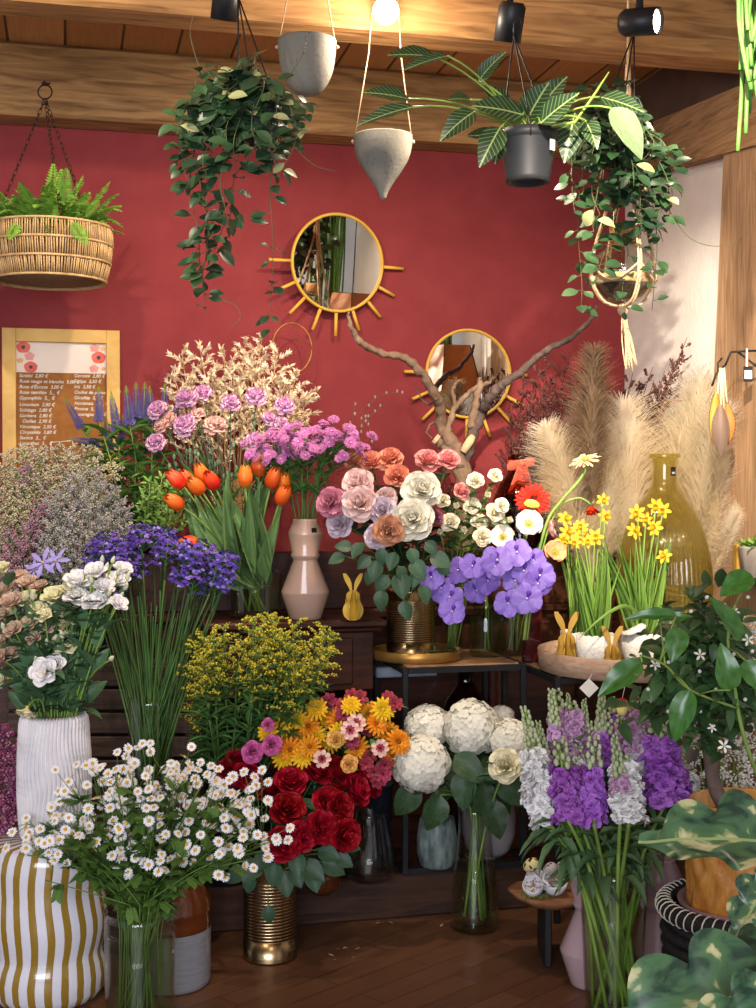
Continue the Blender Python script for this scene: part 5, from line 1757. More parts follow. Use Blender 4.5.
# ------------------------------------------------------------------ orange and yellow chrysanthemums with alstroemeria
R.seed(42)
m_my = petalm('yellow_mum_petal', '#e0ac12', '#ecc22a', .06, .008)
m_mo = petalm('orange_mum_petal', '#d88212', '#e59a26', .06, .008)
MUMY = [lib('bloom/my%d' % i, mk_mum, [m_my, petalm('mum_eye_gold', '#b9a01c', '#c9b030', .05), m_leafg]) for i in range(2)]
MUMO = [lib('bloom/mo%d' % i, mk_mum, [m_mo, petalm('mum_eye_brown', '#7a4a10', '#8a5a1c', .05), m_leafg]) for i in range(2)]
m_al = petalm('rose_red_petal', '#8f2c3e', '#a84454', .1, .01)
m_al2 = petalm('pale_pink_petal', '#dcaaa0', '#e8c2b6', .06)
ALS = [lib('bloom/al%d' % i, lambda mb: ([petal(mb, k * 2 * PI / 7 + R.uniform(-.15, .15), R.uniform(8, 26), 1.0, .62, R.uniform(-30, 10), .3, .08, 0, 4, 4, .65, .5, .04) for k in range(7)], [petal(mb, k * 2 * PI / 5, 45, .75, .5, -20, .4, .06, .02, 4, 4, .65, .5, .04) for k in range(5)], mb.ball((0, 0, .16), .13, 1, 7, 4)), [m_al, m_dkeye]) for i in range(2)]
ALP = lib('bloom/alp', lambda mb: ([petal(mb, k * 2 * PI / 9 + R.uniform(-.12, .12), R.uniform(2, 16), 1.0, .6, R.uniform(-25, 5), .3, .08, 0, 4, 4, .65, .5, .04) for k in range(9)], [petal(mb, k * 2 * PI / 8, 25, .5, .3, -10, .3, .06, .05, 3, 3, .65, .6, m=1) for k in range(8)], mb.ball((0, 0, .14), .17, 2, 7, 4)), [m_al2, m_al, m_dkeye])
ROS_Y = lib('rose/yel', lambda mb: mk_rose(mb, .8), [petalm('apricot_rose_petal', '#e0a650', '#eabb70', .04), m_leafg])
RAN = lib('ranunculus/pk', lambda mb: mk_rose(mb, .7), [petalm('magenta_ranunculus_petal', '#c9559a', '#d978b0', .06), m_leafg])
def mix(nm, lab, cat, grp, pts, mesh, r, d0, sz=1.0, f0=None):
    for (x, y) in pts:
        d = d0 + R.uniform(-.06, .06) + (720 - y) * .0016
        cut(nm, lab, cat, grp, foot(f0 or B_MIX, .04, .05), P(x, y, d), m_stemd, R.choice(mesh) if isinstance(mesh, list) else mesh, 'bloom', S(r * R.uniform(.9, 1.1), d) * sz, .0022, .8, .8, (.6, .72, .84, .92), L_MID, (.06, .026))
mix('chrysanthemum', 'yellow chrysanthemum bloom above the dark red roses', 'chrysanthemum', 'yellow chrysanthemums', ((283, 758), (301, 741), (281, 726), (325, 718), (316, 735), (351, 706), (316, 709), (274, 742), (383, 710), (302, 757), (268, 733), (330, 742), (296, 719), (340, 733)), MUMY, 11.5, 3.78)
mix('chrysanthemum', 'orange chrysanthemum bloom above the dark red roses', 'chrysanthemum', 'orange chrysanthemums', ((295, 730), (388, 733), (369, 712), (392, 756), (288, 742), (308, 726), (376, 724), (398, 742), (357, 748), (338, 720), (290, 750), (310, 747)), MUMO, 12.5, 3.78)
mix('alstroemeria', 'rose red dark centred bloom among the orange chrysanthemums', 'flower', 'rose red mixed blooms', ((360, 698), (343, 706), (395, 704), (335, 706), (368, 730), (352, 742), (374, 772), (378, 780), (366, 764), (329, 701), (352, 696), (388, 698), (370, 756), (385, 765), (344, 716), (383, 774)), ALS, 8.5, 3.78)
mix('alstroemeria', 'pale pink bloom with red eye among the orange chrysanthemums', 'flower', 'pale pink red eyed blooms', ((356, 723), (322, 759), (380, 748), (350, 730)), ALP, 9, 3.70)
mix('apricot_rose', 'apricot yellow rose among the orange chrysanthemums', 'rose', 'apricot roses', ((336, 740), (349, 764)), ROS_Y, 10, 3.70)
its = []
for (x, y, r) in ((252, 752, 12), (271, 745, 11), (268, 725, 7)):
    o = cut('ranunculus', 'x', 'ranunculus', 'magenta ranunculus', foot(B_SOL, .05, .3), P(x, y, 3.66), m_stem, RAN, 'bloom', S(r, 3.66), .0022, .5, .9, (.7, .85), L_MID, (.05, .03))
    its.append((o, x))
ordinals(its, 'magenta pink ranunculus between goldenrod and red roses')

# ------------------------------------------------------------------ white hydrangeas and a cream rose
R.seed(43)
m_hy = petalm('hydrangea_white', '#d3d1c0', '#e2e0d4', .03, .004)
HYD = [lib('flower_head/hy%d' % i, mk_hydrangea, [m_hy, petalm('hydrangea_inner', '#b9bb95', '#c8c9a8', .0)]) for i in range(2)]
m_hyl = M('hydrangea_leaf_green', '#223a20', .5, '#324f2d', 9, rnd=.2, spec=.4)
L_HY = [lib('leaf/hy%d' % i, lambda mb, i=i: mk_leaf(mb, 1, .18, .4 + .3 * i, 10, .72, .04, 6), m_hyl) for i in range(2)]
for (x, y, r, d, ax, lab) in ((421, 764, 31, 3.78, (-.6, -.6, .6), 'large white hydrangea head leaning left out of the tall vase'), (428, 728, 26, 3.95, (-.4, -.2, 1), 'white hydrangea head at the back left of the bunch'), (471, 728, 31, 3.86, (0, -.5, 1), 'large white hydrangea head at the top middle of the bunch'), (511, 742, 25, 3.80, (.6, -.5, .8), 'white hydrangea head at the right of the bunch'), (502, 718, 14, 4.0, (.3, -.1, 1), 'small white hydrangea head half hidden at the top right')):
    hd = P(x, y, d)
    neck = B_HYD + V((0, 0, .37))
    f = foot(B_HYD, .035, .03)
    t = thing('hydrangea', lab, 'hydrangea', f, 'white hydrangeas')
    a = V(ax).normalized()
    pts = smooth_path([f, neck + V(((f.x - B_HYD.x) * -.5, 0, 0)), (neck + hd) / 2 + V((0, 0, -.0)), hd - a * S(r, d) * .5], 4)
    mb = MB(); mb.tube(pts, .0042, 7); part('stem', mb, m_stem, t)
    inst('flower_head', R.choice(HYD), frame(hd, a, S(r, d) * .93), t)
    for k in range(6):
        q = pts[R.randrange(len(pts) - 7, len(pts) - 2)]
        inst('leaf', R.choice(L_HY), leafm(q, (R.uniform(-1, 1), R.uniform(-1, .1), R.uniform(-.9, .4)), V((0, -.6, 1)), R.uniform(.09, .13), R.uniform(.055, .08)), t)
for (x, y, dx, dz) in ((440, 815, -.3, -1), (480, 800, .2, -1), (465, 790, -.1, -1), (418, 805, -.8, -1), (500, 795, .7, -.9), (455, 775, .5, -.4), (490, 820, .3, -1)):
    p = P(x, y - 20, 3.78)
    neck = B_HYD + V((0, -.02, .375))
    f = foot(B_HYD, .045, .03)
    t = thing('hydrangea_leaf', 'broad dark hydrangea leaf hanging over the tall vase', 'leaf', f, 'hydrangea leaves over the tall vase')
    nk = neck + V((R.uniform(-.02, .02), R.uniform(0, .02), 0))
    mb = MB(); mb.tube([f + (nk - f) * (i / 6) for i in range(6)] + bez(nk, (nk + p) / 2 + V((0, -.02, .03)), p, 4), .0036, 6); part('stem', mb, m_stemd, t)
    inst('leaf', R.choice(L_HY), leafm(p, (dx, -.3, dz), V((R.uniform(-.4, .4), -1, .4)), .12, .078), t)
ROS_W = lib('rose/cream', lambda mb: mk_rose(mb, .75), [petalm('cream_rose_petal', '#e6deb8', '#efe9cc', .02), m_leafg])
cut('cream_rose', 'cream yellow rose right of the white hydrangeas', 'rose', None, foot(B_HYD, .03, .05), P(507, 768, 3.68), m_stem, ROS_W, 'bloom', S(19, 3.68), .0032, .8, .5, (.7, .8, .88, .94), L_ROSE, (.08, .05), V((-.3, -.8, .45)))

# ------------------------------------------------------------------ stocks
R.seed(44)
m_sv = petalm('stock_violet', '#9a52b4', '#b675cc', .12, .01)
m_sw = petalm('stock_white', '#dcdad8', '#eeeceb', .04, .0)
m_sp = petalm('stock_pink', '#b98cb4', '#cfaac8', .08, .01)
m_sb = M('stock_bud_green', '#9aa67c', .6, '#b4bd96', 20, rnd=.12)
STK = {k: [lib('flower_spike/s%s%d' % (k, i), lambda mb, i=i: mk_stock(mb, .82 - .2 * i), [m, m_stem, m_sb]) for i in range(2)] for k, m in (('violet', m_sv), ('white', m_sw), ('pale pink', m_sp))}
STKB = lib('flower_spike/sb', mk_stock_bud, [m_sp, m_stem, m_sb])
L_ST = [lib('leaf/st%d' % i, lambda mb, i=i: mk_leaf(mb, 1, .2, .5 + .6 * i, 8, .75, .06), M('stock_leaf_green', '#45603c', .55, '#5a774c', 9, rnd=.2)) for i in range(2)]
NECK = B_STOCK + V((0, 0, .375))
its = {}
for (col, xt, yt, xb, yb, d, wdt) in (
        ('white', 621, 756, 629, 822, 3.06, 1.35), ('violet', 560, 742, 568, 820, 3.10, 1.15), ('violet', 594, 740, 594, 824, 3.10, 1.1), ('violet', 660, 728, 664, 806, 3.16, 1.75), ('violet', 606, 716, 603, 772, 3.22, 1.1),
        ('white', 532, 742, 541, 812, 3.14, 1.3), ('pale pink', 556, 692, 561, 752, 3.26, 1.0), ('pale pink', 572, 704, 573, 762, 3.24, 1.1), ('white', 578, 745, 580, 790, 3.2, 1.0), ('pale pink', 634, 706, 633, 756, 3.22, 1.0),
        ('pale pink', 588, 724, 585, 775, 3.24, .9), ('white', 640, 726, 636, 780, 3.2, 1.0), ('violet', 648, 716, 650, 756, 3.28, 1.0), ('white', 526, 765, 545, 824, 3.16, 1.1), ('pale pink', 622, 716, 618, 760, 3.26, 1.0), ('violet', 574, 760, 578, 818, 3.16, 1.0),
        ('violet', 678, 752, 676, 802, 3.24, 1.2), ('white', 690, 770, 684, 806, 3.26, 1.0), ('violet', 616, 700, 612, 742, 3.3, .9)):
    a, b = P(xt, yt, d + .03), P(xb, yb, d)
    f = foot(B_STOCK, .07, .02)
    t = thing('stock_flower', 'x', 'stock', f, col + ' stocks in the flared vase')
    ax = (a - b)
    L = ax.length
    e = NECK + V(((b.x - NECK.x) * .5, (b.y - NECK.y) * .5, 0))
    pts = smooth_path([f, e, b], 5)
    mb = MB(); mb.tube(pts, [.0062 - .0002 * i for i in range(len(pts))], 8); part('stem', mb, m_stem, t)
    inst('flower_spike', R.choice(STK[col]), frame(b, ax, L * 1.02, None, wdt * .040 / (.24 * L)), t)
    for k in range(5):
        q = pts[R.randrange(5, len(pts) - 1)]
        inst('leaf', R.choice(L_ST), leafm(q, (R.uniform(-1, 1), R.uniform(-1, .3), R.uniform(-.5, .7)), ZU, R.uniform(.09, .14), R.uniform(.022, .032)), t)
    its.setdefault(col, []).append((t, xb))
for col, l in its.items():
    ordinals(l, col + ' stock spike in the flared vase')
its = []
for (xt, yt, xb, yb, d) in ((551, 690, 556, 740, 3.2), (524, 708, 540, 770, 3.2), (602, 692, 600, 745, 3.24), (636, 693, 632, 740, 3.26), (614, 735, 622, 790, 3.05), (648, 690, 645, 730, 3.3), (584, 700, 586, 740, 3.28), (538, 722, 548, 766, 3.22), (568, 694, 570, 726, 3.3), (628, 702, 626, 735, 3.3)):
    a, b = P(xt, yt, d), P(xb, yb, d)
    f = foot(B_STOCK, .07, .02)
    t = thing('stock_flower', 'green budded stock tip above the purple and white stocks', 'stock', f, 'green stock tips')
    e = NECK + V(((b.x - NECK.x) * .5, (b.y - NECK.y) * .5, 0))
    pts = smooth_path([f, e, b], 5)
    mb = MB(); mb.tube(pts, .005, 8); part('stem', mb, m_stem, t)
    inst('flower_spike', STKB, frame(b, a - b, (a - b).length, None, 1.0), t)
# ------------------------------------------------------------------ wall: mirrors, price board, hoop
R.seed(51)
m_mframe = M('yellow_painted_rattan', '#c99a35', .5, '#d8ab48', 12, rnd=0)
def mirror_mat():
    m, nt, b = nodes('mirror_glass')
    no = N(nt, 'ShaderNodeTexNoise', Scale=2.0); tc = N(nt, 'ShaderNodeTexCoord'); nt.links.new(tc.outputs['Object'], no.inputs['Vector'])
    mr = N(nt, 'ShaderNodeMapRange'); mr.inputs['To Min'].default_value, mr.inputs['To Max'].default_value = .005, .02
    nt.links.new(no.outputs['Fac'], mr.inputs['Value']); nt.links.new(mr.outputs['Result'], b.inputs['Roughness'])
    b.inputs['Base Color'].default_value = (.9, .9, .88, 1); b.inputs['Metallic'].default_value = 1
    return m
m_mirror = mirror_mat()
def mirror(label, px, py, rpx, rays, yaw=0.0, pit=0.0):
    c = onwall(px, py, .014 + (abs(yaw) + abs(pit)) * .19)
    r = S(rpx, c.y)
    t = thing('sun_mirror', label, 'mirror', c, None)
    Rm = Matrix(((WD.x, 0, WN.x, c.x), (WD.y, 0, WN.y, c.y), (0, 1, 0, c.z), (0, 0, 0, 1))) @ Matrix.Rotation(yaw, 4, 'Y') @ Matrix.Rotation(pit, 4, 'X')
    mb = MB(); mb.T = Rm
    mb.lathe([(0, -.012), (r * .93, -.012), (r * .93, .002), (0, .002)], 64)
    part('mirror_glass', mb, m_mirror, t, False)
    mb = MB(); mb.T = Rm
    mb.lathe([(r * .915 + .006 * (1 + math.cos(a)) , .002 + .010 * math.sin(a)) for a in [2 * PI * i / 10 for i in range(10)]], 72, closed=True)
    part('rim', mb, m_mframe, t)
    for (ang, L) in rays:
        a = math.radians(ang)
        d = Rm.to_3x3() @ V((math.cos(a), math.sin(a), 0))
        mb = MB(); mb.tube([c + d * (r * .96), c + d * (r * .96 + L)], .0065, 8)
        part('ray', mb, m_mframe, t)
    return t
mirror('round mirror with half a sunburst of yellow rays, upper one on the red wall', 337.5, 263, 50.5, [(0 - 1, .085), (-25, .075), (-47, .08), (-69, .08), (-90, .088), (-110, .085), (-133, .085), (-154, .075), (-179, .085)], math.radians(9), math.radians(4.5))
mirror('round mirror with yellow rays behind the twisted branch, lower one on the red wall', 468.5, 374, 46, [(0, .07), (-28, .085), (-47, .085), (-70, .085), (-92, .08), (-113, .085), (-136, .085), (-156, .075), (-181, .085)], math.radians(1.0))

# price board
bd = onwall(59, 410, .012)
BW, BH = .405, .62
tl = onwall(2, 328, .012)
t = thing('price_board', 'wooden framed flower price board hanging on the red wall', 'sign', tl)
BM = Matrix(((WD.x, 0, WN.x, tl.x), (WD.y, 0, WN.y, tl.y), (0, 1, 0, tl.z), (0, 0, 0, 1)))     # x right, y up, z out of the wall, origin top left
def bpart(name, mb, mats, parent, smooth=False, label=None):
    o = bpy.data.objects.new(name, mb.mesh(name, mats, smooth)); COL.objects.link(o); o.parent = parent
    m = BM.copy(); m.translation = m.translation - wloc(parent); o.matrix_local = m
    LOC[o.name] = V((0, 0, 0))
    if label: o['label'] = label
    return o
fw = .047
for (x0, x1, y0, y1) in ((0, fw, -BH, 0), (BW - fw, BW, -BH, 0), (fw, BW - fw, -fw, 0), (fw, BW - fw, -BH, -BH + fw)):
    mb = MB(); mb.box(((x0 + x1) / 2, (y0 + y1) / 2, .009), x1 - x0, y1 - y0, .022, bev=.002)
    bpart('frame_bar', mb, m_pine, t)
mb = MB(); mb.box((BW / 2, -BH / 2, .0), BW - 2 * fw + .004, BH - 2 * fw + .004, .008)
bpart('kraft_sheet', mb, M('kraft_paper', '#8f5a28', .85, '#9c6732', 40, rnd=0), t)
hb = bpart('header_strip', (lambda m_: (m_.box((BW / 2, -fw - .054, .005), BW - 2 * fw, .106, .002), m_)[1])(MB()), M('cream_paper', '#e5d3c4', .85, '#eadccf', 10, rnd=0), t)
m_fl = M('printed_coral', '#d4604e', .85, '#df7866', 30, rnd=0)
m_fl2 = M('printed_pink', '#df8f88', .85, '#e7a59c', 30, rnd=0)
m_flc = M('printed_blue_grey', '#4a4658', .85, rnd=0)
m_flo = M('printed_apricot', '#e2b078', .85, rnd=0)
def blot(cx, cy, rx, ry, m, n=5, wob=.12):
    mb = MB(); k = 28
    vs = [V((cx, cy, .0064))] + [V((cx + math.cos(2 * PI * i / k) * rx * (1 + wob * math.sin(n * 2 * PI * i / k)), cy + math.sin(2 * PI * i / k) * ry * (1 + wob * math.sin(n * 2 * PI * i / k)), .0064)) for i in range(k)]
    mb.add(vs, [(0, 1 + i, 1 + (i + 1) % k) for i in range(k)])
    return mb
x0b, y0b = fw, -fw
for (u, v, r, m, c) in ((.025, -.019, .024, m_fl, 1), (.046, -.050, .017, m_fl2, 0), (.050, -.088, .023, m_fl, 1), (.014, -.066, .011, m_flo, 0), (.270, -.016, .017, m_fl2, 0), (.284, -.050, .025, m_fl, 1), (.268, -.090, .016, m_fl2, 0), (.299, -.018, .010, m_flo, 0), (.301, -.090, .008, m_flo, 0)):
    q = blot(x0b + u, y0b + v, r, r * .85, m, 5, .04 if c else .12)
    f_ = bpart('printed_flower', q, m, t, False)
    if c:
        q = blot(x0b + u, y0b + v, r * .27, r * .27, m_flc, 3, .05)
        for i in range(len(q.v)): q.v[i].z += .0004
        o = bpart('flower_center', q, m_flc, t, False); o.parent = f_; o.matrix_local = Matrix.Identity(4)
m_chalk = M('white_ink', '#efe9df', .8, rnd=0)
def text(body, x, y, size, parent, mat, z=.0052, shear=.25):
    c = bpy.data.curves.new('lettering', 'FONT'); c.body = body; c.size = size * 1.06; c.shear = shear; c.offset = .0001
    c.materials.append(mat)
    tmp = bpy.data.objects.new('tmp', c)
    me = bpy.data.meshes.new_from_object(tmp)
    bpy.data.objects.remove(tmp); bpy.data.curves.remove(c)
    if not me.materials: me.materials.append(mat)
    o = bpy.data.objects.new('price_line', me); COL.objects.link(o); o.parent = parent
    m = BM @ Matrix.Translation((x, y, z)); m.translation = m.translation - wloc(parent); o.matrix_local = m
    return o
yy = -fw - .124
for i, l in enumerate(('Santini  2,80 €', 'Rose rouge et blanche  5,00 €', 'Rose d’Écosse  3,00 €', 'Rose ramifiée  5,_ €', 'Gypsophile  5,_ €', 'Limonium  2,80 €', 'Solidago  2,80 €', 'Gerbera  2,80 €', '  Oeillet  2,90 €', 'Véronique  2,50 €', 'Chrysalide  3,80 €', 'Statice  3,_ €', 'Lisianthus  5,_ €', 'Narcisse  2,50 €', 'Lys  5,_ €')):
    text(l, fw + .010, yy - i * .0195 - (.004 if i > 4 else 0), .0158, t, m_chalk)
for i, l in enumerate(('Germini  2,80 €', 'Tulipe  2,50 €', 'Iris  3,50 €', 'Oeillet de poète  2,50 €', 'Giroflée  5,_ €', 'Hortensia  10,_ €', 'Pivoine  5,_ €', 'Asparagus  3,_ €')):
    text(l, fw + .198, yy + .003 - i * .0195, .0155, t, m_chalk)
# price pencilled box
mb = MB()
for p, q in (((.165, -.40), (.165, -.52)), ((.165, -.40), (.24, -.393)), ((.24, -.393), (.24, -.5))):
    mb.bar(V((p[0], p[1], .0055)), V((q[0], q[1], .0055)), .002, .0006)
bpart('drawn_box', mb, m_chalk, t)

c = onwall(292, 348, .10)
t = thing('wire_hoop', 'thin brass wire hoop standing behind the bleached dried branches', 'hoop', c)
mb = MB(); r = S(20, c.y)
mb.tube([c + WD * math.cos(a) * r + ZU * math.sin(a) * r * 1.25 for a in [2 * PI * i / 40 for i in range(41)]], .0022, 6)
part('ring', mb, M('thin_brass', '#b98c3a', .3, '#c69a48', 10, rnd=0, metal=.8), t)
mb = MB(); mb.tube([c - ZU * r * 1.25, V((c.x, c.y, .922))], .002, 6)
part('stand_rod', mb, MATS['thin_brass'], t)

# ------------------------------------------------------------------ twisted branch and twigs
R.seed(52)
m_bark = M('grey_brown_bark', '#6b5240', .85, '#8d7460', 30, rnd=.05, stretch=(1, 1, .5), bump=.8, bscale=70)
m_barkd = M('dark_bark', '#4a3c38', .85, '#63534c', 30, rnd=.05, bump=.8, bscale=70)
m_cutw = M('cut_pale_wood', '#d2a880', .8, '#debb96', 30, rnd=0)
tb = thing('twisted_branch', 'gnarled grey brown twisted branch in front of the lower mirror', 'branch', B_BR + V((0, 0, .02)))
def limb(name, pts, radii, mat=m_bark, d=4.58):
    w = [P(p[0], p[1], (p[2] if len(p) > 2 else d)) for p in pts]
    sp = smooth_path(w, 5)
    rr = []
    for i in range(len(sp)):
        k = i / 5
        a = min(int(k), len(radii) - 2)
        r = radii[a] + (radii[a + 1] - radii[a]) * (k - a)
        rr.append(S(r * .84, d) * (1 + .13 * math.sin(i * 1.9) + R.uniform(-.08, .08)))
    sp = [p + V((R.uniform(-1, 1), R.uniform(-1, 1), R.uniform(-1, 1))) * .003 for p in sp]
    mb = MB(); mb.tube(sp, rr, 9)
    return part(name, mb, mat, tb)
limb('trunk', ((466, 585), (465, 540), (464, 500), (462, 466), (455, 446)), (12, 12, 12, 11, 9))
limb('limb', ((462, 462), (448, 436), (441, 424), (440, 405, 4.55), (435, 395, 4.52), (425, 377, 4.5), (412, 364, 4.48), (402, 357, 4.47), (384, 354, 4.45), (365, 345, 4.42), (355, 335, 4.4), (350, 322, 4.38), (348, 312, 4.37)), (9, 8, 7, 6.5, 6, 5.5, 5, 4.5, 4, 4, 3.5, 2.5, 1.5))
limb('limb', ((460, 470), (470, 445), (476, 425), (483, 412), (489, 400, 4.52), (498, 388, 4.5), (507, 381, 4.48), (520, 373, 4.46), (535, 359, 4.44), (550, 348, 4.42), (567, 340, 4.42), (580, 330, 4.4), (592, 318, 4.4), (597, 306, 4.4)), (9, 7, 6.5, 6, 5.5, 5.5, 5, 4.5, 4, 4, 3.5, 3, 2.5, 1.5), m_barkd)
limb('limb', ((472, 428), (474, 412), (477, 398), (480, 384), (478, 378)), (5.5, 5, 4.5, 3.5, 2))
limb('twig', ((480, 386), (488, 383), (494, 378), (498, 374)), (3, 2.5, 2, 1))
limb('limb', ((448, 432), (452, 414), (460, 402), (470, 392), (478, 386)), (4, 4, 3.5, 3, 2.5))
limb('twig', ((456, 406), (453, 394), (455, 384), (460, 380)), (3, 2.5, 2, 1))
limb('limb', ((452, 455), (445, 448), (438, 441)), (6, 6, 5.5))
limb('twig', ((436, 398, 4.5), (428, 404), (421, 398), (415, 388)), (2, 1.2, 1, .6))
limb('twig', ((440, 420), (431, 424), (427, 432), (432, 438)), (2, 1.2, 1, .6))
for (x, y, dx, dy, r) in ((437.5, 440.5, -3, -2.4, 5.5), ):
    mb = MB(); a, b = P(x, y, 4.58), P(x + dx, y + dy, 4.58); mb.tube([a, b], S(r, 4.58), 9); part('cut_end', mb, m_cutw, tb, False, 'pale sawn end')
mb = MB(); mb.tube([P(463, 452, 4.545), P(470, 441, 4.545), P(473, 436, 4.55)], [S(4, 4.55), S(4.5, 4.55), S(3, 4.55)], 8); part('peeled_patch', mb, m_cutw, tb, True, 'pale peeled bark patch')

m_twd = M('dark_red_twig', '#3d211d', .8, '#54302a', 30, rnd=.15)
m_twb = M('twig_bud_dark', '#5a3430', .8, '#70463f', 30, rnd=.15)
TWG = [lib('twig/%d' % i, lambda mb: mk_twig(mb), [m_twd, m_twb]) for i in range(3)]
B_TW = W(.50, .2, .922)
def twigs(lab, grp, spots, base, tl, lean=.8):
    for (x, y, d) in spots:
        top = P(x, y, d)
        f = foot(base, .035, .02)
        t = thing('dark_twig', lab, 'twig', f, grp)
        ax = (top - f).normalized()
        o = top - ax * tl
        mb = MB(); mb.tube([f, (f + o) / 2, o], .0028, 5); part('stem', mb, m_twd, t)
        inst('twig', R.choice(TWG), frame(o, ax, tl, None, 1.0), t)
twigs('dark brown budded twig between the lower mirror and the pampas grass', 'dark twigs behind the branch', ((512, 400, 4.75), (525, 372, 4.75), (538, 362, 4.75), (548, 352, 4.74), (558, 360, 4.73), (568, 352, 4.72), (580, 368, 4.72), (532, 390, 4.7), (550, 385, 4.7), (566, 390, 4.7), (520, 420, 4.7), (590, 385, 4.72), (545, 410, 4.68)), W(.47, .20, .922), .52)
twigs('dark budded twig arching across the white wall above the pampas grass', 'dark twigs on the white wall', ((690, 338, 4.4), (684, 352, 4.42), (676, 362, 4.44), (665, 372, 4.46), (650, 366, 4.5), (640, 378, 4.5), (655, 385, 4.48), (630, 372, 4.55), (672, 378, 4.42)), W(.72, .3, .922), .5)
t = thing('corkscrew_twig', 'thin orange brown corkscrew twig against the white wall', 'twig', W(.74, .3, .93))
w = smooth_path([W(.74, .3, .93)] + [P(x, y, d) for x, y, d in ((632, 470, 4.55), (640, 440, 4.52), (648, 425, 4.5), (658, 418, 4.48), (664, 405, 4.46), (671, 400, 4.45), (680, 401, 4.44), (692, 399, 4.42), (703, 396, 4.40), (714, 391, 4.38))], 4)
mb = MB(); mb.tube(w, [.0045 - .003 * i / len(w) for i in range(len(w))], 6); part('stem', mb, M('orange_brown_bark', '#8a5a3a', .8, '#9e6c48', 20, rnd=0), t)
# pussy willow
m_wil = M('willow_bark', '#5d3b2a', .8, '#76503c', 20, rnd=.1); m_cat = M('silver_catkin', '#8f8276', .9, '#a59a8e', 40, rnd=.1)
B_WIL = V((P(364, 500, 4.5).x, 4.55, .922))
for pts, lab in ((((364, 500), (360, 440), (362, 425), (372, 415), (384, 405)), 'pussy willow twig bending right beside the pink chrysanthemums'), (((362, 500), (353, 440), (352, 420), (356, 402)), 'upright pussy willow twig beside the pink chrysanthemums'), (((366, 500), (372, 450), (370, 430), (366, 415)), 'middle pussy willow twig beside the pink chrysanthemums'), (((365, 500), (360, 430), (372, 402), (392, 393), (406, 394)), 'thin arching willow twig crossing below the upper mirror')):
    w = smooth_path([B_WIL + V((R.uniform(-.01, .01), 0, .01))] + [P(x, y, 4.5) for x, y in pts], 4)
    t = thing('willow_twig', lab, 'twig', w[0])
    mb = MB(); mb.tube(w, [.0032 - .002 * i / len(w) for i in range(len(w))], 5); part('stem', mb, m_wil, t)
    for i in range(9, len(w), 2):
        mb = MB(); p = w[i] + V((R.uniform(-.008, .008), -.004, .004)); mb.T = Matrix.Translation(p); mb.ball((0, 0, 0), .0036, 0, 6, 5, 1.7); mb.T = None
        part('catkin', mb, m_cat, t)

# ------------------------------------------------------------------ pampas grass
R.seed(53)
def pampas(name, a, b, sp=0):
    return [a, b]
m_pc = petalm('pampas_cream', '#f8ecd2', '#fffaee', .07, .006, .9)
m_pt = petalm('pampas_taupe', '#b39a80', '#cbb398', .05, .006, .9)
m_ps = M('pampas_stem', '#b59a66', .8, '#c4aa78', 20, rnd=.1)
def soft(m, w):
    nt = m.node_tree; L = nt.links.new; b = nt.nodes['Principled BSDF']
    tl_ = N(nt, 'ShaderNodeBsdfTranslucent'); L(b.inputs['Base Color'].links[0].from_socket, tl_.inputs['Color'])
    mx = N(nt, 'ShaderNodeMixShader', Fac=w); L(b.outputs['BSDF'], mx.inputs[1]); L(tl_.outputs['BSDF'], mx.inputs[2])
    L(mx.outputs['Shader'], nt.nodes['Material Output'].inputs['Surface'])
soft(m_pc, .5); soft(m_pt, .4)
PLC = [lib('plume/c%d' % i, lambda mb, i=i: mk_plume(mb, 3300, 1.0 + .15 * i, .14 + .1 * i), [m_pc, m_ps]) for i in range(3)]
PLT = lib('plume/t', lambda mb: mk_plume(mb, 3300, .62, .06), [m_pt, m_ps])
def plume(lab, cat_grp, tip, butt, d, me, wid, base, lb=0):
    a, b = P(tip[0], tip[1], d - lb), P(butt[0], butt[1], d)
    f = foot(base, .03, .03)
    t = thing('pampas_plume', lab, 'pampas grass', f, cat_grp)
    mb = MB(); mb.tube(smooth_path([f, (f + b) / 2 + V((0, 0, .02)), b], 4), .004, 6); part('stem', mb, m_ps, t)
    ax = a - b
    mw = frame(b, ax, ax.length * 1.05, R.uniform(0, 6), wid)
    o = inst('plume', me.copy(), mw, t)
    # strands that would pass through the walls lie against them instead
    import numpy as np
    n = len(o.data.vertices); co_ = np.empty(n * 3, 'f4'); o.data.vertices.foreach_get('co', co_); co_ = co_.reshape(-1, 3)
    A = np.array(mw.to_3x3()); w_ = co_ @ A.T + np.array(mw.translation)
    rel = w_ - np.array(WO); s_ = rel @ np.array(WD); t_ = rel @ np.array(WN)
    w_ = w_ + np.outer(np.minimum(.935 - s_, 0), np.array(WD)) + np.outer(np.maximum(.02 - t_, 0), np.array(WN))
    co_ = ((w_ - np.array(mw.translation)) @ np.linalg.inv(A).T).astype('f4')
    o.data.vertices.foreach_set('co', co_.ravel()); o.data.update()
B_TP = V((P(588, 560, 4.25).x, 4.32, TAB2 + .004))
plume('tall taupe pampas plume standing upright behind the daffodils', None, (584, 352), (594, 500), 4.28, PLT, 1.5, W(.58, .42, .922))
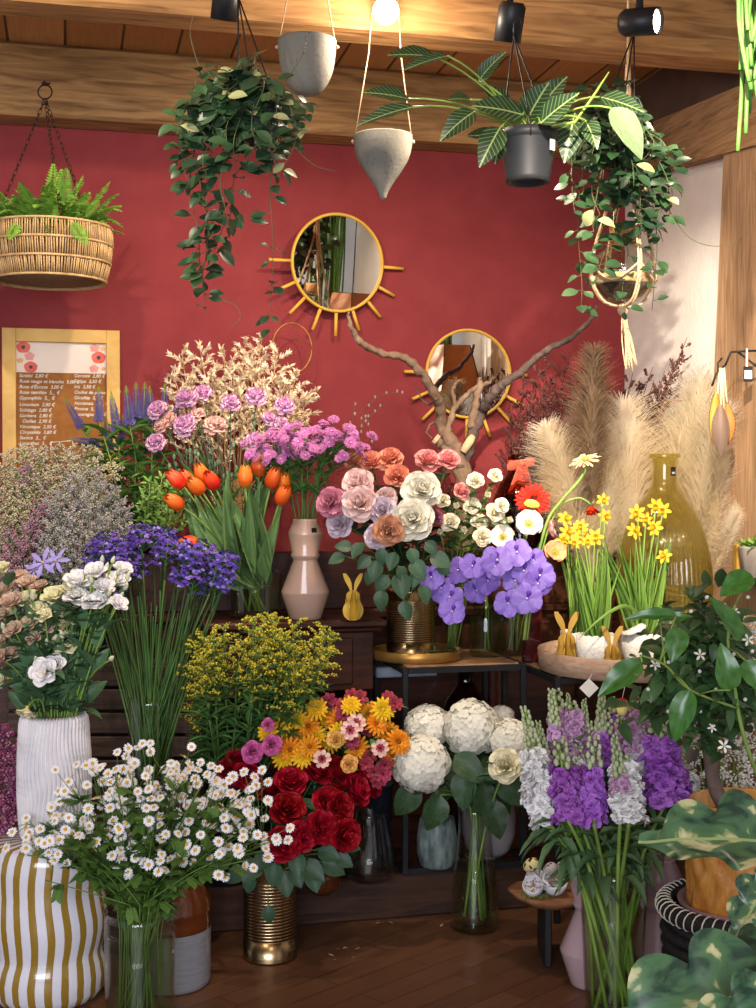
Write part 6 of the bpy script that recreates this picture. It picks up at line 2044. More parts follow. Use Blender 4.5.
for (tip, butt, d, lb, k, w_, lab) in (((548, 428), (590, 545), 4.36, .02, 0, 1.35, 'leftmost cream pampas plume leaning over the gerbera'), ((562, 472), (594, 565), 4.32, .02, 1, 1.4, 'short cream pampas plume low behind the daffodils'), ((612, 405), (606, 560), 4.40, 0, 0, 1.3, 'cream pampas plume right of the taupe plume'), ((632, 412), (624, 565), 4.46, 0, 1, 1.3, 'cream pampas plume above the left shoulder of the yellow bottle'), ((648, 440), (636, 580), 4.48, 0, 2, 1.3, 'cream pampas plume directly behind the yellow bottle'),
        ((694, 388), (676, 560), 4.46, .02, 0, 1.2, 'tall cream pampas plume left of the hanging leaf ornament'), ((716, 410), (684, 575), 4.44, .10, 1, 1.15, 'cream pampas plume behind the hanging leaf ornament'), ((732, 400), (698, 580), 4.42, .16, 2, .8, 'cream pampas plume in front of the timber post'), ((740, 455), (700, 590), 4.40, .2, 0, .9, 'cream pampas plume arching to the right edge'), ((742, 508), (704, 600), 4.38, .2, 1, .95, 'lowest cream pampas plume arching above the black shelf'), ((706, 445), (680, 590), 4.44, .06, 2, 1.4, 'broad cream pampas plume at the right shoulder of the yellow bottle'), ((664, 415), (660, 565), 4.48, 0, 1, 1.3, 'cream pampas plume against the white wall'), ((582, 505), (600, 590), 4.30, 0, 0, 1.4, 'lowest cream pampas plume between gerbera stem and daffodils')):
    plume(lab, None, tip, butt, d, PLC[k], w_, B_PAMP, lb)

# ------------------------------------------------------------------ daffodils, egg pots, rabbits, tag
R.seed(54)
m_egg = M('white_plaster_pot', '#d6d3cc', .85, '#e4e1da', 40, rnd=.03, bump=.5, bscale=90)
DAF = [lib('bloom/daf%d' % i, mk_daffodil, [petalm('daffodil_yellow', '#dcae26', '#ecc63e', .05), petalm('daffodil_trumpet', '#d99412', '#e3a41c', .04)]) for i in range(2)]
L_DAF = [lib('leaf/daf%d' % i, lambda mb, i=i: mk_leaf(mb, 1, .2, .12 + .25 * i, 8, .55), m_leafl) for i in range(2)]
def eggpot(label, px, d, r, h, dy=0):
    h *= 1.2
    b = V((P(px, 640, d).x, d, B_TR2.z + .0105))
    t = thing('egg_pot', label, 'pot', b)
    mb = MB()
    mb.lathe([(0, 0), (r * .62, 0), (r * .85, h * .25), (r, h * .6), (r * 1.0, h), (r * .93, h), (r * .9, h * .6), (r * .7, h * .2), (0, h * .12)], 44, b, 0, lambda a, i, rr, z: (rr, z + (.006 * abs(math.sin(a * 8)) - .003 if i in (4, 5) else 0)))
    part('shell', mb, m_egg, t)
    mb = MB(); mb.lathe([(0, h * .86), (r * .6, h * .84), (r * .905, h * .78)], 20, b); part('soil', mb, m_soil, t)
    return b + V((0, 0, h * .84))
E1 = eggpot('white egg shaped pot of daffodils between the two tray rabbits', 597, 3.93, .062, .10)
E2 = eggpot('white egg shaped pot of daffodils at the right of the tray', 643, 3.98, .066, .10)
E3 = eggpot('white egg shaped pot of daffodils behind the left rabbit', 578, 4.06, .055, .095)
def daf(label, grp, base, heads, nleaf, spread, hl):
    for (x, y, d) in heads:
        hd = P(x, y, d)
        f = foot(base, .022, -.01)
        t = thing('daffodil', label, 'daffodil', f, grp)
        mb = MB(); pts = bez(f, f + (hd - f) * .55 + ZU * .03, hd, 7); mb.tube(pts, .0024, 5); part('stem', mb, m_stem, t)
        mb = MB(); mb.ball(f + V((0, 0, .012)), .016, 0, 9, 6, 1.25); part('bulb', mb, M('brown_bulb', '#7a4e34', .6, '#8f6244', 20, rnd=.1), t)
        inst('bloom', R.choice(DAF), frame(hd, V((R.uniform(-.9, .6), -1, R.uniform(-.2, .5))), S(R.uniform(7, 9), d)), t)
        for k in range(nleaf):
            g = f + V((R.uniform(-.012, .012), R.uniform(-.012, .012), 0))
            dd = V((R.uniform(-spread, spread), R.uniform(-.35, .15), 1))
            inst('leaf', R.choice(L_DAF), leafm(g, dd, V((R.uniform(-.6, .6), -1, 0)), R.uniform(.55, 1) * hl, R.uniform(.009, .0135)), t)
daf('yellow daffodil in the front left egg pot', 'daffodils in the front left egg pot', E1, ((603, 500, 3.95), (581, 526, 3.9), (575, 542, 3.88), (584, 536, 3.93), (595, 537, 3.92), (605, 516, 3.96), (588, 541, 3.9)), 5, .30, .31)
daf('yellow daffodil in the egg pot behind the left rabbit', 'daffodils in the rear egg pot', E3, ((565, 519, 4.0), (567, 532, 3.97), (563, 541, 3.98), (579, 530, 4.02)), 4, .14, .30)
daf('yellow daffodil in the egg pot at the right of the tray', 'daffodils in the right egg pot', E2, ((656, 506, 3.95), (663, 510, 3.97), (637, 513, 4.0), (634, 531, 3.94), (655, 528, 3.94), (646, 519, 4.0), (664, 556, 3.93)), 6, .42, .37)
mb = MB(); q = E2 + V((-.035, -.05, .025)); mb.lathe([(0, 0), (.034, .001), (.036, .006), (.034, .012), (.02, .016), (0, .017)], 20, q, 0, lambda a, i, r, z: (r * (1 + .12 * math.sin(5 * a)), z + .012 * math.cos(a)))
solo('shell_piece', mb, m_egg, 'broken piece of white shell lying on the right egg pot', 'shell', q)
t = thing('daffodil_leaf', 'long pale daffodil leaf bent down over the front left egg pot', 'leaf', E2 + V((-.05, 0, .0)))
w = smooth_path([P(638, 612, 3.9), P(625, 606, 3.82), (P(610, 612, 3.78)), P(592, 626, 3.76), P(578, 640, 3.76)], 4)
mb = MB(); k = len(w)
vs = []
for i, p in enumerate(w):
    ww = .010 * math.sin(PI * (i + .6) / k) + .001
    vs += [p + V((.3, 0, .95)) * ww * .7, p + V((0, -.004, 0)), p - V((.3, 0, .95)) * ww * .7]
mb.add(vs, [(3 * i + a, 3 * i + a + 1, 3 * i + a + 4, 3 * i + a + 3) for i in range(k - 1) for a in (0, 1)]); part('blade', mb, m_leafl, t)

m_rab = M('yellow_painted_plywood', '#c9a433', .6, '#d4b048', 20, rnd=.02)
m_rab2 = M('ochre_plywood', '#a5802f', .6, '#b48e3c', 20, rnd=.02)
def rabbit(label, base, h, mat):
    t = thing('wooden_rabbit', label, 'rabbit figure', base)
    def outline(ears=True):
        pts = []
        for i in range(15):            # body
            a = -PI / 2 + .35 + i / 14 * (PI - .75)
            pts.append((math.cos(a) * .26, .25 + math.sin(a) * .27))
        for i in range(9):
            a = -.95 + i / 8 * 2.0
            pts.append((.02 + math.cos(a) * .155, .60 + math.sin(a) * .15))
        return pts
    half = outline()
    prof = [(0, 0), (.09, 0)] + half + [(0, .76)]
    th = .012
    for ang in (.12, 1.2, 2.2):
        full = prof + [(-x, z) for x, z in reversed(prof) if x > 1e-6]
        c, s = math.cos(ang), math.sin(ang)
        mb = MB(); n = len(full)
        off = V((-s, c, 0)) * (th * h * 2.2)
        vs = [V(base) + V((x * c, x * s, z)) * h + off * e for e in (-.5, .5) for x, z in full]
        mb.add(vs, [tuple(range(n)), tuple(reversed(range(n, 2 * n)))] + [(i, (i + 1) % n, n + (i + 1) % n, n + i) for i in range(n)])
        part('body_slice', mb, mat, t, False)
    for sgn in (-1, 1):
        mb = MB(); n = 16
        L = []
        for i in range(n + 1):
            v = i / n
            cx = sgn * (.045 + .17 * v ** 1.4)
            w_ = .022 + .055 * math.sin(PI * min(1, v * .92 + .02)) ** 1.0 * (v + .3)
            L.append((cx, .72 + .46 * v, w_))
        left = [(x - w_, z) for x, z, w_ in L]
        right = [(x + w_, z) for x, z, w_ in reversed(L)]
        full = left + right
        m_ = len(full)
        vs = [V(base) + V((x, e * th * 1.1, z)) * h for e in (-1, 1) for x, z in full]
        fs = [(i, i + 1, m_ - 2 - i, m_ - 1 - i) for i in range(n)] + [(m_ + m_ - 1 - i, m_ + m_ - 2 - i, m_ + i + 1, m_ + i) for i in range(n)] + [(i, (i + 1) % m_, m_ + (i + 1) % m_, m_ + i) for i in range(m_)]
        mb.add(vs, fs); part('ear', mb, mat, t, False)
rabbit('yellow wooden slotted rabbit on the dark drawer table', V((P(353, 620, 4.08).x, 4.08, .913)), .125, m_rab)
rabbit('ochre wooden rabbit at the left edge of the round tray', V((P(567, 650, 3.98).x, 3.99, B_TR2.z + .0105)), .155, m_rab2)
rabbit('ochre wooden rabbit in front of the egg pots in the middle of the tray', V((P(612, 655, 3.86).x, 3.86, B_TR2.z + .0105)), .13, m_rab2)
rabbit('small ochre wooden rabbit at the right of the egg pots', V((P(670, 650, 3.93).x, 3.92, B_TR2.z + .0105)), .09, m_rab2)
q = P(589, 688, 3.79)
t = thing('hanging_tag', 'square white paper tag hanging below the rim of the round tray', 'tag', q)
mb = MB(); mb.box(q, .04, .0015, .04, x=V((.7, 0, .7)).normalized(), z=V((-.7, 0, .7)).normalized()); part('card', mb, m_paper, t, False)
mb = MB(); mb.tube([q + V((0, 0, .027)), P(592, 674, 3.80)], .0008, 4); part('string', mb, m_paper, t)
# little egg chick among the stocks
q = P(622, 708, 3.2)
t = thing('egg_chick', 'yellow egg shaped chick with red comb hanging among the stocks', 'decoration', q)
mb = MB(); mb.ball(q, .015, 0, 14, 9, 1.3); part('body', mb, M('pale_yellow_egg', '#e5cf6a', .6, '#eedb82', 20, rnd=0), t)
mb = MB()
for k in (-1, 0, 1): mb.ball(q + V((.005 * k, 0, .021 - abs(k) * .002)), .005, 0, 7, 5)
part('comb', mb, M('red_felt', '#b8141c', .8, '#c8242a', 30, rnd=0), t)
mb = MB(); mb.tube([q + V((0, 0, .02)), P(628, 672, 3.3), P(632, 662, 3.4)], .0006, 4); part('string', mb, m_paper, t)

# ------------------------------------------------------------------ eggs on the wood slice
R.seed(55)
bx = V((P(578, 900, 3.6).x, 3.665, 0))
t = thing('dark_crate', 'low dark box carrying the wood slice with the quail eggs', 'box', bx)
for (sx, w_) in ((-.085, .02), (.085, .02)):
    mb = MB(); mb.box(bx + V((sx, 0, .085)), w_, .17, .165, bev=.003); part('side_panel', mb, m_black, t, False)
mb = MB(); mb.box(bx + V((0, 0, .168)), .19, .17, .01, bev=.003); part('top_board', mb, m_black, t, False)
q = V((P(551, 905, 3.62).x, 3.635, .1735))
t = thing('wood_slice', 'bark edged wood slice with moss and egg shells beside the stock vase', 'wood slice', q)
mb = MB(); mb.lathe([(0, 0), (.085, 0), (.112, .018), (.115, .026), (.10, .027), (0, .027)], 36, q, 0, lambda a, i, r, z: (r * (1 + .05 * math.sin(3 * a) + .02 * math.sin(11 * a)), z)); part('disc', mb, wood('slice_wood', '#9a6c48', '#70482e', 8, (1, 6, 6), .8, .4), t)
mb = MB()
for k in range(240):
    a, r = R.uniform(0, 6.3), R.uniform(0, .05)
    o = q + V((-.045 + math.cos(a) * r, -.055 + math.sin(a) * r * .5, .026)); d = V((R.uniform(-1, 1), R.uniform(-1, 1), 1.2)).normalized()
    mb.leaf(o, d, V((R.uniform(-1, 1), -1, .3)), .016, .004, 0, .1, .5, 1, 2)
part('moss', mb, M('moss_green', '#5d6430', .9, '#7f7d3c', 60, rnd=0), t)
m_shell = M('white_eggshell', '#d8d6dd', .5, '#e6e4ea', 20, rnd=.02)
def halfegg(lab, c, r, tilt, az):
    t2 = thing('egg_shell', lab, 'egg shell', c)
    mb = MB(); mb.T = Matrix.Translation(c) @ Matrix.Rotation(az, 4, 'Z') @ Matrix.Rotation(tilt, 4, 'X')
    mb.lathe([(0, -r * 1.05), (r * .6, -r * .85), (r * .93, -r * .35), (r, .1 * r), (r * .94, .4 * r), (r * .88, .4 * r), (r * .93, .1 * r), (r * .86, -r * .3), (0, -r * .8)], 24, (0, 0, 0), 0, lambda a, i, rr, z: (rr, z + (.004 * math.sin(a * 6) if i in (4, 5) else 0)))
    part('shell', mb, m_shell, t2)
    mb = MB(); mb.T = Matrix.Translation(c) @ Matrix.Rotation(az, 4, 'Z') @ Matrix.Rotation(tilt, 4, 'X')
    for k in range(26):
        a, rr = R.uniform(0, 6.3), R.uniform(0, r * .75)
        mb.oct((math.cos(a) * rr, math.sin(a) * rr, r * R.uniform(.0, .22)), r * .12, 0)
    part('seed_filling', mb, M('seed_brown', '#8a7158', .9, '#a88f72', 60, rnd=.1), t2)
halfegg('front white egg shell half filled with seeds on the wood slice', q + V((-.055, -.055, .056)), .030, .7, -.3)
halfegg('right white egg shell half with feathers on the wood slice', q + V((.005, -.045, .062)), .036, .55, .4)
halfegg('rear white egg shell half under the speckled egg', q + V((-.04, .01, .056)), .030, .5, -.2)
def egg(lab, c, r, m):
    t2 = thing('quail_egg', lab, 'egg', c)
    mb = MB(); mb.T = Matrix.Translation(c) @ Matrix.Rotation(.9, 4, 'Y') @ Matrix.Rotation(.3, 4, 'X')
    mb.lathe([(math.sin(PI * i / 14) * r * (1 - .12 * math.cos(PI * i / 14)), -math.cos(PI * i / 14) * r * 1.3) for i in range(15)], 20); part('shell', mb, m, t2)
m_q1 = M('speckled_yellow_egg', '#241c14', .5, '#d6cb8c', 70, rnd=0, detail=1.0)
m_q2 = M('speckled_grey_egg', '#2a2624', .5, '#b9b4ae', 55, rnd=0, detail=1.0)
for m_ in (m_q1, m_q2):
    e = [n for n in m_.node_tree.nodes if n.type == 'VALTORGB'][0].color_ramp.elements; e[0].position, e[1].position = .36, .41
egg('yellow speckled quail egg on the wood slice', q + V((-.055, .0, .098)), .019, m_q1)
egg('grey speckled quail egg in the right egg shell', q + V((-.005, -.03, .096)), .017, m_q2)
egg('dark speckled quail egg at the back of the wood slice', q + V((.03, -.005, .092)), .017, m_q2)
t = thing('feather_bundle', 'small dark feathers lying on the wood slice', 'feather', q + V((-.02, -.06, .045)))
for k in range(5):
    mb = MB(); mb.leaf(q + V((-.02, -.07, .045 + .004 * k)), V((R.uniform(-1, .6), -.3, R.uniform(-.1, .6))), ZU, .035, .010, 0, .1, .4, 2, 4); part('feather', mb, m_bplastic, t)
# ------------------------------------------------------------------ hanging plants
R.seed(61)
m_hoya = M('hoya_leaf_green', '#1f3826', .42, '#365634', 9, rnd=.28, spec=.5, hue=.015)
m_hoyal = M('hoya_pale_leaf', '#8d9a63', .45, '#b0b184', 9, rnd=.15, spec=.5)
m_vine = M('vine_stem', '#474c30', .6, '#5d6240', 20, rnd=.1)
m_cord = M('black_hanger', '#1d1a1a', .6, '#262222', 20, rnd=0)
def pot(label, name, c, rt, rb, h, hook, mat=m_bplastic, wires=3):
    """c: centre of the rim"""
    t = thing(name, label, 'hanging plant', c - ZU * h)
    b = c - ZU * h
    mb = MB()
    mb.lathe([(0, .012), (rb * .8, .012), (rb * .8, 0), (rb, 0), (rb * 1.02, .012), (rt * .95, h * .8), (rt * .96, h * .82), (rt * 1.0, h * .83), (rt * 1.03, h), (rt * .97, h), (rt * .9, h * .8), (rb * .9, .02), (0, .02)], 40, b)
    part('pot', mb, mat, t)
    mb = MB(); mb.lathe([(0, h * .9), (rt * .93, h * .88)], 24, b); part('soil', mb, m_soil, t)
    for k in range(wires):
        a = 2 * PI * k / wires + .5
        p = c + V((math.cos(a) * rt * 1.02, math.sin(a) * rt * 1.02, 0))
        mb = MB(); mb.tube([p - ZU * h * .2, p, hook], .0022, 5); part('hanger_strand', mb, m_cord, t)
    mb = MB(); mb.tube([hook, hook + ZU * .03, hook + V((.012, 0, .045)), hook + V((.02, 0, .03))], .0024, 5); part('hook', mb, m_cord, t)
    return t
def vine(t, pts, nl, ls=.042, pale=0.0, name='vine', every=1.0, jit=.02):
    w = smooth_path(pts, 6)
    mb = MB(); mb.tube(w, [.0018 - .001 * i / len(w) for i in range(len(w))], 4, 0)
    n = len(w) - 1
    nl = int(nl * 1.5); ls *= 1.32
    for k in range(nl):
        v = (k + R.uniform(.2, .8)) / nl
        q = w[min(n, int(v * n))]
        for s in (-1, 1):
            if R.random() < .15: continue
            a = R.uniform(0, 6.3)
            d = V((math.cos(a), math.sin(a) - .25, R.uniform(-.9, .35)))
            L = ls * R.uniform(.7, 1.25) * (1 - .25 * v)
            o = q + d.normalized() * .012
            mb.tube([q, o], .0009, 3, 0, False)
            mb.leaf(o, d, V((R.uniform(-.3, .3), -1, .8)), L, L * .64, 2 if R.random() < pale else 1, R.uniform(.1, .35), R.uniform(.1, .6), 4, 6, .95)
    part(name, mb, [m_vine, m_hoya, m_hoyal], t)

# hoya, left
d = 3.28
c = P(258, 108, d)
hook = P(238, -4, d)
t = pot('trailing hoya in a black pot hanging left of the upper sun mirror', 'hanging_hoya', c, .058, .045, .08, hook)
mb = MB(); mb.tube([hook + ZU * .04, V((hook.x, hook.y, CEIL - .08))], .0022, 5); part('hanger_strand', mb, m_cord, t)
for k in range(52):           # crown
    a = R.uniform(0, 6.3)
    e = P(min(292, max(182, R.gauss(236, 26))), R.gauss(112, 22), d + R.uniform(-.14, .10))
    vine(t, [c + V((R.uniform(-.04, .04), R.uniform(-.04, .04), -.005)), (c + e) / 2 + V((0, 0, .05)), e, e + V((R.uniform(-.03, .03), 0, -.05))], 5, .046, .06)
for (pts, n) in ((((215, 110), (195, 150), (190, 190), (198, 230), (200, 265), (204, 290), (206, 312)), 15), (((225, 112), (212, 150), (206, 190), (208, 230), (205, 262), (199, 285)), 14), (((220, 105), (200, 130), (185, 140), (183, 165), (190, 185)), 8), (((230, 110), (226, 150), (220, 185), (226, 215), (218, 240), (212, 260)), 12), (((240, 112), (236, 160), (232, 195), (230, 220)), 9), (((210, 100), (190, 105), (180, 125), (178, 150)), 7), (((222, 100), (200, 108), (192, 130), (196, 165), (204, 200)), 10)):
    vine(t, [c] + [P(x, y, d + R.uniform(-.09, .04)) for x, y in pts], n, .042)
vine(t, [c] + [P(x, y, d - .06) for x, y in ((268, 130), (272, 160), (270, 190), (272, 225), (273, 260), (271, 290), (269, 318), (270, 332))], 11, .032)
vine(t, [c] + [P(x, y, d - .07) for x, y in ((285, 100), (292, 115), (296, 135), (288, 160), (272, 175))], 7, .036, .3)
vine(t, [c] + [P(x, y, d - .05) for x, y in ((280, 90), (298, 98), (302, 120), (300, 150))], 7, .036, .45)
for pts in (((290, 140), (302, 155), (318, 167), (336, 171)), ((205, 80), (195, 55), (190, 30), (194, 15)), ((222, 300), (236, 306), (240, 318), (228, 330)), ((258, 118), (300, 60), (306, 35))):
    w = smooth_path([P(x, y, d - .04) for x, y in pts], 5)
    mb = MB(); mb.tube(w, [.0016 - .0009 * i / len(w) for i in range(len(w))], 4); part('tendril', mb, m_vine, t)

# hoya, right
d = 3.62
c = P(617, 128, d)
hook = P(634, 32, d)
t = pot('trailing hoya in a black pot hanging above the glass terrarium', 'hanging_hoya', c, .060, .046, .085, hook)
for k in range(62):
    e = P(min(668, max(572, R.gauss(620, 27))), R.gauss(145, 28), d + R.uniform(-.16, .10))
    vine(t, [c + V((R.uniform(-.04, .04), R.uniform(-.04, .04), -.005)), (c + e) / 2 + V((0, 0, .04)), e, e + V((R.uniform(-.03, .03), 0, -.05))], 5, .042, .05)
for (pts, n) in ((((590, 150), (580, 190), (578, 230), (580, 260), (582, 290), (580, 315)), 10), (((600, 150), (592, 190), (600, 215), (608, 240), (600, 265), (595, 285)), 10), (((625, 150), (620, 195), (615, 230), (628, 250), (622, 280), (626, 312)), 10), (((640, 150), (648, 190), (655, 215), (657, 245), (655, 275), (652, 310)), 11), (((645, 140), (660, 160), (668, 185), (660, 215), (655, 230)), 9), (((635, 150), (640, 190), (640, 220), (645, 235)), 8), (((650, 130), (668, 150), (682, 172)), 4), (((660, 140), (672, 190), (668, 220)), 6), (((580, 140), (572, 165), (573, 200), (576, 215)), 8)):
    vine(t, [c] + [P(x, y, d + R.uniform(-.1, .06)) for x, y in pts], n, .040)
w = smooth_path([P(x, y, d) for x, y in ((660, 190), (672, 215), (690, 238), (712, 246), (735, 244), (742, 238))], 5)
mb = MB(); mb.tube(w, [.0014 - .0006 * i / len(w) for i in range(len(w))], 4); part('tendril', mb, m_vine, t)

# prayer plant
def calathea_mat():
    m, nt, b = nodes('prayer_plant_leaf')
    L = nt.links.new
    tc = N(nt, 'ShaderNodeTexCoord'); sx = N(nt, 'ShaderNodeSeparateXYZ'); L(tc.outputs['Object'], sx.inputs[0])
    ab = N(nt, 'ShaderNodeMath', operation='ABSOLUTE'); L(sx.outputs['X'], ab.inputs[0])
    ph = N(nt, 'ShaderNodeMath', operation='MULTIPLY_ADD'); L(ab.outputs[0], ph.inputs[0]); ph.inputs[1].default_value = -.55; L(sx.outputs['Y'], ph.inputs[2])
    fr = N(nt, 'ShaderNodeMath', operation='MULTIPLY'); L(ph.outputs[0], fr.inputs[0]); fr.inputs[1].default_value = 58.0
    sn = N(nt, 'ShaderNodeMath', operation='SINE'); L(fr.outputs[0], sn.inputs[0])
    r = N(nt, 'ShaderNodeValToRGB'); e = r.color_ramp.elements
    e[0].position, e[1].position = .90, 1.0
    e[0].color, e[1].color = lin('#233c24'), lin('#728e56')
    mr = N(nt, 'ShaderNodeMapRange'); mr.inputs['From Min'].default_value = -1; L(sn.outputs[0], mr.inputs['Value']); L(mr.outputs['Result'], r.inputs['Fac'])
    mid = N(nt, 'ShaderNodeMath', operation='LESS_THAN'); L(ab.outputs[0], mid.inputs[0]); mid.inputs[1].default_value = .028
    mx = N(nt, 'ShaderNodeMixRGB'); L(mid.outputs[0], mx.inputs['Fac']); L(r.outputs['Color'], mx.inputs['Color1']); mx.inputs['Color2'].default_value = lin('#93ab6a')
    no = N(nt, 'ShaderNodeTexNoise', Scale=6.0); L(tc.outputs['Object'], no.inputs['Vector'])
    m2 = N(nt, 'ShaderNodeMapRange'); L(no.outputs['Fac'], m2.inputs['Value']); m2.inputs['To Min'].default_value, m2.inputs['To Max'].default_value = .75, 1.3
    hs = N(nt, 'ShaderNodeHueSaturation'); L(mx.outputs['Color'], hs.inputs['Color']); L(m2.outputs['Result'], hs.inputs['Value'])
    L(hs.outputs['Color'], b.inputs['Base Color']); b.inputs['Roughness'].default_value = .4
    return m
m_cal = calathea_mat()
L_CAL = [lib('leaf/cal%d' % i, lambda mb, i=i: mk_leaf(mb, 1, .12, .25 + .3 * i, 12, .72, .02, 6), m_cal) for i in range(2)]
L_CALP = lib('leaf/calp', lambda mb: mk_leaf(mb, 1, .12, .5, 12, .72, .02, 6), M('leaf_underside', '#66795a', .5, '#788c68', 8, rnd=.05))
d = 3.3
c = P(528, 132, d)
hook = P(514, 36, d)
t = pot('prayer plant with light veined leaves in a black hanging pot', 'hanging_prayer_plant', c, .073, .055, .128, hook)
mb = MB(); q = c + V((.055, -.052, -.045)); mb.box(q, .018, .0015, .028, x=V((.72, .69, 0)), y=V((-.69, .72, 0))); part('price_label', mb, m_paper, t, False)
for (bx_, by_, tx, ty, w_, dd, me) in ((434, 57, 392, 50, 15, -.02, 0), (448, 56, 405, 64, 10, -.1, 0), (408, 99, 368, 88, 15, 0, 0), (413, 107, 360, 118, 13, -.08, 0), (478, 82, 499, 50, 13, 0, 1), (474, 112, 443, 130, 18, -.05, 1), (500, 128, 482, 157, 20, -.08, 1), (527, 120, 545, 84, 26, .02, 0), (541, 123, 574, 92, 20, -.1, 0), (523, 115, 478, 101, 24, -.04, 0), (503, 128, 496, 154, 18, .0, 1), (575, 112, 566, 152, 24, .05, 1), (600, 97, 642, 106, 18, -.02, 0), (540, 110, 560, 75, 22, .08, 1), (510, 112, 492, 84, 20, .08, 1), (585, 120, 597, 140, 16, .02, 1), (470, 100, 452, 96, 12, 0, 0), (500, 140, 474, 128, 16, .06, 1)):
    a, b = P(bx_, by_, d + dd), P(tx, ty, d + dd - .06)
    mb = MB(); mb.tube(bez(c + V((R.uniform(-.03, .03), R.uniform(-.03, .03), -.015)), (c + a) / 2 + V((0, 0, .05)), a, 7), .0028, 5); part('leaf_stalk', mb, m_stem, t)
    inst('leaf', L_CAL[me], leafm(a, b - a, V((R.uniform(-.2, .2), -1, .5)), (b - a).length * 1.05, S(w_, d) * 1.3), t)
for (bx_, by_, tx, ty, w_) in ((611, 108, 650, 152, 20),):
    a, b = P(bx_, by_, d - .15), P(tx, ty, d - .18)
    mb = MB(); mb.tube(bez(c + V((.03, -.02, -.01)), (c + a) / 2 + V((0, -.05, .04)), a, 7), .0028, 5); part('leaf_stalk', mb, m_stem, t)
    inst('leaf', L_CALP, leafm(a, b - a, V((.1, -1, .5)), (b - a).length, S(w_, d) * 1.5), t, )
mb = MB(); mb.tube([c + V((.03, -.03, 0)), P(575, 122, d - .1), P(592, 98, d - .1), P(609, 72, d - .1)], [.0045, .004, .0035, .002], 6); part('leaf_stalk', mb, m_stem, t)

# grey clay pots
def claypot(label, name, cx, ytop, rpx, d, prof, hookpx):
    c = P(cx, ytop, d); r = S(rpx, d)
    h = prof[-1][1]
    b = c - ZU * h
    t = thing(name, label, 'hanging pot', b)
    mb = MB(); out = smooth_path([V((q[0], 0, q[1])) for q in prof], 5)
    o = [(max(0, p.x), p.z) for p in out]
    inn = [(max(0, x - .007), z) for x, z in reversed(o) if z > .03]
    mb.lathe(o + inn + [(0, .035)], 48, b); part('bowl', mb, m_grey, t)
    hk = P(*hookpx, d)
    m_tw = M('beige_cord', '#a98f74', .9, '#bda48a', 60, rnd=0)
    for s in (-1, 1):
        e = c + V((s * r * .98, 0, -.012))
        mb = MB(); mb.tube([e, V((c.x + (hk.x - c.x) * .6 + s * r * .55, c.y, c.z + (hk.z - c.z) * .5)), hk + V((s * .03, 0, 0))], .0018, 5); part('cord', mb, m_tw, t)
        mb = MB(); mb.ball(e + V((s * .004, 0, -.004)), .0055, 0, 8, 6); part('knot', mb, m_tw, t)
    return t
d = 3.66
claypot('grey speckled cone shaped hanging pot tapering to a point', 'cone_pot', 383, 136, 29, d, [(0, 0), (.008, .004), (.014, .02), (.028, .045), (.052, .08), (.072, .115), (.081, .15), (.0825, .178)], (386, -30))
d = 3.5
claypot('grey speckled round bottomed hanging pot beside the left hoya', 'round_pot', 307, 41, 29, d, [(0, 0), (.025, .003), (.045, .018), (.064, .05), (.074, .09), (.079, .145)], (308, -90))

# fern in the wicker basket
R.seed(62)
d = 4.15
c = P(50, 228, d)
m_wick = M('wicker_cane', '#b08c5c', .7, '#c9a878', 30, rnd=.06)
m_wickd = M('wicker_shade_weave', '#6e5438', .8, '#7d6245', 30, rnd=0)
t = thing('hanging_basket', 'round wicker basket of fern hanging on chains from the timber beam', 'basket', c - ZU * .172)
rt, rb, h = .192, .172, .172
mb = MB()
nst = 150
for k in range(nst):
    a = 2 * PI * k / nst
    for (z0, z1) in ((.004, .056), (.060, .112), (.116, h - .004)):
        r0 = rb + (rt - rb) * math.sin(PI / 2 * (z0 / h)) + .006 * math.sin(PI * z0 / h); r1 = rb + (rt - rb) * math.sin(PI / 2 * (z1 / h)) + .006 * math.sin(PI * z1 / h)
        a1 = a + R.uniform(-.012, .012)
        rj = R.uniform(-.0015, .0015)
        p0 = c + V((math.cos(a) * (r0 + rj), math.sin(a) * (r0 + rj), z0 - h)); p1 = c + V((math.cos(a1) * (r1 + rj), math.sin(a1) * (r1 + rj), z1 - h))
        mb.tube([p0, p1], R.uniform(.0022, .0031), 5)
part('wicker_weave', mb, m_wick, t)
for z in (.002, .058, .114, h - .002):
    mb = MB(); r = rb + (rt - rb) * math.sin(PI / 2 * (z / h)) + .006 * math.sin(PI * z / h) + .002
    mb.tube([c + V((math.cos(a) * r, math.sin(a) * r, z - h)) for a in [2 * PI * i / 60 for i in range(61)]], .0042, 6)
    part('rim_band' if z in (.002, h - .002) else 'woven_band', mb, m_wick, t)
mb = MB(); mb.lathe([(0, -h + .006), (rb - .01, -h + .006), (rt - .012, -.02), (rt - .018, -.02), (rb - .016, -h + .012), (0, -h + .012)], 40, c); part('liner', mb, m_wickd, t)
mb = MB(); mb.lathe([(0, -.028), (rt - .03, -.03)], 24, c); part('soil', mb, m_soil, t)
ring = P(45, 92, d)
mb = MB(); mb.tube([ring + V((math.cos(a) * .022, 0, math.sin(a) * .022)) for a in [2 * PI * i / 24 for i in range(25)]], .0026, 6); part('ring', mb, m_iron, t)
for k in range(3):
    a = 2 * PI * k / 3 + .95
    p = c + V((math.cos(a) * rt, math.sin(a) * rt, -.005))
    q = ring - ZU * .022
    n = 26
    mb = MB()
    ax = (q - p).normalized(); sd = ax.orthogonal().normalized(); s2 = ax.cross(sd)
    for i in range(n):
        o = p + (q - p) * ((i + .5) / n)
        L = (q - p).length / n * .68
        u = sd if i % 2 else s2
        mb.tube([o + ax * math.cos(b_) * L + u * math.sin(b_) * .0058 for b_ in [2 * PI * j / 8 for j in range(9)]], .0014, 4, 0, False)
    part('chain', mb, m_iron, t)
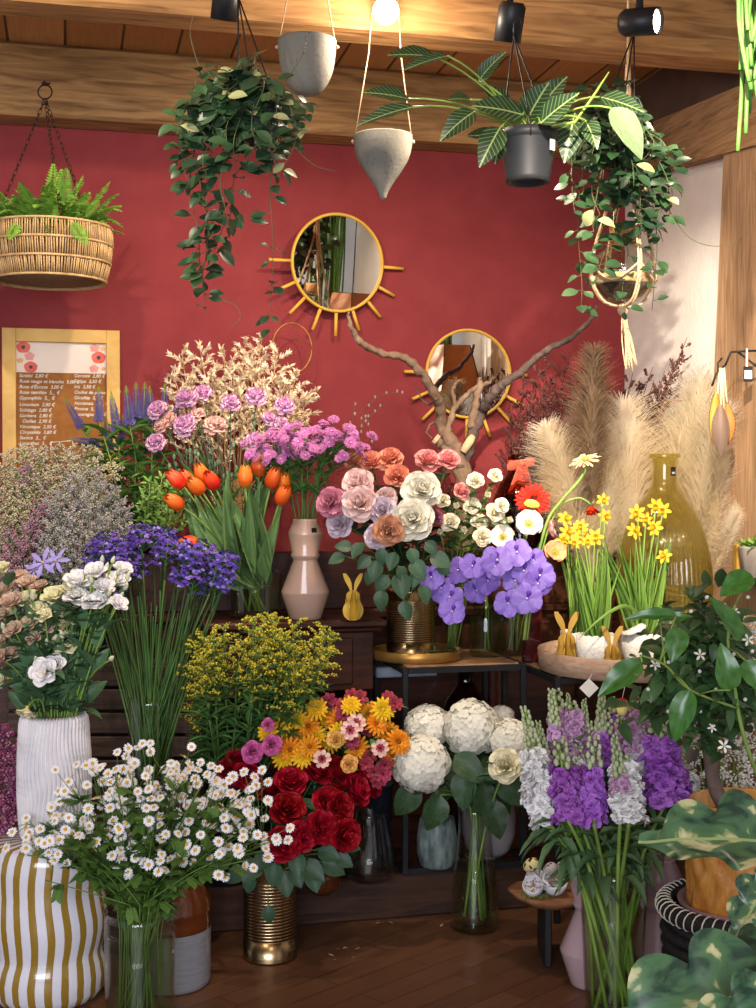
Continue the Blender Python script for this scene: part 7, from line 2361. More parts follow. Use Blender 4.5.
hk = onwall(45, 84, .15)
t2 = thing('iron_hook', 'iron hook bolted to the timber beam above the fern basket', 'hook', hk)
mb = MB(); w = smooth_path([hk, ring + V((0, .06, .045)), ring + V((0, -.004, .02)), ring + V((0, -.008, .032))], 5); mb.tube(w, .003, 6); part('rod', mb, m_iron, t2)
mb = MB(); mb.ball(hk, .012, 0, 10, 6, .6); part('bolt', mb, m_iron, t2)
m_fern = M('fern_green', '#588628', .55, '#7aa63e', 12, rnd=.2, hue=.01)
def mk_frond(mb, bend):
    n = 22
    pts = [V((0, v * math.cos(bend * v * .6), math.sin(.9 * v) * .25 - bend * .45 * v * v)) for v in [i / n for i in range(n + 1)]]
    mb.tube(pts, [.009 - .007 * i / n for i in range(n + 1)], 4, 0, False)
    for i in range(2, n):
        v = i / n
        L = .17 * math.sin(PI * (v * .88 + .1)) ** .8
        t_ = (pts[i + 1] - pts[i]).normalized()
        for s in (-1, 1):
            d_ = (V((s, 0, 0)) + t_ * .35 + V((0, 0, R.uniform(-.2, .1)))).normalized()
            mb.leaf(pts[i], d_, ZU, L, .045, 0, .15, .3, 2, 3, .5)
FRO = [lib('frond/%d' % i, lambda mb, i=i: mk_frond(mb, .5 + .45 * i), m_fern) for i in range(3)]
f = thing('fern', 'bright green fern growing in the hanging wicker basket', 'fern', c - ZU * .03)
for k in range(120):
    a = R.uniform(0, 6.3)
    q = c + V((math.cos(a) * R.uniform(0, .12), math.sin(a) * R.uniform(0, .12), -.03))
    el = R.uniform(.35, 2.6)
    inst('frond', R.choice(FRO), leafm(q, V((math.cos(a), math.sin(a), el)), ZU + V((-math.cos(a), -math.sin(a), 0)), R.uniform(.13, .23), R.uniform(.12, .17)), f)
for (x, y, tx, ty) in ((72, 222, 88, 246), (20, 222, 8, 240), (66, 205, 66, 166), (85, 215, 100, 202)):
    q, e = P(x, y, d - .17), P(tx, ty, d - .24)
    inst('frond', FRO[0], leafm(q, e - q, V((0, -1, .3)), (e - q).length, .15), f)

# macrame hanger with the glass terrarium
R.seed(63)
d = 3.72
m_mac = M('macrame_cotton', '#c9a982', .9, '#dbbf9a', 80, rnd=0, bump=.5, bscale=200)
bc = P(623, 272, d)
top = P(628, 75, d)
t = thing('macrame_hanger', 'beige macrame cord hanger holding the corked glass terrarium', 'plant hanger', bc - ZU * .12)
r = S(34, d)
for k in range(4):
    a = 2 * PI * k / 4 + .3
    sd = V((math.cos(a), math.sin(a), 0))
    pts = [top, P(628, 145, d) + sd * .012, P(626, 190, d) + sd * .04, bc + sd * (r * 1.02) + ZU * .02, bc + sd * (r * .72) - ZU * (r * .8), bc - ZU * (r * 1.05)]
    for o in (-.004, .004):
        mb = MB(); mb.tube(smooth_path([p + sd.cross(ZU) * o for p in pts], 5), .0035, 6); part('cord', mb, m_mac, t)
    b0 = bc + sd * (r * 1.03) + ZU * .02
    mb = MB(); mb.ball(bc + sd * (r * .98) - ZU * .022, .009, 0, 8, 6); part('knot', mb, m_mac, t)
    a2 = a + PI / 2
    s2 = V((math.cos(a2), math.sin(a2), 0)); sm = (sd + s2).normalized()
    mb = MB(); mb.tube(smooth_path([bc + sd * (r * 1.03) + ZU * .015, bc + sm * (r * .98) - ZU * .035, bc + s2 * (r * 1.03) + ZU * .015], 4), .0032, 6); part('cord', mb, m_mac, t)
mb = MB(); mb.tube([top - ZU * .05, top, top + ZU * .03], [.008, .009, .007], 8); part('top_wrap', mb, m_mac, t)
mb = MB(); mb.tube([top + ZU * .03, V((top.x, top.y, CEIL - .002))], .004, 6); part('cord', mb, m_mac, t)
kn = bc - ZU * (r * 1.1)
mb = MB(); mb.ball(kn, .016, 0, 10, 7, 1.2); part('knot', mb, m_mac, t)
for k in range(22):
    a, q = R.uniform(0, 6.3), R.uniform(0, .016)
    o = kn + V((math.cos(a) * q * .6, math.sin(a) * q * .6, -.01)); e = P(630 + R.uniform(-7, 7), 365 + R.uniform(-4, 6), d + math.sin(a) * q)
    mb = MB(); mb.tube(smooth_path([o, (o + e) / 2 + V((R.uniform(-.006, .006), 0, 0)), e], 3), .0022, 4); part('tassel_strand', mb, m_mac, t)
t = thing('terrarium_bottle', 'round glass terrarium bottle with cork in the macrame hanger', 'terrarium', bc - ZU * r * .93)
mb = MB(); rr = r * .96
pr = [(0, -rr * .92), (rr * .45, -rr * .88), (rr * .85, -rr * .5), (rr, 0), (rr * .88, rr * .42), (rr * .6, rr * .66), (rr * .44, rr * .78), (rr * .42, rr * 1.0), (rr * .45, rr * 1.03)]
sp = [(max(0, p.x), p.z) for p in smooth_path([V((a, 0, b)) for a, b in pr], 4)]
mb.lathe(sp + [(max(0, x - .0025), z + (.0025 if z < 0 else 0)) for x, z in reversed(sp)], 40, bc); part('glass_body', mb, g_clear, t)
mb = MB(); mb.lathe([(0, rr * .86), (rr * .37, rr * .86), (rr * .40, rr * 1.05), (rr * .41, rr * 1.42), (0, rr * 1.42)], 24, bc); part('cork', mb, M('cork', '#b98a58', .9, '#cda06c', 60, rnd=0), t)
for (nm, z0, z1, m_) in (('earth_layer', -.86, -.40, M('dark_earth', '#2c2018', .95, '#40301f', 60, rnd=0)), ('sand_layer', -.385, -.12, M('pale_gravel', '#c2a06c', .95, '#d8ba8a', 90, rnd=0, bump=.6, bscale=150))):
    mb = MB(); L = []
    for i in range(7):
        z = z0 + (z1 - z0) * i / 6
        L.append((rr * math.sqrt(max(.02, .90 - z * z)) * .95, z * rr))
    mb.lathe([(0, L[0][1])] + L + [(0, L[-1][1] + .008)], 32, bc); part(nm, mb, m_, t)

# hanging stringy cactus at the top right, and one more seen in the mirror
R.seed(64)
m_rhip = M('stringy_cactus_green', '#4f7c36', .55, '#6a9a48', 15, rnd=.12)
def strings(label, c, n, lens, spread, pot_=True):
    t = thing('stringy_cactus', label, 'hanging plant', c)
    if pot_:
        mb = MB(); mb.lathe([(0, -.1), (.06, -.1), (.08, 0), (.074, 0), (.055, -.09), (0, -.09)], 28, c); part('pot', mb, m_bplastic, t)
        mb = MB(); mb.tube([c + V((0, 0, -.02)), V((c.x, c.y, CEIL - .002))], .002, 5); part('hanger_strand', mb, m_cord, t)
    for k in range(n):
        a = R.uniform(0, 6.3); q = R.uniform(.3, 1) * spread
        o = c + V((math.cos(a) * .05, math.sin(a) * .05, -.005)); s = c + V((math.cos(a) * q, math.sin(a) * q, -.05 if not pot_ else -.06))
        L = R.uniform(*lens)
        e = s + V((R.uniform(-.02, .02), R.uniform(-.02, .02), -L))
        mb = MB(); mb.tube(smooth_path([o, o + V((math.cos(a), math.sin(a), .5)) * .04, s, (s + e) / 2 + V((R.uniform(-.015, .015), 0, 0)), e], 4), .0048, 6); part('strand', mb, m_rhip, t)
strings('stringy green cactus hanging in the top right corner', P(758, -60, 2.85) + V((.045, 0, 0)), 46, (.14, .40), .11)
strings('long stringy green cactus hanging by the white wall, seen in the upper mirror', W(.84, 1.98, 2.5), 60, (.45, .85), .10)
# ------------------------------------------------------------------ right foreground
R.seed(71)
m_opot = M('amber_bark_glaze', '#b87430', .22, '#e0a552', 26, rnd=0, stretch=(1, 1, .35), bump=1.0, bscale=34, coat=.7)
B_OP = V((P(742, 900, 3.05).x, 3.05, .0))
zt, zb = .62, .345
t = thing('rope_basket', 'black rope basket with white stitching under the amber glazed pot', 'basket', B_OP)
m_rope = M('black_rope', '#141313', .8, '#262323', 90, rnd=.05, bump=.5)
m_ropew = M('white_rope_stitch', '#cfc6b4', .8, '#dcd4c4', 60, rnd=.05)
rr = .178
mb = MB()
mb.lathe([(0, 0), (.13, 0), (.15, .02), (.17, .2), (.172, .33), (.165, .34), (.16, .2), (.14, .03), (0, .02)], 48, B_OP, 0, lambda a, i, r, z: (r + .002 * math.sin(i * 3), z))
part('woven_body', mb, m_rope, t)
for z in (.05, .08, .11, .14, .17, .20, .23, .26, .29):
    mb = MB(); r = .15 + .022 * z / .3
    mb.tube([B_OP + V((math.cos(a) * (r + .006), math.sin(a) * (r + .006), z)) for a in [2 * PI * i / 60 for i in range(61)]], .013, 7); part('rope_coil', mb, m_rope, t)
mb = MB()
mb.tube([B_OP + V((math.cos(a) * rr, math.sin(a) * rr, .345)) for a in [2 * PI * i / 72 for i in range(73)]], .021, 10); part('rope_rim', mb, m_rope, t)
for k in range(52):
    a = 2 * PI * k / 52
    c = V((math.cos(a), math.sin(a), 0)); tg = V((-math.sin(a), math.cos(a), 0))
    mb = MB()
    mb.tube([B_OP + c * (rr + math.cos(b) * .0225) + ZU * (.345 + math.sin(b) * .0225) + tg * (.010 * (b / 4)) for b in [-2.2 + 4.4 * i / 8 for i in range(9)]], .0018, 5); part('white_stitch', mb, m_ropew, t)
base = B_OP + V((0, 0, .30))
t = thing('amber_pot', 'large amber brown bark textured glazed pot holding the citrus shrub', 'pot', base)
mb = MB()
NB = 96
rnd_ = [[R.uniform(-1, 1) for _ in range(NB)] for _ in range(30)]
pr = [(0, 0), (.118, 0)] + [(.122 + .008 * math.sin(PI * i / 24), .012 + .288 * i / 24) for i in range(25)] + [(.118, .302), (.11, .298), (.11, .25), (0, .25)]
mb.lathe(pr, NB, base, 0, lambda a, i, r, z: (r + (.0022 * rnd_[i][int(a / (2 * PI) * NB) % NB] + .003 * math.sin(a * 13 + 2 * math.sin(z * 40)) if 3 <= i <= 25 else 0), z))
part('body', mb, m_opot, t)
mb = MB(); mb.lathe([(0, .035), (.128, .035), (.146, .05), (.150, .062), (.147, .064), (.13, .055), (.12, .045)], 48, base); part('saucer_rim', mb, m_mauve, t)
mb = MB(); mb.lathe([(0, .262), (.109, .258)], 30, base); part('soil', mb, m_soil, t)

# citrus shrub: trunk, limbs, foliage
m_cit = M('citrus_leaf_green', '#2c4726', .4, '#44663a', 8, rnd=.28, spec=.5)
m_trunk = M('citrus_bark', '#5c4a42', .85, '#75625a', 25, rnd=0, bump=.6, bscale=50)
L_CIT = [lib('leaf/cit%d' % i, lambda mb, i=i: mk_leaf(mb, 1, .22, .3 + .35 * i, 6, .65), m_cit) for i in range(3)]
m_blo = petalm('citrus_blossom_white', '#e2ddcf', '#efebe0', .03)
BLO = lib('blossom/c', lambda mb: ([petal(mb, i * 1.257, 25, 1.0, .42, -50, .2, .08, 0, 2, 4, .6, .6) for i in range(5)], mb.ball((0, 0, .25), .16, 1, 6, 4)), [m_blo, m_bud])
CBUD = lib('bud/c', lambda mb: mb.ball((0, 0, .5), .5, 0, 8, 6, 1.4), [m_blo])
tr0 = B_OP + V((-.02, -.02, .56))
t = thing('citrus_shrub', 'dark leaved citrus shrub with white blossoms in the amber pot', 'shrub', tr0)
path = smooth_path([tr0, P(716, 790, 3.05), P(708, 740, 3.05), P(704, 715, 3.04), P(714, 690, 3.04), P(716, 660, 3.05)], 5)
mb = MB(); mb.tube(path, [.020 - .0004 * i for i in range(len(path))], 10); part('trunk', mb, m_trunk, t)
tips = []
for (x, y, dd) in ((672, 632, 0), (668, 668, -.06), (684, 618, .05), (700, 600, 0), (720, 640, -.08), (740, 620, 0), (750, 660, -.05), (665, 690, -.05), (690, 680, -.1), (735, 700, -.06), (676, 645, .08), (710, 700, -.1), (680, 720, -.08), (745, 720, .02), (750, 690, .1), (672, 650, .1), (725, 670, -.12), (655, 682, .04), (695, 640, -.04), (660, 715, 0), (640, 705, .02), (700, 740, -.02)):
    e = P(x, y, 3.02 + dd)
    o = path[-1 - R.randrange(8)]
    w = bez(o, (o + e) / 2 + V((0, 0, .04)), e, 6)
    mb = MB(); mb.tube(w, [.006, .005, .0045, .004, .003, .0025, .0015], 5); part('limb', mb, m_trunk, t)
    tips.append((w, e))
for w, e in tips:
    mb = MB()
    for k in range(38):
        q = w[R.randrange(2, 7)] + V((R.gauss(0, .026), R.gauss(0, .03), R.gauss(0, .026)))
        d_ = V((R.uniform(-1, 1), R.uniform(-1.2, .4), R.uniform(-.6, .6)))
        L = R.uniform(.042, .072)
        mb.leaf(q, d_, V((R.uniform(-.3, .3), -.5, 1)), L, L * .5, 0, R.uniform(.1, .4), R.uniform(.1, .8), 4, 5, .65)
    part('foliage', mb, m_cit, t)
for (x, y, r) in ((722, 610, 7), (724, 746, 9), (712, 728, 6), (735, 612, 6), (655, 665, 7), (700, 655, 8), (748, 640, 8), (684, 640, 7)):
    inst('blossom', BLO, frame(P(x, y, 2.90), V((R.uniform(-.4, .4), -1, .5)), S(r, 2.9) * .8), t)
for (x, y) in ((658, 664), (668, 663), (732, 612), (724, 606), (712, 727), (690, 690), (745, 700), (700, 672), (676, 700), (733, 655), (640, 668), (648, 690), (664, 640), (716, 690), (722, 700), (740, 668), (752, 652), (690, 612), (706, 598), (748, 598), (668, 712), (700, 712)):
    inst('bud', CBUD, frame(P(x, y, 2.90), V((R.uniform(-.4, .4), -1, .5)), S(4, 2.9)), t)

# bright glossy leaves of a second young plant
m_glo = M('glossy_leaf_green', '#2f5c22', .33, '#457a2f', 5, rnd=.12, spec=.6)
L_GLO = [lib('leaf/glo%d' % i, lambda mb, i=i: mk_leaf(mb, 1, .18, .25 + .35 * i, 12, .7, .05, 6), m_glo) for i in range(2)]
f0 = B_OP + V((.06, -.06, .56))
t = thing('glossy_leaf_plant', 'young plant with long bright glossy leaves in the amber pot', 'plant', f0)
sp = smooth_path([f0, P(745, 740, 2.9), P(735, 690, 2.86), P(728, 640, 2.84), P(735, 605, 2.84)], 5)
mb = MB(); mb.tube(sp, [.005 - .0001 * i for i in range(len(sp))], 6); part('main_stem', mb, m_stem, t)
side = smooth_path([sp[8], P(690, 690, 2.82), P(665, 665, 2.78), P(640, 655, 2.76)], 5)
mb = MB(); mb.tube(side, [.0035 - .0001 * i for i in range(len(side))], 6); part('side_stem', mb, m_stem, t)
for (bx_, by_, tx, ty, w_, dd) in ((642, 662, 600, 692, 26, -.08), (680, 628, 672, 660, 24, -.06), (676, 616, 630, 611, 14, -.02), (740, 640, 716, 598, 24, -.03), (752, 575, 722, 592, 28, 0), (730, 690, 725, 648, 26, -.07), (690, 690, 672, 740, 26, -.10), (745, 660, 762, 690, 24, -.05), (660, 622, 690, 612, 14, .03)):
    a, b = P(bx_, by_, 2.83 + dd), P(tx, ty, 2.80 + dd)
    o = min(list(sp[6:]) + list(side), key=lambda q: (q - a).length)
    mb = MB(); mb.tube([o, (o + a) / 2 + V((0, 0, .004)), a], .002, 5); part('leaf_stalk', mb, m_stem, t)
    inst('leaf', R.choice(L_GLO), leafm(a, b - a, V((R.uniform(-.3, .3), -1, .7)), (b - a).length * 1.05, S(w_, 2.8) * .98), t)

# baby's breath
R.seed(72)
GYP = [lib('flower_spray/gy%d' % i, lambda mb: branchy(mb, 13, 8, .34, 2, .004, (0,), 1, .2, .7, (.013, .024)), [petalm('babys_breath_white', '#e6e2da', '#f1eee8', .02), m_stem]) for i in range(2)]
B_GY = V((P(735, 740, 3.45).x, 3.5, 0.0))
dark_bucket(B_GY, .07, .5, 'tall dark bucket of white babys breath behind the citrus shrub')
for (x, y, d) in ((745, 610, 3.42), (722, 625, 3.40), (738, 640, 3.38), (752, 630, 3.42), (712, 640, 3.40), (690, 655, 3.36), (728, 655, 3.36), (750, 660, 3.38), (705, 668, 3.36), (680, 670, 3.34), (740, 700, 3.34), (752, 720, 3.34), (735, 735, 3.32), (748, 760, 3.30), (690, 760, 3.34), (722, 770, 3.30), (668, 720, 3.36), (740, 780, 3.3), (700, 720, 3.34)):
    spray_thing('babys_breath', 'white babys breath spray behind the citrus shrub', 'babys breath', 'white babys breath', foot(B_GY, .04, .2), P(x, y, d), R.choice(GYP), m_stem, 1.1, .16)

# variegated foreground plant
def varieg():
    m, nt, b = nodes('variegated_leaf')
    L = nt.links.new
    tc = N(nt, 'ShaderNodeTexCoord'); sx = N(nt, 'ShaderNodeSeparateXYZ'); L(tc.outputs['Object'], sx.inputs[0])
    mp = N(nt, 'ShaderNodeMapping'); mp.inputs['Scale'].default_value = (3.2, 2.0, 1); L(tc.outputs['Object'], mp.inputs['Vector'])
    no = N(nt, 'ShaderNodeTexNoise', Scale=1.6, Detail=4.0, Distortion=.8); L(mp.outputs['Vector'], no.inputs['Vector'])
    r = N(nt, 'ShaderNodeValToRGB'); e = r.color_ramp.elements
    e[0].position, e[1].position = .38, .46
    e[0].color, e[1].color = lin('#1f3a2b'), lin('#416446')
    for p, c in ((.54, '#4e7048'), (.57, '#a8a878'), (.63, '#c2bc90'), (.67, '#688454')):
        q = r.color_ramp.elements.new(p); q.color = lin(c)
    L(no.outputs['Fac'], r.inputs['Fac'])
    ab = N(nt, 'ShaderNodeMath', operation='ABSOLUTE'); L(sx.outputs['X'], ab.inputs[0])
    mid = N(nt, 'ShaderNodeMath', operation='LESS_THAN'); L(ab.outputs[0], mid.inputs[0]); mid.inputs[1].default_value = .012
    mx = N(nt, 'ShaderNodeMixRGB'); L(mid.outputs[0], mx.inputs['Fac']); L(r.outputs['Color'], mx.inputs['Color1']); mx.inputs['Color2'].default_value = lin('#93a56c')
    L(mx.outputs['Color'], b.inputs['Base Color']); b.inputs['Roughness'].default_value = .3; b.inputs['Specular IOR Level'].default_value = .5
    return m
m_var = varieg()
def mk_lobed(mb, seed):
    rr = random.Random(seed)
    ph = rr.uniform(0, 6)
    def fn(u, v):
        s = u * 2 - 1
        w = .34 * (math.sin(PI * min(1, (v * .93 + .05))) ** .6) * (1 - .35 * v)
        lob = 1 + .22 * math.sin(v * 20 + ph + (1.2 if s > 0 else 0)) * abs(s) ** 2
        x = s * w * lob
        y = v - .12 * abs(s) ** 1.5 * (1 - v) + .05 * abs(s) * math.sin(v * 20 + ph)
        z = .16 * abs(s) ** 1.3 * w * 2 - .22 * v * v + .035 * abs(s) * math.sin(v * 20 + ph + 1) 
        return V((x, y, z))
    mb.patch(fn, 14, 40)
LOB = [lib('leaf/var%d' % i, lambda mb, i=i: mk_lobed(mb, i), m_var) for i in range(3)]
PB = V((.72, 1.72, 0))
t = thing('variegated_plant', 'large variegated foliage plant in the right foreground', 'plant', PB)
mb = MB(); mb.lathe([(0, 0), (.12, 0), (.16, .28), (.165, .3), (.15, .3), (.14, .26), (0, .25)], 36, PB); part('pot', mb, m_bplastic, t)
mb = MB(); mb.lathe([(0, .262), (.142, .258)], 24, PB); part('soil', mb, m_soil, t)
cr = PB + V((0, 0, .26))
m_stalk = M('variegated_stalk', '#8a9a5a', .45, '#a5b070', 15, rnd=.05)
for (bx_, by_, bd, tx, ty, td, L_, w_, up, k) in (
        (790, 845, 2.3, 648, 822, 2.28, None, 1.0, (.05, -.55, .8), 0),
        (775, 985, 1.95, 588, 1035, 1.9, None, 1.0, (-.1, -.6, .8), 1),
        (800, 965, 2.1, 672, 962, 2.08, None, .9, (.1, -.5, .9), 2),
        (800, 1010, 1.85, 690, 1040, 1.8, None, 1.2, (0, -.6, .8), 0),
        (770, 880, 2.2, 735, 935, 2.12, None, 1.0, (-.3, -.8, .3), 2),
        (830, 975, 1.8, 765, 925, 1.78, None, .8, (-.4, -.8, .4), 1)):
    a, b = P(bx_, by_, bd), P(tx, ty, td)
    mb = MB(); mb.tube(bez(cr, V((a.x, (a.y + cr.y) / 2, a.z + .06)), a, 8), [.009 - .0005 * i for i in range(9)], 7); part('leaf_stalk', mb, m_stalk, t)
    L = (b - a).length
    inst('leaf', LOB[k], leafm(a, b - a, V(up), L, L * w_), t)

# shelf, hook rail, hanging ornament at the right wall
R.seed(73)
rw = lambda t_, z, off=0.0: W(1.0 - off, t_, z)
a0 = rw(.62, 0); 
t = wthing('wall_shelf', 'black wall shelf with small pots at the right edge', 'shelf', .91, 1.2, 1.045)
wpart('board', wbox(.865, .953, 1.03, 1.4, 1.035, 1.055, .002), m_black, t)
wpart('back_rail', wbox(.940, .953, 1.03, 1.4, 1.055, 1.075, .002), m_black, t)
def spot_w(px, py, d): return P(px, py, d)
q = W(.903, 1.17, 1.0565)
t = thing('paper_pot', 'grey paper wrapped pot on the black wall shelf', 'pot', q)
mb = MB(); mb.lathe([(0, 0), (.036, 0), (.045, .09), (.048, .095), (.042, .09), (.034, .01), (0, .01)], 26, q, 0, lambda a, i, r, z: (r * (1 + .04 * math.sin(9 * a)), z)); part('wrap', mb, M('grey_paper', '#8c8279', .8, '#a0968c', 20, rnd=0), t)
mb = MB()
for k in range(70): mb.leaf(q + V((R.gauss(0, .014), R.gauss(0, .014), .08)), V((R.uniform(-1, 1), R.uniform(-1, 1), R.uniform(.3, 1.6))), ZU, R.uniform(.04, .075), .012, 0, .2, .6, 2, 3)
part('foliage', mb, m_leafl, t)
q = W(.905, 1.075, 1.0565)
t = thing('ochre_candle', 'ochre wooden block candle holder on the black wall shelf', 'candle holder', q)
mb = MB(); mb.box(q + V((0, 0, .05)), .028, .05, .10, bev=.006); part('block', mb, m_rab2, t, False)
# hook rail: bent black rod in front of the post
t = thing('hook_rail', 'black bent metal rod bracket on the timber post', 'bracket', P(725, 368, 3.98))
for pts in (((725, 366), (731, 352), (748, 351), (775, 350)), ((738, 352), (756, 366), (776, 372)), ((724, 366), (716, 374), (712, 386))):
    mb = MB(); mb.tube([P(x, y, 3.98) for x, y in pts], .0035, 6); part('rod', mb, m_black, t)
q = P(748, 374, 3.97)
t = thing('price_tag', 'black and white tag hanging from the black bracket', 'tag', q)
mb = MB(); mb.box(q, .028, .003, .047, bev=.002); part('black_card', mb, m_black, t, False)
mb = MB(); mb.box(q + V((0, -.0025, -.002)), .023, .002, .026); part('white_print', mb, M('tag_print', '#b9bcc6', .6, '#e6e6ea', 300, rnd=0), t, False)
mb = MB(); mb.box(q + V((-.004, 0, .05)), .006, .002, .055); part('loop', mb, m_paper, t, False)
q = P(718, 362, 3.98)
t = thing('leaf_ornament', 'wooden leaf shaped ornament with cotton cords hanging before the pampas', 'ornament', q)
mb = MB(); mb.tube([P(722, 358, 3.98), P(718, 363, 3.98), P(718, 370, 3.98), P(722, 372, 3.98)], .003, 6); part('hook', mb, m_black, t)
m_cot = M('cream_cotton', '#e0cba4', .9, '#ecdab8', 80, rnd=0)
for (x0, x1, y1) in ((720, 716, 405), (721, 721, 412), (724, 727, 402), (722, 724, 410)):
    mb = MB(); mb.tube([P(x0, 368, 3.98), P((x0 + x1) / 2, 388, 3.97), P(x1, y1, 3.97)], .0035, 5); part('cord', mb, m_cot, t)
for (x, y0, y1, w_, m_, dd, tw) in ((716, 393, 445, 6, wood('ornament_yellow_wood', '#cfa24a', '#b78a38', 5, (8, 8, 1), .6, .1), -.01, .35), (720, 405, 456, 8.5, wood('ornament_grey_wood', '#8d7667', '#735d50', 5, (8, 8, 1), .6, .1), -.025, -.1), (727, 404, 444, 7.5, wood('ornament_orange_wood', '#c98544', '#b27034', 5, (8, 8, 1), .6, .1), .0, -.6)):
    a, b = P(x, y0, 3.97 + dd), P(x + (1 if x > 718 else -2), y1, 3.97 + dd)
    mb = MB(); hw = S(w_, 4.1)
    xx = V((math.cos(tw), math.sin(tw), 0)); yy = V((-math.sin(tw), math.cos(tw), 0))
    n = 12
    vs = []
    for e in (-.004, .004):
        for i in range(n + 1):
            v = i / n; w = hw * math.sin(PI * min(1, v * .96 + .03)) ** .8
            for s in (-1, 1): vs.append(a + (b - a) * v + xx * (w * s) + yy * (e + .006 * s * 0))
    N2 = 2 * (n + 1)
    fs = [(2 * i, 2 * i + 1, 2 * i + 3, 2 * i + 2) for i in range(n)] + [(N2 + 2 * i, N2 + 2 * i + 2, N2 + 2 * i + 3, N2 + 2 * i + 1) for i in range(n)] + [(2 * i, 2 * i + 2, N2 + 2 * i + 2, N2 + 2 * i) for i in range(n)] + [(2 * i + 1, N2 + 2 * i + 1, N2 + 2 * i + 3, 2 * i + 3) for i in range(n)]
    mb.add(vs, fs); part('wooden_leaf', mb, m_, t)

# fallen petals on floor and plinth
m_fp = petalm('fallen_petal', '#a08a62', '#b39c74', .2)
for k in range(18):
    if R.random() < .6:
        p = at_z(R.uniform(310, 470), R.uniform(905, 955), .002)
    else:
        p = W(R.uniform(-.15, .05), .86 + R.uniform(-.03, .03), .137)
    if p.z < .1 and (p - WO).dot(WN) < .93: p = at_z(R.uniform(330, 440), R.uniform(945, 960), .002)
    mb = MB(); mb.leaf(p, V((R.uniform(-1, 1), R.uniform(-1, 1), .05)), ZU, R.uniform(.012, .022), R.uniform(.005, .01), 0, .3, -.3, 2, 3)
    solo('fallen_petal', mb, m_fp, 'small dry petal lying on the floor or plinth', 'petal', p, 'fallen petals')
p = at_z(385, 988, .002)

# an angular orange brown lampshade by the side wall, out of the picture except in the lower mirror
q = W(.82, 1.64, 1.80)
t = thing('orange_lampshade', 'angular orange brown lampshade by the white wall, seen in the lower mirror', 'lamp', q)
mb = MB()
k4 = [V((sx, sy, 0)) for sx, sy in ((-1, -1), (1, -1), (1, 1), (-1, 1))]
mb.add([q + v * .12 for v in k4] + [q + v * .075 + ZU * .24 for v in k4], [(0, 1, 5, 4), (1, 2, 6, 5), (2, 3, 7, 6), (3, 0, 4, 7)])
part('shade', mb, M('orange_brown_leather', '#a8601f', .5, '#b86c2a', 6, rnd=0), t, False)
for i in range(4):
    mb = MB(); mb.tube([q + k4[i] * .121, q + k4[i] * .076 + ZU * .24], .003, 5); part('wire_edge', mb, m_black, t)
mb = MB(); mb.tube([q + ZU * .24, V((q.x, q.y, CEIL - .002))], .003, 5); part('cord', mb, m_black, t)
mb = MB(); mb.bar(q + k4[0] * .075 + ZU * .24, q + k4[2] * .075 + ZU * .24, .006); part('crossbar', mb, m_black, t, False)
# ------------------------------------------------------------------ lamps
def emis(name, c, s):
    m, nt, b = nodes(name)
    b.inputs['Base Color'].default_value = lin(c)
    b.inputs['Emission Color'].default_value = lin(c)
    b.inputs['Emission Strength'].default_value = s
    no = N(nt, 'ShaderNodeTexNoise', Scale=4.0); mr = N(nt, 'ShaderNodeMapRange'); mr.inputs['To Min'].default_value, mr.inputs['To Max'].default_value = s * .95, s * 1.05
    nt.links.new(no.outputs['Fac'], mr.inputs['Value']); nt.links.new(mr.outputs['Result'], b.inputs['Emission Strength'])
    return m
def light(name, kind, loc, energy, col, **kw):
    l = bpy.data.lights.new(name, kind); l.energy = energy; l.color = lin(col)[:3]
    aim = kw.pop('aim', None)
    for k, v in kw.items(): setattr(l, k, v)
    o = bpy.data.objects.new(name, l); COL.objects.link(o); o.location = loc
    if aim is not None: o.rotation_euler = (V(aim) - V(loc)).to_track_quat('-Z', 'Y').to_euler()
    return o
def spotlamp(label, c, d, L, r, hot=False):
    t = thing('track_spotlight', label, 'lamp', c)
    d = V(d).normalized()
    mb = MB(); q = d.to_track_quat('Z', 'Y').to_matrix().to_4x4(); mb.T = Matrix.Translation(c) @ q
    mb.lathe([(0, -L / 2), (r * .8, -L / 2), (r, -L / 2 + .012), (r, L / 2), (r * .9, L / 2), (r * .86, L / 2 - .015), (0, L / 2 - .016)], 32); part('shade', mb, m_black, t)
    mb = MB(); mb.tube([c + ZU * r * .6, V((c.x, c.y, CEIL - .035))], .009, 8); part('stem', mb, m_black, t)
    mb = MB(); mb.bar(c + ZU * (r + .0) + V((-.012, 0, -.05)), c + ZU * (r + .05) + V((-.0, 0, 0)), .022, .012); part('bracket', mb, m_black, t, False)
    mb = MB(); mb.T = Matrix.Translation(c + d * (L / 2 - .008)) @ q; mb.lathe([(0, .004), (r * .84, .0)], 24)
    part('lamp_face', mb, emis('lamp_glow', '#ffe6bd', 30) if hot else m_bplastic, t)
    return t
spotlamp('black track spotlight above the left hoya', P(226, 0, 3.42), (-.15, .35, -.93), .10, .036)
spotlamp('black track spotlight above the prayer plant', P(510, 22, 3.45), (-.12, .35, -.92), .10, .036)
lp = P(640, 22, 3.5)
spotlamp('lit black track spotlight facing right in the top right corner', lp, (.80, -.55, -.14), .105, .036, True)
t = wthing('track_rail', 'black lamp track running along the ceiling boards', 'rail', 0, 1.45, CEIL - .035)
wpart('rail', wbox(-1.0, .9, 1.40, 1.50, CEIL - .035, CEIL - .002), m_black, t)
b = P(386, 11, 3.6)
t = thing('globe_bulb', 'glowing bare round bulb hanging from the ceiling in the middle', 'bulb', b)
mb = MB(); mb.ball(b, .036, 0, 24, 16); part('glass_globe', mb, emis('bulb_glow', '#fff0d2', 16), t)
mb = MB(); mb.lathe([(.014, .03), (.02, .04), (.022, .075), (.01, .085), (0, .086)], 20, b); part('socket', mb, m_black, t)
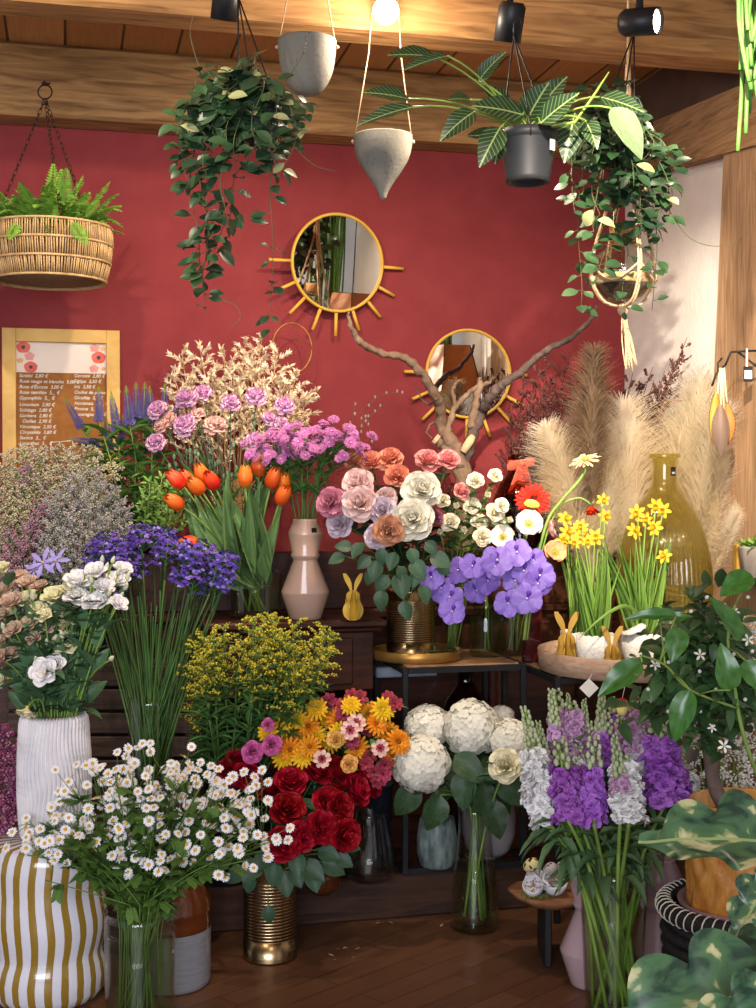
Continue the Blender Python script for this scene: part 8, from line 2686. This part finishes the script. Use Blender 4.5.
mb = MB(); mb.tube([b + ZU * .08, V((b.x, b.y, CEIL - .002))], .003, 6); part('cord', mb, m_cord, t)

WARM = '#ffe9cf'
light('bulb_light', 'POINT', b + V((0, -.10, -.10)), 14, WARM, shadow_soft_size=.05)
light('lit_spot_light', 'SPOT', lp + V((.08, -.06, -.02)), 14, WARM, spot_size=math.radians(110), spot_blend=.6, shadow_soft_size=.03, aim=P(760, 260, 3.9))
# the two track spotlights in the picture shine away from the camera on to the wall and the flowers
light('left_spot_light', 'SPOT', P(226, 0, 3.42) + V((-.03, .06, -.07)), 36, WARM, spot_size=math.radians(118), spot_blend=.75, shadow_soft_size=.022, aim=(-.85, 4.5, 1.35))
light('middle_spot_light', 'SPOT', P(510, 22, 3.45) + V((-.02, .06, -.07)), 54, WARM, spot_size=math.radians(118), spot_blend=.75, shadow_soft_size=.022, aim=(.15, 4.6, 1.35))
# unseen lamps without fixtures: left placed for the basket shadow, middle assumed fill
light('rear_track_lamp_left', 'SPOT', (-.85, 2.5, 2.74), 62, WARM, spot_size=math.radians(84), spot_blend=.7, shadow_soft_size=.02, aim=(-.9, 4.5, 1.3))
light('unseen_spot_middle', 'SPOT', (.1, 1.6, 2.72), 55, WARM, spot_size=math.radians(62), spot_blend=.7, shadow_soft_size=.05, aim=(.0, 4.6, 1.1))
light('pampas_fill_spot', 'SPOT', (.35, 1.2, 2.72), 850, '#ffecd2', spot_size=math.radians(30), spot_blend=.6, shadow_soft_size=.03, aim=(.98, 4.35, 1.42))  # unseen narrow spot added to brighten the pampas plumes
# soft cool fill from behind the camera, for an assumed shop window
light('daylight_fill', 'AREA', (-.5, -1.6, 1.7), 150, '#f0f3ff', shape='RECTANGLE', size=2.6, size_y=1.6, aim=(0, 4, 1.0))

w = bpy.data.worlds.new('room_air'); bpy.context.scene.world = w; w.use_nodes = True
bg = w.node_tree.nodes['Background']; bg.inputs['Color'].default_value = (.75, .72, .70, 1); bg.inputs['Strength'].default_value = .5

cam = bpy.data.cameras.new('camera'); co = bpy.data.objects.new('camera', cam); COL.objects.link(co)
co.location = (0, 0, CAMH); co.rotation_euler = (PI / 2 - PITCH, 0, 0)
cam.sensor_fit = 'VERTICAL'; cam.sensor_height = 36; cam.lens = F / 1008 * 36; cam.clip_start = .05
sc = bpy.context.scene
sc.camera = co
sc.view_settings.view_transform = 'Standard'; sc.view_settings.look = 'None'; sc.view_settings.gamma = 1; sc.view_settings.exposure = .1; sc.view_settings.use_curve_mapping = False
sc.cycles.transparent_max_bounces = 32
sc.cycles.max_bounces = 8

# ------------------------------------------------------------------ places in the row for blooms that look alike
def name_rows(groups):
    bpy.context.view_layer.update()
    for g in groups:
        its = []
        for o in bpy.data.objects:
            if o.parent is None and o.get('group') == g:
                b_ = [c for c in o.children if c.name.split('.')[0] in ('bloom', 'bud', 'flower_spike')]
                p = b_[0].matrix_world.translation if b_ else o.matrix_world.translation
                its.append((o, p.x / p.y))
        if 1 < len(its) <= len(ORD):
            by = {}
            for o, x in its: by.setdefault(o['label'], []).append((o, x))
            for lab, l in by.items():
                if len(l) > 1: ordinals(l, lab)
name_rows(('red roses in the tin on the floor', 'red roses behind the chamomile', 'white spray roses on the cube table', 'yellow chrysanthemums', 'orange chrysanthemums', 'rose red mixed blooms', 'pale pink red eyed blooms', 'apricot roses', 'green stock tips', 'daffodils in the front left egg pot', 'daffodils in the rear egg pot', 'daffodils in the right egg pot', 'champagne brown lisianthus blooms', 'cream yellow lisianthus blooms', 'white lisianthus blooms', 'white lisianthus buds', 'cream yellow lisianthus buds'))
